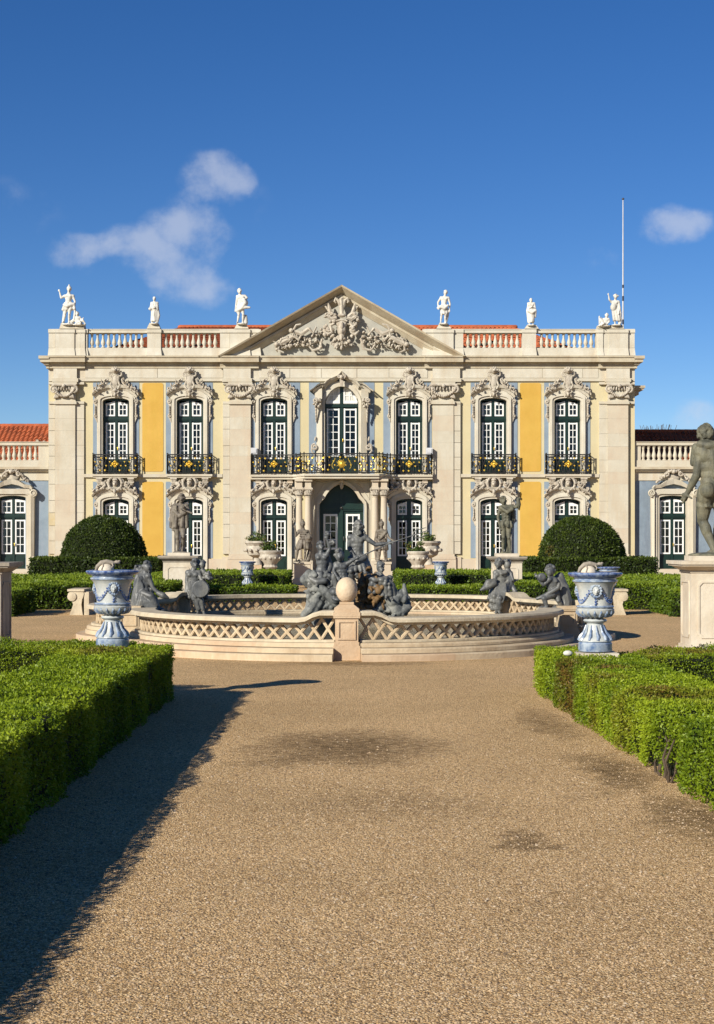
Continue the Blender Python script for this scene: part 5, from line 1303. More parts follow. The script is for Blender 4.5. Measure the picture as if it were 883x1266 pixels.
# ================================================================== urns, planters, pedestals, bench
def faience_urn(cx, y, zb, k, label, lid=True, rot=0, base_h=None, group=None, reptile=True):
    t = thing('faience_urn', label, 'urn', (cx, y, zb), group)
    def L_(name, prof, material, seg=32, wob=None):
        mb = MB(); mb.lathe([(r * k, z * k) for r, z in prof], (0, 0, 0), seg, wob); return mb.build(name, M[material], t)
    if base_h:
        mb = MB(); mb.box(-.26 * k, .26 * k, -.26 * k, .26 * k, -base_h, -.012); mb.build('base', M['pedestal'], t, smooth=False)
    L_('foot', [(.205, 0), (.215, .02), (.215, .10), (.20, .115), (.215, .13)], 'faience_mid', 32)
    L_('foot_moulding', [(.215, .13), (.205, .16), (.16, .20), (.125, .25), (.105, .33), (.105, .36)], 'faience', 32)
    # acanthus in blue climbing the stem
    mb = MB()
    for q in range(12):
        a = q * math.pi / 6
        mb.tube([(k * r * math.cos(a + da), k * r * math.sin(a + da), k * z) for r, z, da in ((.212, .14, 0), (.19, .185, .05), (.145, .24, 0), (.114, .33, -.05))], [.018 * k, .022 * k, .016 * k, .006 * k], 6)
    mb.build('stem_leaves', M['faience_mid'], t)
    L_('knop', [(.105, .355), (.14, .37), (.15, .385), (.14, .405), (.09, .42)], 'faience', 28)
    L_('lower_bowl', [(.09, .415), (.13, .43), (.20, .455), (.235, .49), (.24, .53), (.215, .55)], 'faience', 36, lambda a, j: 1 + .018 * math.cos(18 * a))
    L_('blue_band', [(.214, .545), (.232, .552), (.238, .562), (.232, .575), (.205, .580)], 'faience_mid', 36)
    L_('bowl', [(.206, .57), (.205, .66), (.212, .74), (.232, .82), (.262, .86), (.275, .875)], 'faience', 36)
    L_('neck_band', [(.272, .87), (.285, .88), (.285, .90), (.262, .905), (.262, .93)], 'faience_mid', 36)
    L_('rim', [(.26, .925), (.30, .935), (.335, .955), (.345, .975), (.335, .992), (.29, .998), (.26, .985)], 'faience_blue', 40)
    # gadroons
    mb = MB()
    for q in range(18):
        a = q * 2 * math.pi / 18; mb.tube([(k * r * math.cos(a), k * r * math.sin(a), k * z) for r, z in ((.142, .432), (.20, .458), (.234, .492), (.238, .525))], [.010 * k, .022 * k, .016 * k, .004 * k], 6)
    mb.build('gadroons', M['faience_mid'], t)
    # lion mask and swags
    for a0 in (-90 + rot, 30 + rot, 150 + rot):
        a = R(a0); ca, sa = math.cos(a), math.sin(a)
        mb = MB(); P = lambda dx, z, r: ((r * ca - dx * sa) * k, (r * sa + dx * ca) * k, z * k)
        mb.ell(P(0, .765, .225), (.05 * k, .05 * k, .062 * k)); mb.ell(P(0, .75, .275), (.018 * k, .022 * k, .024 * k)); mb.ell(P(-.022, .785, .262), (.012 * k,) * 3); mb.ell(P(.022, .785, .262), (.012 * k,) * 3); mb.ell(P(0, .725, .262), (.024 * k, .02 * k, .012 * k))
        mb.build('mask', M['faience'], t)
        mb = MB()
        for q in range(13): an = q * 2 * math.pi / 13; mb.ell(P(.062 * math.cos(an), .765 + .074 * math.sin(an), .222 + .010), (.022 * k, .022 * k, .022 * k), None, 6, 5)
        mb.build('mane', M['faience_mid'], t)
        mb = MB(); n = 22
        for q in range(n + 1):
            u_ = q / n; an = a + R(10) + R(100) * u_; z = .82 - .21 * math.sin(math.pi * u_) ; rr_ = .209 + max(0, (z - .68)) * .16
            mb.ell((rr_ * k * math.cos(an), rr_ * k * math.sin(an), z * k), (.0150 * k,) * 3, None, 6, 5)
            if q % 2: mb.ell(((rr_ - .002) * k * math.cos(an), (rr_ - .002) * k * math.sin(an), (z + .035) * k), (.012 * k,) * 3, None, 6, 5)
        for q in range(6): mb.ell(P(.0 + .006 * (-1) ** q, .68 - .017 * q, .214), (.013 * k,) * 3, None, 6, 5)
        mb.build('swag', M['faience_blue'], t)
    if lid:
        mb = MB(); mb.ell((-.085 * k, 0, .985 * k), (.105 * k, .105 * k, .10 * k), None, 22, 14); mb.build('ball_lid', M['lamp_white'], t)
        if reptile:
            mb = MB(); f = 1
            pts = [(-.22, -.02, .985), (-.195, -.03, 1.045), (-.14, -.03, 1.092), (-.07, -.02, 1.104), (0, -.01, 1.09), (.03, 0, 1.085)]
            mb.tube([(x * k, y_ * k, z * k) for x, y_, z in pts], [.012 * k, .024 * k, .032 * k, .034 * k, .028 * k, .022 * k], 8)
            mb.ell((.055 * k, 0, 1.10 * k), (.04 * k, .028 * k, .022 * k)); mb.ell((.085 * k, 0, 1.112 * k), (.022 * k, .018 * k, .014 * k)); mb.ell((.082 * k, 0, 1.085 * k), (.018 * k, .015 * k, .008 * k))
            for s in (-1, 1):
                mb.tube([(-.12 * k, s * .03 * k, 1.08 * k), (-.11 * k, s * .08 * k, 1.05 * k), (-.13 * k, s * .10 * k, 1.0 * k)], .012 * k, 6); mb.tube([(0, s * .02 * k, 1.08 * k), (.015 * k, s * .06 * k, 1.05 * k), (.0, s * .08 * k, 1.03 * k)], .011 * k, 6)
                mb.ell((.05 * k, s * .016 * k, 1.12 * k), (.008 * k,) * 3, None, 6, 5)
            mb.remesh('reptile', M['grey_stone'], t, None, .007 * k, 1)
    return t
faience_urn(-2.9, 20.3, .66, .97, 'left blue and white faience urn with a reptile draped over its ball lid', base_h=.66, rot=12)
faience_urn(3.18, 20.45, .60, 1.0, 'right blue and white faience urn with a reptile draped over its ball lid', base_h=.60, rot=-6)
faience_urn(-3.29, 55.3, .42, .86, 'small open blue and white urn in the hedge left of the steps', lid=False, base_h=.42)
faience_urn(3.32, 55.3, .42, .86, 'small open blue and white urn in the hedge right of the steps', lid=False, base_h=.42)
faience_urn(X(752.5, 44), 44, .36, .92, 'small open blue and white urn half hidden behind the right reptile urn', lid=False, base_h=.36)
mb = MB(); mb.ell((0, 0, .025), (.06, .045, .035), None, 10, 7); tag(mb.build('white_stone', M['marble'], None, (2.78, 20.05, .575)), 'small white stone on the hedge at the foot of the right reptile urn', 'stone')

def planter(px, d, py0, py1, label, tall, seed):
    s = FPX / d; h = (py0 - py1) / s; zb = Z(py0, d)
    t = thing('planter_urn', label, 'planter', (X(px, d), d, zb))
    if zb > .05:
        pass
    mb = MB(); mb.box(-.26, .26, -.26, .26, -max(zb, .001), 0); mb.build('base', M['fount_wet'], t, smooth=False)
    k = h / 1.0
    if tall: prof = [(.24, 0), (.20, .30), (.19, .31), (.12, .42), (.10, .52), (.15, .54), (.27, .60), (.32, .72), (.33, .82), (.30, .86), (.34, .92), (.37, .95), (.36, 1.0), (.30, .98)]
    else: prof = [(.30, 0), (.30, .05), (.22, .09), (.13, .18), (.11, .30), (.16, .34), (.27, .42), (.22, .50), (.26, .58), (.36, .68), (.40, .80), (.38, .86), (.42, .92), (.43, .97), (.40, 1.0), (.34, .97)]
    if tall: mb = MB(); mb.box(-.2, .2, -.2, .2, 0, .32 * k); mb.build('pedestal', M['fount_wet'], t, smooth=False); prof = prof[3:]; prof = [(.16, .32)] + prof
    mb = MB(); mb.lathe([(r * .95 * k, z * k) for r, z in prof], (0, 0, 0), 28, lambda a, j: 1 + (.035 * math.cos(14 * a) if j in (6, 7, 8, 9) else 0)); mb.build('bowl', M['carved'], t)
    mb = MB()
    for q in range(12): a = q * math.pi / 6; mb.ell((.36 * k * math.cos(a), .36 * k * math.sin(a), .74 * k), (.05 * k, .05 * k, .05 * k), None, 6, 5)
    mb.build('carved_band', M['carved'], t)
    mb = MB(); mb.lathe([(.30 * k, .93 * k), (.02, .97 * k)], (0, 0, 0), 16); mb.build('earth', M['soil'], t)
    r_ = np.random.default_rng(seed); n = 520
    cl = r_.normal(size=(7, 2)) * .15; ii = r_.integers(0, 7, n); hgt = r_.random(7) * .34 + .1
    P = np.c_[cl[ii] + r_.normal(size=(n, 2)) * .07, k * .98 + r_.random(n) * hgt[ii]]
    leaves(P, np.tile([0, 0, .9], (n, 1)), .10, .45 + r_.normal(size=n) * .25, (r_.random(n) < .12) * .8, 'foliage', M['plant_leaf'], t, .9, .45)
    return t
planter(318, 70, 712, 669, 'tall stone planter left of the steps, nearer the facade', True, 3)
planter(334.5, 66.5, 716, 680.5, 'round fluted stone planter left of the steps, nearer the hedge', False, 4)
planter(530, 70, 712, 669, 'tall stone planter right of the steps, nearer the facade', True, 5)
planter(517, 66.5, 716, 681.5, 'round fluted stone planter right of the steps, nearer the hedge', False, 6)

def pedestal(cx, y, h, wc, wd, label, material='pedestal', base=True):
    t = thing('statue_pedestal', label, 'pedestal', (cx, y, 0))
    mb = MB(); a, b = wd / 2, wc / 2
    mb.box(-a - .07, a + .07, -a - .07, a + .07, 0, .16); mb.box(-a - .03, a + .03, -a - .03, a + .03, .16, .21)
    mb.box(-a, a, -a, a, .21, h - .20); mb.build('die', M[material], t, smooth=False)
    mb = MB(); mb.box(-a - .02, a + .02, -a - .02, a + .02, h - .20, h - .175); mb.frustum(-a - .005, a + .005, -a - .005, a + .005, h - .175, -b + .06, b - .06, -b + .06, b - .06, h - .09); mb.box(-b + .03, b - .03, -b + .03, b - .03, h - .09, h - .06); mb.box(-b, b, -b, b, h - .06, h)
    mb.build('cap', M['grey_stone' if material == 'pedestal' and base else material], t, smooth=False)
    # raised panels with cut corners, on all faces
    for q in range(4):
        mb = MB(); w = a * .74; z0, z1 = .34, h - .34; c = .06; dp = .018
        ol = [(-w + c, z0), (w - c, z0), (w, z0 + c), (w, z1 - c), (w - c, z1), (-w + c, z1), (-w, z1 - c), (-w, z0 + c)]
        inn = [(x * .90, (z0 + z1) / 2 + (z - (z0 + z1) / 2) * (1 - .1 * w / ((z1 - z0) / 2))) for x, z in ol]
        mb.ribbon(ol + ol[:1], inn + inn[:1], -a - dp, -a + .004)
        o = mb.build('panel_moulding', M[material], t, smooth=False); o.rotation_euler = (0, 0, q * math.pi / 2)
    return t
DS = 27.8
PED_E = pedestal(X(879, DS), DS, Z(693, DS), 1.28, .86, 'pale marble pedestal under the bronze youth at the right edge', base=False)
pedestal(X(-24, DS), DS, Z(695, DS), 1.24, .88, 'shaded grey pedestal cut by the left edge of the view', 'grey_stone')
DM = 52.0
PED_L = pedestal(X(222.3, DM), DM, Z(687, DM), 1.28, .96, 'stone pedestal behind the fountain carrying the left brown statue')
PED_R = pedestal(X(626.5, DM), DM, Z(688, DM), 1.20, .90, 'stone pedestal behind the fountain carrying the right olive statue')
DG = 72.4
for px, wd in ((374, 'left'), (473, 'right')):
    t = thing('guardian_pedestal', f'plain stone block pedestal under the armoured guardian {wd} of the entrance', 'pedestal', (X(px, DG), DG, 0)); z = Z(694.5, DG)
    mb = MB(); mb.box(-.42, .42, -.42, .42, 0, .28); mb.box(-.36, .36, -.36, .36, .28, z - .1); mb.box(-.40, .40, -.40, .40, z - .1, z); mb.build('block', M['stone_pink'], t, smooth=False)
for px, wd, sg in ((98, 'left', 1), (762, 'right', -1)):
    d = 43.5; t = thing('stone_bench', f'carved stone bench end with scrolled side, {wd} of the fountain', 'bench', (X(px, d), d, 0))
    h = 2 - (728 - 668) * d / FPX; mb = MB()
    A = [(-.22, 0), (-.17, .12), (-.12, .28), (-.16, .42), (-.25, .52), (-.26, h - .12), (-.20, h - .06)]; B = [(.14, 0), (.12, .12), (.10, .28), (.12, .42), (.16, .52), (.17, h - .12), (.15, h - .06)]
    mb.ribbon([(x * sg, z) for x, z in A], [(x * sg, z) for x, z in B], -.28, .9); mb.build('support', M['fount_rim'], t, smooth=False)
    mb = MB(); mb.box(min(-.27 * sg, .18 * sg), max(-.27 * sg, .18 * sg), -.31, .93, h - .06, h); mb.box(min(.17 * sg, .30 * sg), max(.17 * sg, .30 * sg), -.26, .9, 0, h - .07); mb.build('seat_slab', M['fount_rim'], t, smooth=False)
    mb = MB(); mb.lathe([(.05, 0), (.12, .01), (.12, .03), (.05, .05)], (0, 0, 0), 14); mb.V = [(x - .15 * sg, -.28 - z, y + h - .20) for x, y, z in mb.V]; mb.build('scroll', M['fount_rim'], t)
# flagpole behind the parapet
FD = 84.0
t = thing('flagpole', 'tall thin white flagpole with dark bands above the right end of the roof', 'flagpole', (X(770.5, FD), FD, 6))
z1 = Z(247, FD) - 6; zb = Z(405, FD) - 6
mb = MB(); mb.lathe([(.05, 0), (.045, zb), (.024, z1)], (0, 0, 0), 10); mb.build('pole', M['pole'], t)
for (ya, yb_) in ((395, 401), (366, 372), (352, 356)):
    mb = MB(); mb.lathe([(.05, Z(yb_, FD) - 6), (.05, Z(ya, FD) - 6)], (0, 0, 0), 10); mb.build('band', M['pole_dark'], t)
mb = MB(); mb.ell((0, 0, z1 + .05), (.07, .07, .06)); mb.build('finial', M['pole_dark'], t)
# bare tree beyond the right wing roof
t = thing('bare_tree', 'bare twiggy tree top showing just above the right wing roof', 'tree', (X(815, 96), 96, 0)); rr = random.Random(9)
zt = Z(531, 96); tr = MB(); tr.tube([(0, 0, 0), (.05, 0, zt * .4), (-.05, .1, zt * .65)], [.22, .17, .12], 8); tr.build('trunk', M['bark'], t)
cr = MB()
for k in range(60):
    a = rr.uniform(0, 6.28); ln = rr.uniform(.6, 2.0); b0 = (-.05, .1, zt * rr.uniform(.5, .7)); e = (b0[0] + math.cos(a) * ln, b0[1] + math.sin(a) * ln * .5, zt + .35 - .5 * ln * rr.random() - .02)
    mid = tuple((p + q) / 2 + rr.uniform(-.15, .15) for p, q in zip(b0, e)); cr.tube([b0, mid, e], [.05, .03, .012], 5)
cr.build('crown', M['bark'], t)
# evergreen just left of the view: its shade falls on the left pedestal
t = thing('evergreen_shrub', 'tall evergreen shrub just outside the left edge, shading the grey pedestal', 'shrub', (-7.75, 26.4, 0))
mb = MB(); mb.tube([(0, 0, 0), (.03, 0, 1.2), (0, .02, 2.6)], [.07, .05, .02], 8)
for k in range(9): a = k * 2.4; mb.tube([(0, 0, .4 + .22 * k), (.4 * math.cos(a), .4 * math.sin(a), .7 + .23 * k)], [.025, .008], 5)
mb.build('trunk', M['bark'], t)
n = 5000; v = RNG.normal(size=(n, 3)); v /= np.linalg.norm(v, axis=1, keepdims=True); q = RNG.random(n) ** .4
P = v * q[:, None] * np.array([.62, .62, 1.25]) + np.array([0, 0, 1.55]); P += v * (.10 * sn(P, 4, 3))[:, None]
leaves(P, v, .10, .4 + RNG.normal(size=n) * .2, np.zeros(n), 'crown', M['yew_leaf'], t)
# ================================================================== sculpture: bodies fused into one skin from muscles, limbs, hair and cloth
class Fig:
    """a figure measured in photo pixels at its own distance d; hp = standing height in pixels"""
    def __init__(s, d, x0, yb, hp, face=-1):
        s.d, s.x0, s.yb, s.hp, s.f = d, x0, yb, hp, face; s.k = d / FPX; s.hm = hp * s.k; s.mb = MB(); s.o = Vector((X(x0, d), d, Z(yb, d)))
    def w(s, q):
        px, py = q[0], q[1]; dy = q[2] if len(q) > 2 else 0.0
        return Vector((X(px, s.d), s.d + dy * s.hm, Z(py, s.d))) - s.o
    def c(s, a, b, r0, r1=None): s.mb.cap(s.w(a), s.w(b), r0 * s.hp * s.k, (r0 if r1 is None else r1) * s.hp * s.k, 10)
    def ch(s, pts, rs):
        for i in range(len(pts) - 1): s.c(pts[i], pts[i + 1], rs[i], rs[i + 1])
    def e(s, a, r, rot=None): s.mb.ell(s.w(a), tuple(v * s.hp * s.k for v in r), rot, 12, 9)
    def P(s, rx, rz, ry=0.0): return (s.x0 + rx * s.hp, s.yb - rz * s.hp, ry)
    def joints(s, ov):
        f = s.f; D_ = dict(hd=(0, .925, 0), nk=(0, .845, 0), ch=(0, .73, 0), be=(0, .62, 0), pv=(0, .53, 0), sl=(-.112, .805, 0), sr=(.112, .805, 0), el=(-.15, .63, 0), er=(.15, .63, 0), wl=(-.15, .48, .03 * f), wr=(.15, .48, .03 * f),
                           hl=(-.052, .505, 0), hr=(.052, .505, 0), kl=(-.062, .275, .02 * f), kr=(.062, .275, .02 * f), al=(-.06, .045, 0), ar=(.06, .045, 0), tl=(-.075, .018, .085 * f), tr=(.075, .018, .085 * f))
        J = {k: s.P(v[0], v[1], v[2]) for k, v in D_.items()}
        J.update(ov)
        for a, t in (('al', 'tl'), ('ar', 'tr')):
            if a in ov and t not in ov:
                q = ov[a]; J[t] = (q[0] + (-.015 if a == 'al' else .015) * s.hp, q[1] + .025 * s.hp, (q[2] if len(q) > 2 else 0) + .085 * f)
        return J
    def lerp(s, a, b, t):
        a = tuple(a) + (0,) * (3 - len(a)); b = tuple(b) + (0,) * (3 - len(b)); return tuple(x + (y - x) * t for x, y in zip(a, b))
    def add(s, q, dx=0, dz=0, dy=0):
        q = tuple(q) + (0,) * (3 - len(q)); return (q[0] + dx * s.hp, q[1] - dz * s.hp, q[2] + dy)
    def hand(s, w, e, spread=1.0):
        a, b = s.w(e), s.w(w); t = (b - a).normalized(); up = Vector((0, s.f * 1.0, .2)); sd = t.cross(up); sd = sd.normalized() if sd.length > .05 else t.orthogonal().normalized(); nm = sd.cross(t)
        h = s.hm; p = b + t * .028 * h
        s.mb.cap(b, p, .018 * h, .024 * h, 8); s.mb.ell(b + t * .035 * h, (.024 * h, .016 * h, .026 * h), None, 8, 6)
        for i, ln in enumerate((.036, .044, .041, .032)):
            o_ = sd * (i - 1.5) * .0115 * h; m = b + t * (.052 + ln * .45) * h + o_ * 1.15 * spread + nm * .003 * h; q = b + t * (.052 + ln * .85) * h + o_ * 1.2 * spread + nm * .014 * h
            s.mb.cap(b + t * .045 * h + o_, m, .0072 * h, .0066 * h, 6); s.mb.cap(m, q, .0066 * h, .0052 * h, 6)
        th = b + t * .02 * h - sd * .02 * h; s.mb.cap(th, th + t * .026 * h - sd * .018 * h + nm * .008 * h, .009 * h, .0065 * h, 6)
    def body(s, J, fem=False, hair='curls', look=(0, 0), beard=False, fat=1.0, legs=True, child=False, arms=True, helmet=False):
        f = s.f; k = fat
        hd, nk, ch, be, pv = J['hd'], J['nk'], J['ch'], J['be'], J['pv']
        hs = 1.35 if child else 1.0
        s.e(hd, (.052 * hs, .062 * hs, .07 * hs)); lx, lz = look
        fc = s.add(hd, .02 * lx, -.012 + .01 * lz, .028 * f * hs); s.e(fc, (.040 * hs, .042 * hs, .052 * hs))
        s.e(s.add(hd, .045 * lx, -.022, (.062 if abs(lx) < .8 else .03) * f * hs), (.0115 * hs, .017 * hs, .018 * hs)); s.e(s.add(hd, .035 * lx, -.058 * hs, .045 * f), (.018 * hs, .017 * hs, .013 * hs))
        for sg in (-1, 1):
            s.e(s.add(hd, sg * .021 * hs + .03 * lx, .010 * hs, .058 * f * hs), (.017 * hs, .008, .006 * hs)); s.e(s.add(hd, sg * .054 * hs, -.01, 0), (.008, .014, .019))
        if hair:
            r_ = random.Random(hash((round(s.x0), 5)) % 1000)
            for q in range(46 if not child else 26):
                a, el = r_.uniform(0, 6.28), r_.uniform(-.15, 1.5); cx, cy, cz = math.cos(a) * math.cos(el), math.sin(a) * math.cos(el), math.sin(el)
                if cy * f > .45 and cz < .55: continue
                s.e(s.add(hd, cx * .056 * hs, cz * .072 * hs + .006, cy * .066 * hs), (r_.uniform(.013, .021) * hs,) * 3)
            if hair == 'long':
                for sg in (-1, 1): s.ch([s.add(hd, sg * .045, .0, -.03 * f), s.add(nk, sg * .055, .02, -.035 * f), s.add(ch, sg * .06, .03, -.06 * f)], [.026, .028, .014])
            if hair == 'bun': s.e(s.add(hd, -.05 * lx, .02, -.07 * f), (.034, .034, .032))
        if helmet:
            s.e(s.add(hd, 0, .026), (.062, .074, .064)); s.ch([s.add(hd, 0, .07, .05 * f), s.add(hd, 0, .115, 0), s.add(hd, 0, .09, -.07 * f), s.add(hd, 0, .0, -.10 * f)], [.014, .022, .024, .012]); s.c(s.add(hd, -.05, .028, .055 * f), s.add(hd, .05, .028, .055 * f), .012)
        if beard:
            for q in range(14): s.e(s.add(hd, random.uniform(-.03, .03), -.05 - random.uniform(0, .06), .05 * f * random.uniform(.6, 1)), (random.uniform(.012, .02),) * 3)
        s.c(s.lerp(hd, nk, .35), s.lerp(nk, ch, .12), .033 * k, .043 * k)
        # torso
        s.c(J['sl'], J['sr'], .046 * k, .046 * k); s.e(s.lerp(ch, nk, .12), (.098 * k, .064 * k, .085)); s.e(s.lerp(ch, be, .45), (.090 * k, .060 * k, .085)); s.e(be, ((.076 if fem else .082) * k, .056 * k, .085)); s.e(s.lerp(be, pv, .55), (.084 * k, .058 * k, .07)); s.e(pv, ((.098 if fem else .090) * k, .064 * k, .06))
        for sg in (-1, 1):
            cpt = s.add(s.lerp(ch, nk, .18), sg * .046, 0, .042 * f)
            s.e(cpt, (.040, .034, .036) if fem else (.046, .026, .034)); s.e(s.add(pv, sg * .045, -.015, -.045 * f), (.052, .048, .055)); s.e(s.add(s.lerp(ch, nk, .2), sg * .055, 0, -.04 * f), (.04, .028, .06))
        if not fem:
            for r in range(3):
                for sg in (-1, 1): s.e(s.add(s.lerp(ch, be, .45 + .42 * r), sg * .024, 0, .05 * f), (.021, .014, .020))
        for a, b, c_, sg in (('sl', 'el', 'wl', -1), ('sr', 'er', 'wr', 1)):
            if not arms: break
            A, B_, W_ = J[a], J[b], J[c_]; s.e(A, (.044 * k, .044 * k, .044 * k)); s.c(A, s.lerp(A, B_, .5), .037 * k, .034 * k); s.c(s.lerp(A, B_, .5), B_, .034 * k, .027 * k)
            s.c(B_, s.lerp(B_, W_, .4), .028 * k, .027 * k); s.c(s.lerp(B_, W_, .4), W_, .027 * k, .018 * k); s.hand(W_, B_)
        if legs:
            for a, b, c_, t_ in (('hl', 'kl', 'al', 'tl'), ('hr', 'kr', 'ar', 'tr')):
                A, B_, W_, T_ = J[a], J[b], J[c_], J[t_]; s.c(A, s.lerp(A, B_, .45), .062 * k, .053 * k); s.c(s.lerp(A, B_, .45), B_, .053 * k, .037 * k); s.e(s.add(B_, 0, 0, .01 * f), (.036 * k, .036 * k, .04))
                m = s.lerp(B_, W_, .33); s.c(B_, m, .034 * k, .037 * k); s.e(s.add(m, 0, 0, -.014 * f), (.034 * k, .036 * k, .06)); s.c(m, W_, .037 * k, .020 * k); s.c(W_, T_, .022, .016); s.e(s.add(W_, 0, -.02, -.025 * f), (.02, .022, .018)); s.e(s.lerp(W_, T_, .75), (.026, .03, .015))
    def cloth(s, top, bottom, wt, wb, n=9, r=.022, dt=.05, db=.07, seed=1):
        """hanging folds between two levels"""
        r_ = random.Random(seed)
        for i in range(n):
            a = 2 * math.pi * i / n + r_.uniform(-.2, .2); j = r_.uniform(.85, 1.15)
            p = s.add(top, wt * math.cos(a), 0, dt * math.sin(a)); q = s.add(bottom, wb * math.cos(a) * j, r_.uniform(-.01, .02), db * math.sin(a) * j); m = s.add(s.lerp(p, q, .5), r_.uniform(-.012, .012), 0, r_.uniform(-.012, .012)); s.ch([p, m, q], [r * .8, r * 1.15, r * j])
    def sash(s, pts, r): s.ch(pts, r)
    def plinth(s, w0, z, dz=.05): 
        pass
    def rock(s, c, rx, rz, n, rr_=(.02, .05), seed=2, dy=.1):
        r_ = random.Random(seed)
        for _ in range(n): s.e((c[0] + r_.uniform(-rx, rx) * s.hp, c[1] + r_.uniform(-rz, rz) * s.hp, (c[2] if len(c) > 2 else 0) + r_.uniform(-dy, dy)), (r_.uniform(*rr_), r_.uniform(*rr_), r_.uniform(*rr_) * .8))
    def done(s, name, label, material, vox, cat='statue', group=None, smooth=0):
        o = s.mb.remesh(name, M[material], None, s.o, vox, smooth); return tag(o, label, cat, group)

DR_ = 76.75
# ---- white marble figures along the parapet
F = Fig(DR_, 84, 400.3, 46); J = F.joints(dict(hd=(85.5, 357.6), nk=(85.2, 361.8), ch=(84.8, 367), be=(84.6, 372), pv=(84.4, 376.5), sl=(80, 366), sr=(90.4, 366), el=(75.8, 368.6, -.03), wl=(74, 361, -.04), er=(92.8, 373), wr=(92.6, 379.5, -.05), hl=(82, 377), hr=(87, 377), kl=(80.8, 387.5, -.03), kr=(86.2, 388.5, -.05), al=(78.8, 397.5), ar=(85, 398.4)))
F.body(J, helmet=True, hair='curls'); F.cloth((84.5, 374.5), (84, 383), .10, .13, 12, .026, seed=3); F.sash([(79.5, 377, -.06), (84, 379, -.09), (91.5, 376, -.05), (93, 384, -.02), (91.5, 396, 0)], [.035, .045, .04, .03, .035]); F.ch([(80, 380, -.02), (79, 390, 0), (78, 398, .02)], [.03, .035, .04]); F.e((84, 401, 0), (.17, .10, .03)); F.ch([(87, 398, .03), (91.5, 396, .04), (92, 388, .04)], [.05, .05, .02])
F.done('roof_statue', 'white marble helmeted warrior raising one arm on the left corner of the parapet', 'marble', .028, group='white marble statues along the parapet')
F = Fig(DR_, 97, 401.6, 30); J = F.joints(dict(hd=(95.6, 388.2), nk=(95.8, 391.2), ch=(96, 394), be=(96.4, 396.6), pv=(96.8, 399), sl=(93.3, 392.4), sr=(98.8, 392.4), el=(92.6, 396), wl=(94.5, 399, -.1), er=(100.6, 395.4), wr=(103, 394, -.1), hl=(95.5, 399.4), hr=(98.5, 399), kl=(99, 397.6, -.15), kr=(103, 396.5, -.1), al=(101, 400.5, -.2), ar=(106, 400.3, -.1)))
F.body(J, child=True, fat=1.15); F.e((98, 401.4), (.3, .15, .05)); F.done('roof_statue', 'small white seated child sculpture at the feet of the helmeted warrior', 'marble', .022, group='white marble statues along the parapet')
F = Fig(DR_, 190.8, 400, 33); J = F.joints(dict(el=(185.8, 381.5, -.03), wl=(190, 381.2, -.11), er=(196, 380.8, -.03), wr=(191.5, 380, -.11), sl=(187.4, 374.4), sr=(194.8, 374.4)))
F.body(J, fem=True); F.cloth((190.8, 379.5), (190.8, 397), .10, .10, 11, .036, seed=5); F.e((186, 382, -.06), (.07, .06, .06)); F.cloth((191, 375), (191.3, 383.5), .11, .12, 9, .04, seed=6); F.ch([(195, 381), (196.3, 390), (194.5, 398)], [.05, .06, .05]); F.e((190.8, 400.2), (.16, .12, .03))
F.done('roof_statue', 'white marble draped woman with folded arms on the second pier from the left', 'marble', .026, group='white marble statues along the parapet')
F = Fig(DR_, 298.8, 400.3, 43.5); J = F.joints(dict(hd=(296.2, 360.2, -.02), nk=(297, 364.4), ch=(298, 369), be=(297.6, 374.4), pv=(297, 379), sl=(293.6, 366.4), sr=(303, 366), el=(292.2, 374.6), wl=(291.3, 382.3, -.03), er=(305.8, 368.5, -.04), wr=(301.5, 371.5, -.10), hl=(295.4, 380), hr=(299.4, 380), kl=(295.3, 389.5, -.03), kr=(301, 389, -.05), al=(293.8, 398), ar=(300, 398.4)))
F.body(J, look=(.3, 0)); F.sash([(302, 371, -.1), (303, 375, -.09), (299, 381.5, -.09), (296, 383, -.07), (293, 384.5, -.03)], [.05, .07, .05, .05, .03]); F.ch([(298, 382, -.08), (304, 380.5, -.09), (309, 380.6, -.09)], [.045, .045, .03]); F.e((304, 374.5, -.03), (.07, .06, .10)); F.ch([(303.5, 391, .03), (304, 399, .04)], [.055, .06]); F.ch([(291.5, 383), (294.5, 386.5, -.02)], [.025, .04]); F.e((298.8, 400.4), (.15, .10, .03))
F.done('roof_statue', 'white marble nude figure with a cloth round the hips just left of the pediment', 'marble', .026, group='white marble statues along the parapet')
F = Fig(DR_, 548.5, 400.3, 41); J = F.joints(dict(hd=(551, 361.8), nk=(550.2, 365.8), ch=(549.4, 370.5), be=(549, 375.5), pv=(548.6, 380), sl=(545.4, 368), sr=(554.5, 368.3), el=(541.6, 373.6), wl=(541.8, 380.3, -.06), er=(556.5, 375.5), wr=(555.8, 383, -.02), kl=(546, 389.5, -.02), kr=(550.8, 389.5, -.04), al=(545, 398.2), ar=(550.5, 398.4)))
F.body(J); F.sash([(541.5, 381, -.06), (545, 379.5, -.09), (549.5, 381.5, -.09), (553.5, 378, -.06)], [.04, .055, .055, .04]); F.cloth((549, 381), (549, 388), .10, .09, 9, .03, seed=8); F.ch([(555.3, 383, .02), (553.5, 392, .03), (551, 399, .03)], [.03, .035, .05]); F.e((548.5, 400.4), (.15, .1, .03))
F.done('roof_statue', 'white marble nude youth with lowered arms just right of the pediment', 'marble', .026, group='white marble statues along the parapet')
F = Fig(DR_, 657, 402, 33.5); J = F.joints(dict(hd=(656.8, 371.4), el=(652.3, 382.5, -.03), wl=(655.8, 380.5, -.11), er=(662.2, 382.6, -.02), wr=(658.5, 380, -.11)))
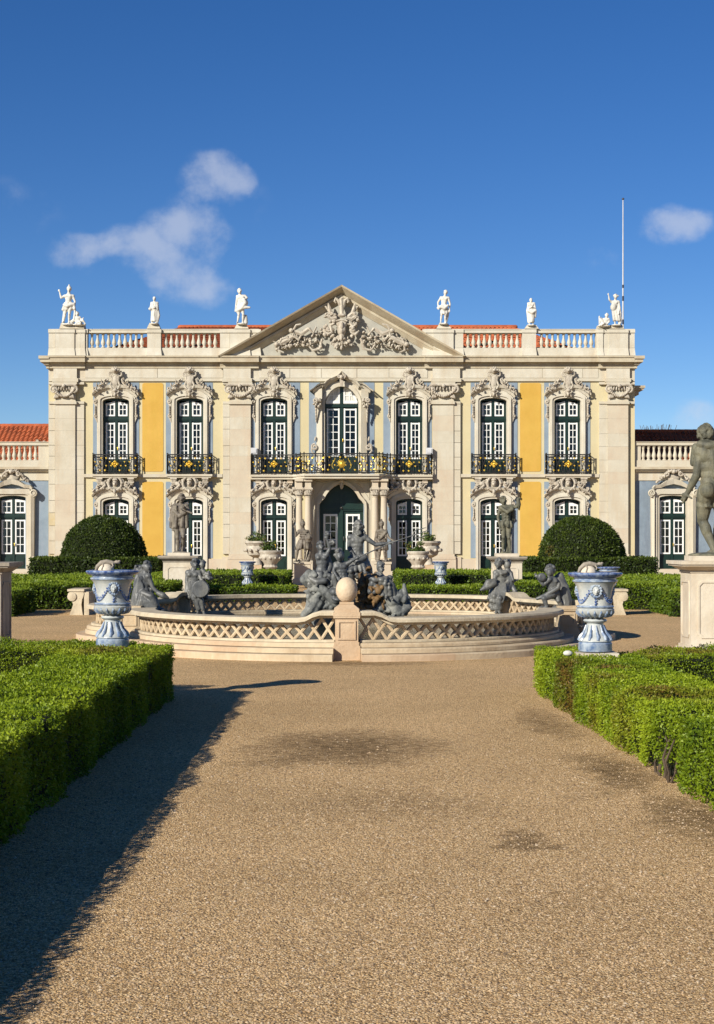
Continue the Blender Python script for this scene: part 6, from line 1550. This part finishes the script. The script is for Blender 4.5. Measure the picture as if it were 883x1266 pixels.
F.body(J, fem=True, hair='bun'); F.cloth((657, 380), (656.8, 398.5), .10, .09, 11, .034, seed=12); F.sash([(653, 385, -.09), (658, 387, -.1), (662.3, 384, -.04), (662.3, 392, .0)], [.04, .05, .045, .03]); F.ch([(653.4, 377), (651.9, 384), (653.8, 398)], [.04, .04, .05]); F.e((657, 402.2), (.16, .12, .03))
F.done('roof_statue', 'slender white marble draped woman on the second pier from the right', 'marble', .026, group='white marble statues along the parapet')
F = Fig(DR_, 761.5, 402, 39.5); J = F.joints(dict(hd=(761.2, 366.8, -.03), nk=(761, 370.6), ch=(760, 375.2), be=(760.4, 380.5), pv=(761.4, 385), sl=(756.2, 373.2), sr=(765, 373), el=(753.2, 371, -.05), wl=(752.3, 365.6, -.06), er=(766.6, 379.5), wr=(764.8, 386, -.07), kl=(760, 392.5, -.03), kr=(764, 392.5, -.05), al=(760.5, 400), ar=(765.5, 400.2)))
F.body(J); F.e((758.4, 380, -.03), (.10, .09, .12)); F.cloth((761, 384), (763, 396), .10, .12, 11, .034, seed=14); F.ch([(765.5, 376), (767, 388), (767, 399)], [.04, .05, .05]); F.c((759, 365.4, -.03), (764.2, 365.8, -.03), .03); F.e((762, 402), (.16, .12, .03))
F.done('roof_statue', 'white marble warrior raising one arm on the right corner of the parapet', 'marble', .026, group='white marble statues along the parapet')
F = Fig(DR_, 747.5, 403, 28); J = F.joints(dict(hd=(750.2, 390.2), nk=(750, 393), ch=(749.6, 395.6), be=(749, 398.2), pv=(748.6, 400.6), sl=(747, 394.2), sr=(752.6, 394.2), el=(744.6, 396.5), wl=(743.4, 393.8, -.08), er=(753.6, 397.8), wr=(751, 400.3, -.12), hl=(747.4, 401), hr=(750, 401), kl=(744, 398.6, -.14), kr=(746, 400.4, -.18), al=(741.6, 402, -.1), ar=(742.6, 402.6, -.18)))
F.body(J, child=True, fat=1.15); F.c((741.6, 402, .05), (741.4, 391, .05), .035); F.e((744.5, 396, .02), (.12, .08, .1)); F.e((747, 403), (.3, .16, .05)); F.done('roof_statue', 'small white seated child sculpture holding a torch on the right corner plinth', 'marble', .022, group='white marble statues along the parapet')

# ---- lead guardians beside the door
GF = Fig(DG, 375, 695, 52); J = GF.joints(dict(hd=(374.4, 648.3), nk=(374.8, 653), ch=(375.3, 659), be=(375.6, 665), pv=(375.2, 670.5), sl=(369.8, 656.8), sr=(380.6, 657.2), el=(366.2, 662.5, -.03), wl=(365, 653, -.05), er=(383.3, 664), wr=(380.4, 668.5, -.09), hl=(372.8, 672), hr=(377.8, 672), kl=(368.2, 680, -.10), kr=(377.4, 682, -.03), al=(366.4, 692.5, -.05), ar=(376.4, 692.8, .01)))
GF.body(J, helmet=True); GF.cloth((375.3, 668), (375.2, 678.5), .10, .15, 14, .028, seed=20); GF.mb.ell(GF.w((382, 665, -.10)), (.19, .05, .20), Matrix.Rotation(.3, 3, 'Z'), 16, 10); GF.e((382, 665, -.13), (.05, .03, .05)); GF.c((365, 690, -.05), (365, 651, -.05), .010); GF.ch([(379, 660, .07), (384, 676, .08), (381, 692, .06)], [.05, .05, .06]); GF.rock((373, 694.5), .17, .015, 8, (.03, .06), 3, .08)
for r in range(4): GF.c((370.5, 657 + 3 * r, -.062), (380.2, 657 + 3 * r, -.062), .012)
GF.done('guardian_statue', 'lead guardian in plumed helmet holding a round shield, left of the entrance', 'bronze', .020, group='guardian statues at the entrance')
GF = Fig(DG, 472.6, 694.5, 52); J = GF.joints(dict(hd=(471.8, 648.4), nk=(472, 653), ch=(472.2, 659), be=(472, 665), pv=(472, 670.5), sl=(467, 657), sr=(477.4, 657), el=(465.2, 666), wl=(469, 670.5, -.09), er=(480.6, 664.5, -.05), wr=(484.5, 667.5, -.10), kl=(469.5, 682, -.04), kr=(475.6, 682, -.04), al=(468.6, 692.2), ar=(476.6, 692.4)))
GF.body(J, helmet=True); GF.cloth((472, 668), (472, 679), .10, .14, 14, .028, seed=22); GF.ch([(467, 657, .05), (465, 672, .07), (467, 691, .05)], [.05, .06, .06]); GF.ch([(477.5, 658, -.05), (472, 664, -.08), (467.5, 668, -.05)], [.03, .035, .03]); GF.rock((472.6, 694), .15, .015, 8, (.03, .06), 4, .08)
for r in range(4): GF.c((467.6, 657 + 3 * r, -.062), (477, 657 + 3 * r, -.062), .012)
GF.done('guardian_statue', 'lead guardian in plumed helmet with one arm stretched down, right of the entrance', 'bronze', .020, group='guardian statues at the entrance')

# ---- two statues on the pedestals behind the fountain
F = Fig(DM, 222.5, 683, 72); J = F.joints(dict(hd=(224.6, 616.5, -.02), nk=(224, 622), ch=(222.5, 631), be=(221.8, 640), pv=(221.6, 647.5), sl=(216, 625.5), sr=(230.5, 625.5), el=(214, 638), wl=(214, 650.5, -.03), er=(234.5, 632, -.08), wr=(231, 629, -.16), hl=(218, 649), hr=(225.8, 649), kl=(219.6, 665, -.02), kr=(227.6, 664, -.09), al=(220.6, 680), ar=(226, 676, .02), tr=(225.4, 680.5, -.03)))
F.body(J); F.c((224, 629, -.14), (238.5, 634.6, -.16), .013, .018)
F.cloth((222.3, 626), (222, 652), .13, .14, 13, .026, dt=.07, db=.075, seed=31); F.sash([(216, 632, -.06), (223, 638, -.09), (229, 634, -.08)], [.035, .04, .035]); F.c((226.5, 683, .04), (228, 664, .05), .035, .03); F.e((223, 683, 0), (.13, .12, .025)); F.e((225, 612.5, 0), (.05, .05, .03)); F.c((214.5, 650, .02), (214.2, 655), .03, .02)
F.done('garden_statue', 'brown weathered statue of a flute player in a short tunic on the left rear pedestal', 'bronze', .016, group='statues on the pedestals')
parts_pl = MB(); s_ = FPX / DM; parts_pl.box(-.36, .36, -.34, .34, 0, .10); parts_pl.build('statue_base', M['pedestal'], PED_L, (0, 0, Z(687, DM)), smooth=False)
F = Fig(DM, 626, 683.5, 69); J = F.joints(dict(hd=(622.4, 619.3), nk=(623.8, 624.5), ch=(626, 632), be=(626, 640.5), pv=(625.8, 647.5), sl=(619, 627.8), sr=(633, 626.5), el=(615.8, 639), wl=(617.8, 650, -.04), er=(638.5, 627, -.02), wr=(640.6, 620.5, -.03), kl=(622.4, 664.5, -.03), kr=(629, 664.5, -.03), al=(621.8, 681), ar=(630.6, 681.2)))
F.body(J); F.sash([(619.5, 628, -.05), (627, 633.5, -.09), (633, 630, -.06)], [.03, .035, .035]); F.cloth((626, 645), (626, 651.5), .10, .11, 12, .022, seed=33); F.ch([(640.6, 617.5, -.03), (641.2, 624, -.02), (642, 630.5, 0)], [.035, .045, .012]); F.ch([(634, 627, .05), (634.5, 640, .07), (631, 652, .07)], [.04, .045, .03]); F.c((627.5, 683, .06), (628, 655, .07), .04, .03); F.e((626, 683.8, 0), (.13, .12, .02))
F.done('garden_statue', 'olive weathered nude statue raising one arm on the right rear pedestal', 'olive', .016, group='statues on the pedestals')
parts_pl = MB(); parts_pl.box(-.36, .36, -.34, .34, 0, .10); parts_pl.build('statue_base', M['pedestal'], PED_R, (0, 0, Z(688, DM)), smooth=False)

# ---- the large youth at the right edge, seen from behind
F = Fig(DS, 880, 686.5, 160, face=1); J = F.joints(dict(hd=(873.6, 537.5, .02), nk=(876.5, 549), ch=(879.5, 566), be=(881.5, 587), pv=(881, 603.5), sl=(866, 559), sr=(894, 557), el=(861.5, 587.5, .0), wl=(852.5, 608, .05), er=(903, 585), wr=(906, 610), hl=(873.5, 608), hr=(890, 606), kl=(870.5, 643.5, .05), kr=(893, 646, .02), al=(881, 679.5, -.05), ar=(895, 679.5, .05)))
F.body(J, hair='curls', fat=1.16)
rr = random.Random(77)
for k in range(150):
    a, el = rr.uniform(0, 6.28), rr.uniform(-.5, 1.5); cx, cy, cz = math.cos(a) * math.cos(el), math.sin(a) * math.cos(el), math.sin(el)
    if cy > .55 and cz < .4: continue
    F.e(F.add(J['hd'], cx * .060, cz * .068 + .006, cy * .068), (rr.uniform(.008, .0145),) * 3)
F.e(F.add(J['pv'], -.048, -.02, -.058), (.060, .055, .062)); F.e(F.add(J['pv'], .048, -.015, -.055), (.058, .052, .06)); F.c(F.add(J['ch'], 0, .05, -.052), F.add(J['be'], 0, -.05, -.046), .012, .010)
F.e(F.add(J['hl'], -.012, -.03), (.066, .066, .08)); F.c((869.5, 625, .02), (870.5, 640, .04), .054, .045)
# goat skin over the shoulders
F.ch([(862, 552, .05), (861.5, 562, .06), (859.6, 572, .06)], [.030, .035, .028]); F.ch([(866, 549.5, -.02), (876, 551, -.05), (888, 550, -.05)], [.034, .034, .036])
for k in range(46): q = rr.random(); F.e((859.5 + rr.uniform(-1, 5) + 3 * q, 574 - 22 * q, .05 + rr.uniform(-.03, .03)), (rr.uniform(.008, .016),) * 3)
for k in range(6): F.ch([(878 + 2.2 * k, 551, -.055), (879 + 2.1 * k, 566, -.070), (880.5 + 2.0 * k, 590 - k, -.068)], [.013, .014, .010])
F.ch([(846.5, 622, .07), (851, 612, .05), (856, 616, .02)], [.008, .010, .008])
F.ch([(869, 624.8 + 0, .02), (872, 626.2, -.045), (879, 627, -.02)], [.012, .012, .012])
F.ch([(893, 684, .0), (893.5, 655, .06), (898, 625, .09)], [.07, .06, .05]); F.e((882, 686, 0), (.20, .15, .022))
F.done('garden_statue', 'large olive bronze nude youth seen from behind, cut by the right edge', 'olive', .0145, group='statues on the pedestals')
mb = MB(); k_ = DS / FPX; mb.box(-.38, .44, -.36, .36, 0, (693 - 687) * k_); mb.build('statue_base', M['pedestal'], PED_E, (0, 0, Z(693, DS)), smooth=False)

# ---- figures on the fountain corners
d = 31.9; F = Fig(d, 190, 755, 92); J = F.joints(dict(hd=(181.5, 701), nk=(179.5, 707.5), ch=(179, 717), be=(178, 727), pv=(177, 737), sl=(174.5, 712, .04), sr=(184, 712.5, -.05), el=(172, 724, .04), wl=(180, 733, .08), er=(190, 727, -.06), wr=(198.5, 734.5, -.06), hl=(176, 739, .06), hr=(179, 739, -.04), kl=(190, 739, .04), kr=(191, 742, -.09), al=(196, 750, .02), ar=(195, 753, -.10)))
F.body(J, fem=True, hair='long', look=(1, 0), legs=True); F.cloth((178, 729), (177, 750), .09, .13, 14, .034, dt=.06, db=.10, seed=41)
F.ch([(173, 716, .02), (169.5, 730, .0), (166, 748, .0)], [.05, .06, .06]); F.ch([(178, 733, -.09), (188, 737, -.12), (194, 748, -.12)], [.045, .055, .045])
for k in range(9): F.ch([(177 + k, 731 + .6 * k, -.09), (176 + 2.2 * k, 742 + .3 * k, -.14), (172 + 2.8 * k, 754, -.14)], [.02, .024, .018])
F.rock((182, 754), .20, .02, 26, (.03, .06), 5, .12)
for k in range(9): F.ch([(172 + k * .6, 714 + k, -.07 + .0 * k), (170 + k, 730, -.07), (166 + 2 * k, 752, -.08)], [.016, .019, .02])
F.ch([(196, 733, -.06), (202, 736, -.06), (208, 739, -.05)], [.03, .045, .02]); F.e((170, 706, .10), (.05, .06, .06)); F.ch([(170, 711, .10), (169, 722, .10), (172, 735, .08)], [.045, .06, .05]); F.c((168, 714, .08), (166.5, 724, .06), .03)
for k in range(16): F.e((170 + rr.uniform(-4.5, 4), 704.5 + rr.uniform(-5, 4), .10 + rr.uniform(-.05, .05)), (.022,) * 3)
F.done('fountain_figure', 'lead woman seated on the front left fountain pier looking right, a child at her back', 'lead', .0135, cat='sculpture', group='lead figures on the fountain piers')
d = 36.9; F = Fig(d, 244, 762, 84); J = F.joints(dict(hd=(241, 697.5), nk=(239.5, 703.5), ch=(238.5, 712), be=(240, 721), pv=(241.5, 730), sl=(232.5, 708), sr=(245.5, 708), el=(231, 720, -.02), wl=(236, 729, -.1), er=(249, 716, -.06), wr=(254, 722, -.1), hl=(239, 732), hr=(245, 732), kl=(243, 737, -.16), kr=(249, 737, -.16), al=(246, 757, -.13), ar=(253, 757, -.13)))
F.body(J, fem=True, hair='bun', look=(.5, 0)); F.cloth((240, 721), (243, 738), .10, .14, 14, .034, dt=.08, db=.15, seed=43); F.cloth((245, 738, -.12), (248, 752, -.12), .05, .05, 8, .024, dt=.05, db=.04, seed=44)
F.e((249.5, 698.5, .04), (.055, .06, .064)); F.ch([(249.5, 704, .04), (250, 712, .05), (248, 722, .05)], [.045, .06, .06]); F.c((252.5, 707, .0), (256.5, 713, -.08), .028, .02)
for k in range(18): F.e((249.5 + rr.uniform(-4.5, 4.5), 696.5 + rr.uniform(-4, 2), .05 + rr.uniform(-.05, .05)), (.02,) * 3)
for k in range(8): F.ch([(236 + k * 1.4, 722, -.09), (235 + k * 1.9, 730 + k * .4, -.15), (240 + k * 1.5, 741, -.17)], [.02, .024, .018])
F.rock((257, 711.5, -.08), .05, .05, 14, (.02, .04), 6, .04); F.rock((243, 738), .12, .06, 22, (.03, .06), 7, .1)
F.mb.lathe([(.001, 0), (.19, 0), (.20, .03), (.20, .16), (.19, .19), (.001, .19)], (0, 0, 0), 18); n = 18 * 6
q0 = F.w((250, 727.5, -.2)); F.mb.V[-n:] = [(x + q0.x, -z + q0.y, y + q0.z) for x, y, z in F.mb.V[-n:]]
F.done('fountain_figure', 'lead woman seated on the rear left pier with a drum on her lap', 'lead', .0135, cat='sculpture', group='lead figures on the fountain piers')
d = 36.9; F = Fig(d, 622, 760, 84); J = F.joints(dict(hd=(616.5, 697, -.02), nk=(617.5, 703), ch=(619, 712), be=(619.5, 721), pv=(619.5, 730), sl=(613, 708), sr=(625, 708), el=(611, 719, -.06), wl=(606, 724, -.1), er=(628.5, 718), wr=(626, 727, -.08), hl=(616, 732), hr=(622, 732), kl=(610, 737, -.15), kr=(617, 739, -.17), al=(613, 755, -.12), ar=(616, 757, -.14)))
F.body(J, fem=True, hair='bun', look=(-.8, 0)); F.cloth((619.5, 722), (615, 740), .10, .14, 14, .034, dt=.08, db=.15, seed=46); F.cloth((614, 738, -.12), (615, 752, -.12), .05, .05, 8, .024, dt=.05, db=.04, seed=47)
for k in range(8): F.ch([(624 - k * 1.3, 722, -.09), (624 - k * 2.1, 731 + k * .5, -.15), (620 - k * 1.5, 744, -.17)], [.02, .024, .018])
F.ch([(610, 721, -.12), (601, 725, -.13), (594, 729, -.13)], [.05, .055, .02]); F.ch([(612, 717, -.1), (603, 720, -.13), (596, 728, -.13)], [.03, .05, .02])
F.e((627.5, 698.5, .02), (.056, .062, .066)); F.ch([(628, 704.5, .02), (630, 713, .03), (631, 722, .03)], [.045, .062, .06]); F.c((625, 707.5, -.06), (619.5, 709.5, -.09), .028, .02); F.c((632, 708, 0), (634, 717, -.04), .028, .022)
F.ch([(629, 724, .0), (627, 733, -.06), (633, 739, -.03)], [.045, .036, .022]); F.ch([(633, 724, .03), (636.5, 731, -.02), (641, 738.5, .0)], [.045, .036, .022]); F.ch([(626, 718, .02), (633, 719, .02), (640, 717, .02)], [.03, .03, .015])
for k in range(18): F.e((627.5 + rr.uniform(-4.5, 4.5), 696 + rr.uniform(-4, 2), .03 + rr.uniform(-.05, .05)), (.02,) * 3)
F.rock((611, 747, -.08), .06, .07, 20, (.025, .05), 8, .06); F.rock((622, 738), .16, .03, 20, (.03, .055), 9, .1)
F.done('fountain_figure', 'lead woman seated on the rear right pier with a child leaning on her', 'lead', .0135, cat='sculpture', group='lead figures on the fountain piers')
d = 31.7; F = Fig(d, 690, 754, 76); J = F.joints(dict(hd=(680.5, 706.5), nk=(681.5, 713), ch=(682.5, 720), be=(683.5, 727.5), pv=(685, 734), sl=(678.5, 716.5, -.06), sr=(687, 716.5, .06), el=(671.5, 723, -.08), wl=(664.5, 714, -.08), er=(679, 722, .04), wr=(670, 718, .02), hl=(682, 735, -.05), hr=(688, 735, .04), kl=(671.5, 739.5, -.10), kr=(690, 742.5, -.04), al=(676.5, 751.5, -.08), tl=(670, 753.5, -.1), ar=(697, 752, .02), tr=(690, 754, .0)))
F.body(J, child=True, fat=1.12, look=(-1, 0), hair='curls'); F.mb.lathe([(.05, 0), (.085, .02), (.085, .09), (.05, .11)], (0, 0, 0), 14); n = 14 * 4; q0 = F.w((669, 713.5, -.06)); F.mb.V[-n:] = [(x + q0.x, -z + q0.y - .0, y + q0.z) for x, y, z in F.mb.V[-n:]]
F.ch([(691, 718, .10), (697, 728, .12), (700, 744, .12), (699, 754, .10)], [.08, .11, .12, .12]); F.ch([(688, 716, .10), (694, 712, .12), (700, 724, .14)], [.05, .06, .05]); F.ch([(664, 740, -.05), (672, 736.5, -.08), (682, 731, -.10), (689, 726.5, -.10), (690.5, 722, -.1)], [.028, .034, .04, .04, .03]); F.ch([(694, 717, .10), (701, 723, .12), (704, 726, .12)], [.03, .035, .012])
F.rock((684, 753), .22, .025, 26, (.03, .055), 11, .10)
F.done('fountain_figure', 'lead putto raising a small drum astride the front right fountain pier', 'lead', .012, cat='sculpture', group='lead figures on the fountain piers')

# ---- the sea god group in the middle of the basin
d = 33.6
def lump(name, label, material, spots, cat, vox, seed, extra=None):
    r_ = random.Random(seed); F = Fig(d, spots[0][0], 762, 100)
    for (cx, cy, rx, ry, dp, n) in spots:
        F.e((cx, cy, dp + .08), (rx / 100 * .75, .16, ry / 100 * .8))
        for _ in range(n):
            a = r_.uniform(0, 6.28); q = r_.uniform(.2, 1.02); r = r_.uniform(.014, .05)
            F.e((cx + rx * q * math.cos(a), cy - ry * q * math.sin(a), dp + r_.uniform(-.24, .12)), (r, r * r_.uniform(.6, 1.2), r * r_.uniform(.4, 1.0)), Matrix.Rotation(r_.uniform(0, 3), 3, 'Y'))
    if extra: extra(F, r_)
    return F.done(name, label, material, vox, cat=cat)
def rock_x(F, r_):
    F.c((395, 772, .1), (400, 725, .1), .22, .18)
    for k in range(26):
        x = r_.uniform(383, 415); y = r_.uniform(705, 745); F.ch([(x, y, -.24), (x + r_.uniform(-7, 7), y + r_.uniform(3, 8), -.28), (x + r_.uniform(-12, 8), y + r_.uniform(6, 16), -.24)], [.022, .03, .014])
    F.ch([(392, 742, -.3), (384, 752, -.34), (377, 759, -.30)], [.05, .06, .05]); F.ch([(396, 745, -.3), (389, 757, -.32), (384, 762, -.3)], [.045, .05, .045]); F.ch([(397, 726, -.3), (407, 734, -.32), (415, 745, -.3)], [.05, .06, .05]); F.ch([(383, 708, -.2), (377, 716, -.24), (380, 722, -.22)], [.05, .06, .04])
lump('fountain_rock', 'grey limescaled rock with fish and shells, left base of the sea god group', 'lead_rock', [(398, 736, 15, 24, 0, 90), (391, 718, 10, 12, -.02, 50), (412, 730, 11, 22, .02, 60), (404, 752, 24, 9, 0, 50)], 'fountain rock', .018, 5, rock_x)
def rock_y(F, r_):
    for k in range(24):
        x = r_.uniform(443, 470); y = r_.uniform(705, 750); F.ch([(x, y, -.2), (x + r_.uniform(-4, 4), y + 6, -.26), (x + r_.uniform(-6, 6), y + r_.uniform(8, 16), -.22)], [.02, .03, .012])
lump('fountain_rock', 'rust brown water stained rock, right base of the sea god group', 'rust', [(455, 730, 17, 27, -.14, 120), (452, 750, 15, 12, -.16, 50), (466, 744, 10, 13, -.14, 50)], 'fountain rock', .018, 6, rock_y)
def dol(F, r_):
    F.ch([(475, 725, -.2), (478, 736, -.24), (486, 742, -.26), (493, 737, -.24), (494, 731, -.22)], [.05, .075, .085, .06, .035]); F.ch([(476, 722, -.22), (484, 726, -.26), (490, 733, -.26)], [.04, .05, .03]); F.ch([(482, 752, -.24), (492, 756, -.26), (502, 752, -.24)], [.05, .06, .05]); F.ch([(497, 745, -.2), (500, 736, -.22), (499, 722, -.2)], [.05, .045, .02])
    F.e((489, 752, -.26), (.08, .07, .07)); F.mb.ell(F.w((470, 749, -.25)), (.16, .12, .12), None, 12, 9)
lump('sea_creature', 'grey lead sea creature with gaping shell mouth, lower right of the basin centre', 'lead_rock', [(497, 744, 8, 13, -.05, 40), (486, 756, 16, 7, -.1, 50), (470, 752, 9, 9, -.1, 40)], 'sculpture', .017, 8, dol)
# sea god
F = Fig(33.8, 443, 724, 84); J = F.joints(dict(hd=(443.5, 652, -.03), nk=(443, 660), ch=(441.5, 670), be=(441.5, 680), pv=(442.5, 690), sl=(433, 664.5), sr=(451.5, 664.5), el=(431.5, 678), wl=(437.5, 686.5, -.12), er=(464.5, 673.5, -.03), wr=(480, 671.5, -.06), hl=(438, 692), hr=(447, 692), kl=(434, 706, -.16), kr=(452, 708, -.12), al=(437, 722, -.08), ar=(452, 724, -.04)))
F.body(J, hair='long', beard=True, fat=1.10)
for k in range(40): a = rr.uniform(0, 6.28); F.e((443.5 + 6.0 * math.cos(a) * rr.uniform(.6, 1.1), 650.5 + 7 * math.sin(a) * rr.uniform(.6, 1.1), rr.uniform(-.01, .06)), (rr.uniform(.014, .026),) * 3)
for k in range(16): q = rr.random(); F.e((448.5 + 3 * q + rr.uniform(-1.5, 1.5), 656 + 8 * q, rr.uniform(-.02, .05)), (rr.uniform(.014, .022),) * 3)
F.cloth((442, 687), (444, 706), .10, .15, 16, .030, dt=.07, db=.13, seed=51); F.ch([(433, 690, -.05), (442, 694, -.12), (451, 689, -.07)], [.04, .05, .045]); F.ch([(450, 690, .03), (455, 704, .03), (457, 720, .03)], [.06, .07, .06]); F.ch([(434, 700), (431, 715)], [.05, .06])
F.rock((445, 716), .14, .09, 40, (.03, .06), 21, .12)
F.done('sea_god_statue', 'lead bearded sea god standing bare chested and stretching one arm in the basin centre', 'lead', .013, group=None)
# trident
F = Fig(33.6, 470, 690, 84); tri = MB()
a, b = F.w((403, 706.5, -.10)), F.w((484, 670.8, -.075)); c_ = F.w((530, 655.5, -.06)); tri.tube([tuple(a), tuple(b), tuple(c_)], [.013, .013, .010], 8)
dv = (c_ - b).normalized(); up = Vector((-dv.z, 0, dv.x)); m_ = F.w((511, 662, -.06))
for sg in (-1, 1): tri.tube([tuple(m_), tuple(m_ + up * sg * .06 + dv * .02), tuple(m_ + up * sg * .085 + dv * .10), tuple(m_ + up * sg * .075 + dv * .26), tuple(m_ + up * sg * .07 + dv * .31)], [.013, .012, .012, .010, .003], 6)
tri.ell(tuple(m_), (.03, .03, .03)); t_ = tri.build('trident', M['lead'], None, F.o); tag(t_, 'long thin trident held by the bearded sea god, prongs to the upper right', 'trident')
# triton child with the pole
F = Fig(32.6, 425, 745, 78); J = F.joints(dict(hd=(420, 687, -.02), nk=(420.5, 694), ch=(422, 702), be=(423, 711), pv=(425.5, 720), sl=(415.5, 698), sr=(428.5, 697.5), el=(412.5, 706, -.04), wl=(417, 713, -.12), er=(434, 694, -.05), wr=(440.5, 690.5, -.06)))
F.body(J, child=True, legs=False, fat=1.05, hair='curls'); F.ch([(425, 720, 0), (430, 731, -.06), (435.5, 742, -.06), (436, 752, -.02)], [.085, .075, .06, .03]); F.ch([(429, 724, -.08), (434, 735, -.13), (438, 741, -.13)], [.03, .03, .015]); F.ch([(416, 704, .04), (412.5, 714, .04), (416, 726, .04)], [.05, .05, .04]); F.rock((423, 738, .08), .14, .10, 40, (.04, .08), 31, .10)
F.done('triton_figure', 'lead young triton grasping the pole in front of the bearded sea god', 'lead', .0125, cat='sculpture')
# nymph on the left with raised arm
F = Fig(33.3, 396, 735, 82); J = F.joints(dict(hd=(396, 676, .02), nk=(397, 683), ch=(398, 691), be=(398, 700), pv=(397, 708.5), sl=(393, 687, .02), sr=(404, 686.5, -.02), el=(400, 700, .06), wl=(404, 705, .02), er=(408, 678, -.03), wr=(404.5, 667, -.05), hl=(394, 711), hr=(400, 711), kl=(387, 713, -.10), kr=(408, 712, -.14), al=(393, 722, -.14), ar=(406, 724, -.08)))
F.body(J, fem=True, hair='bun', look=(.6, 0)); F.cloth((397, 708), (397, 722), .12, .19, 18, .038, dt=.08, db=.14, seed=61); F.ch([(404.5, 664, -.05), (404, 658, -.05)], [.03, .02]); F.rock((405, 660, -.05), .03, .04, 8, (.018, .035), 41, .03); F.rock((411, 672, -.04), .03, .04, 10, (.02, .04), 42, .03); F.ch([(405, 688, .05), (408, 700, .06), (404, 712, .05)], [.04, .05, .06]); F.rock((397, 722), .17, .06, 40, (.03, .06), 43, .12); F.ch([(384, 715, -.12), (392, 719, -.17), (402, 718, -.17)], [.04, .05, .05])
F.done('nymph_figure', 'lead nymph sitting on the rock with raised arm, left of the bearded sea god', 'lead', .0125, cat='sculpture')
# reclining figure on the right
F = Fig(33.2, 476, 735, 78); J = F.joints(dict(hd=(470.8, 703.5), nk=(470, 709.5), ch=(467.5, 714), be=(468, 721), pv=(471, 727), sl=(463, 712), sr=(473.5, 714), el=(459, 715.5, -.07), wl=(462, 721, -.12), er=(477, 720, -.05), wr=(480, 727, -.08), hl=(468, 728), hr=(474, 729), kl=(476, 722, -.14), kr=(481, 727, -.12), al=(478, 737, -.12), ar=(484, 739, -.10)))
F.body(J, fem=True, look=(.4, 0)); F.cloth((469, 720), (473, 735), .12, .18, 16, .04, dt=.08, db=.13, seed=71); F.rock((470, 722), .16, .13, 60, (.03, .07), 51, .13); F.ch([(470, 701, .02), (469.5, 697, .02), (474, 697, .02)], [.06, .05, .03]); F.ch([(456, 712, -.1), (463, 717, -.14), (471, 716, -.12)], [.04, .045, .04]); F.ch([(478, 716, -.05), (485, 724, -.07), (487, 736, -.05)], [.05, .05, .05])
F.done('nymph_figure', 'lead reclining nymph among shells and drapery, right of the bearded sea god', 'lead', .0125, cat='sculpture')
bpy.data.scenes.remove(SCRATCH)
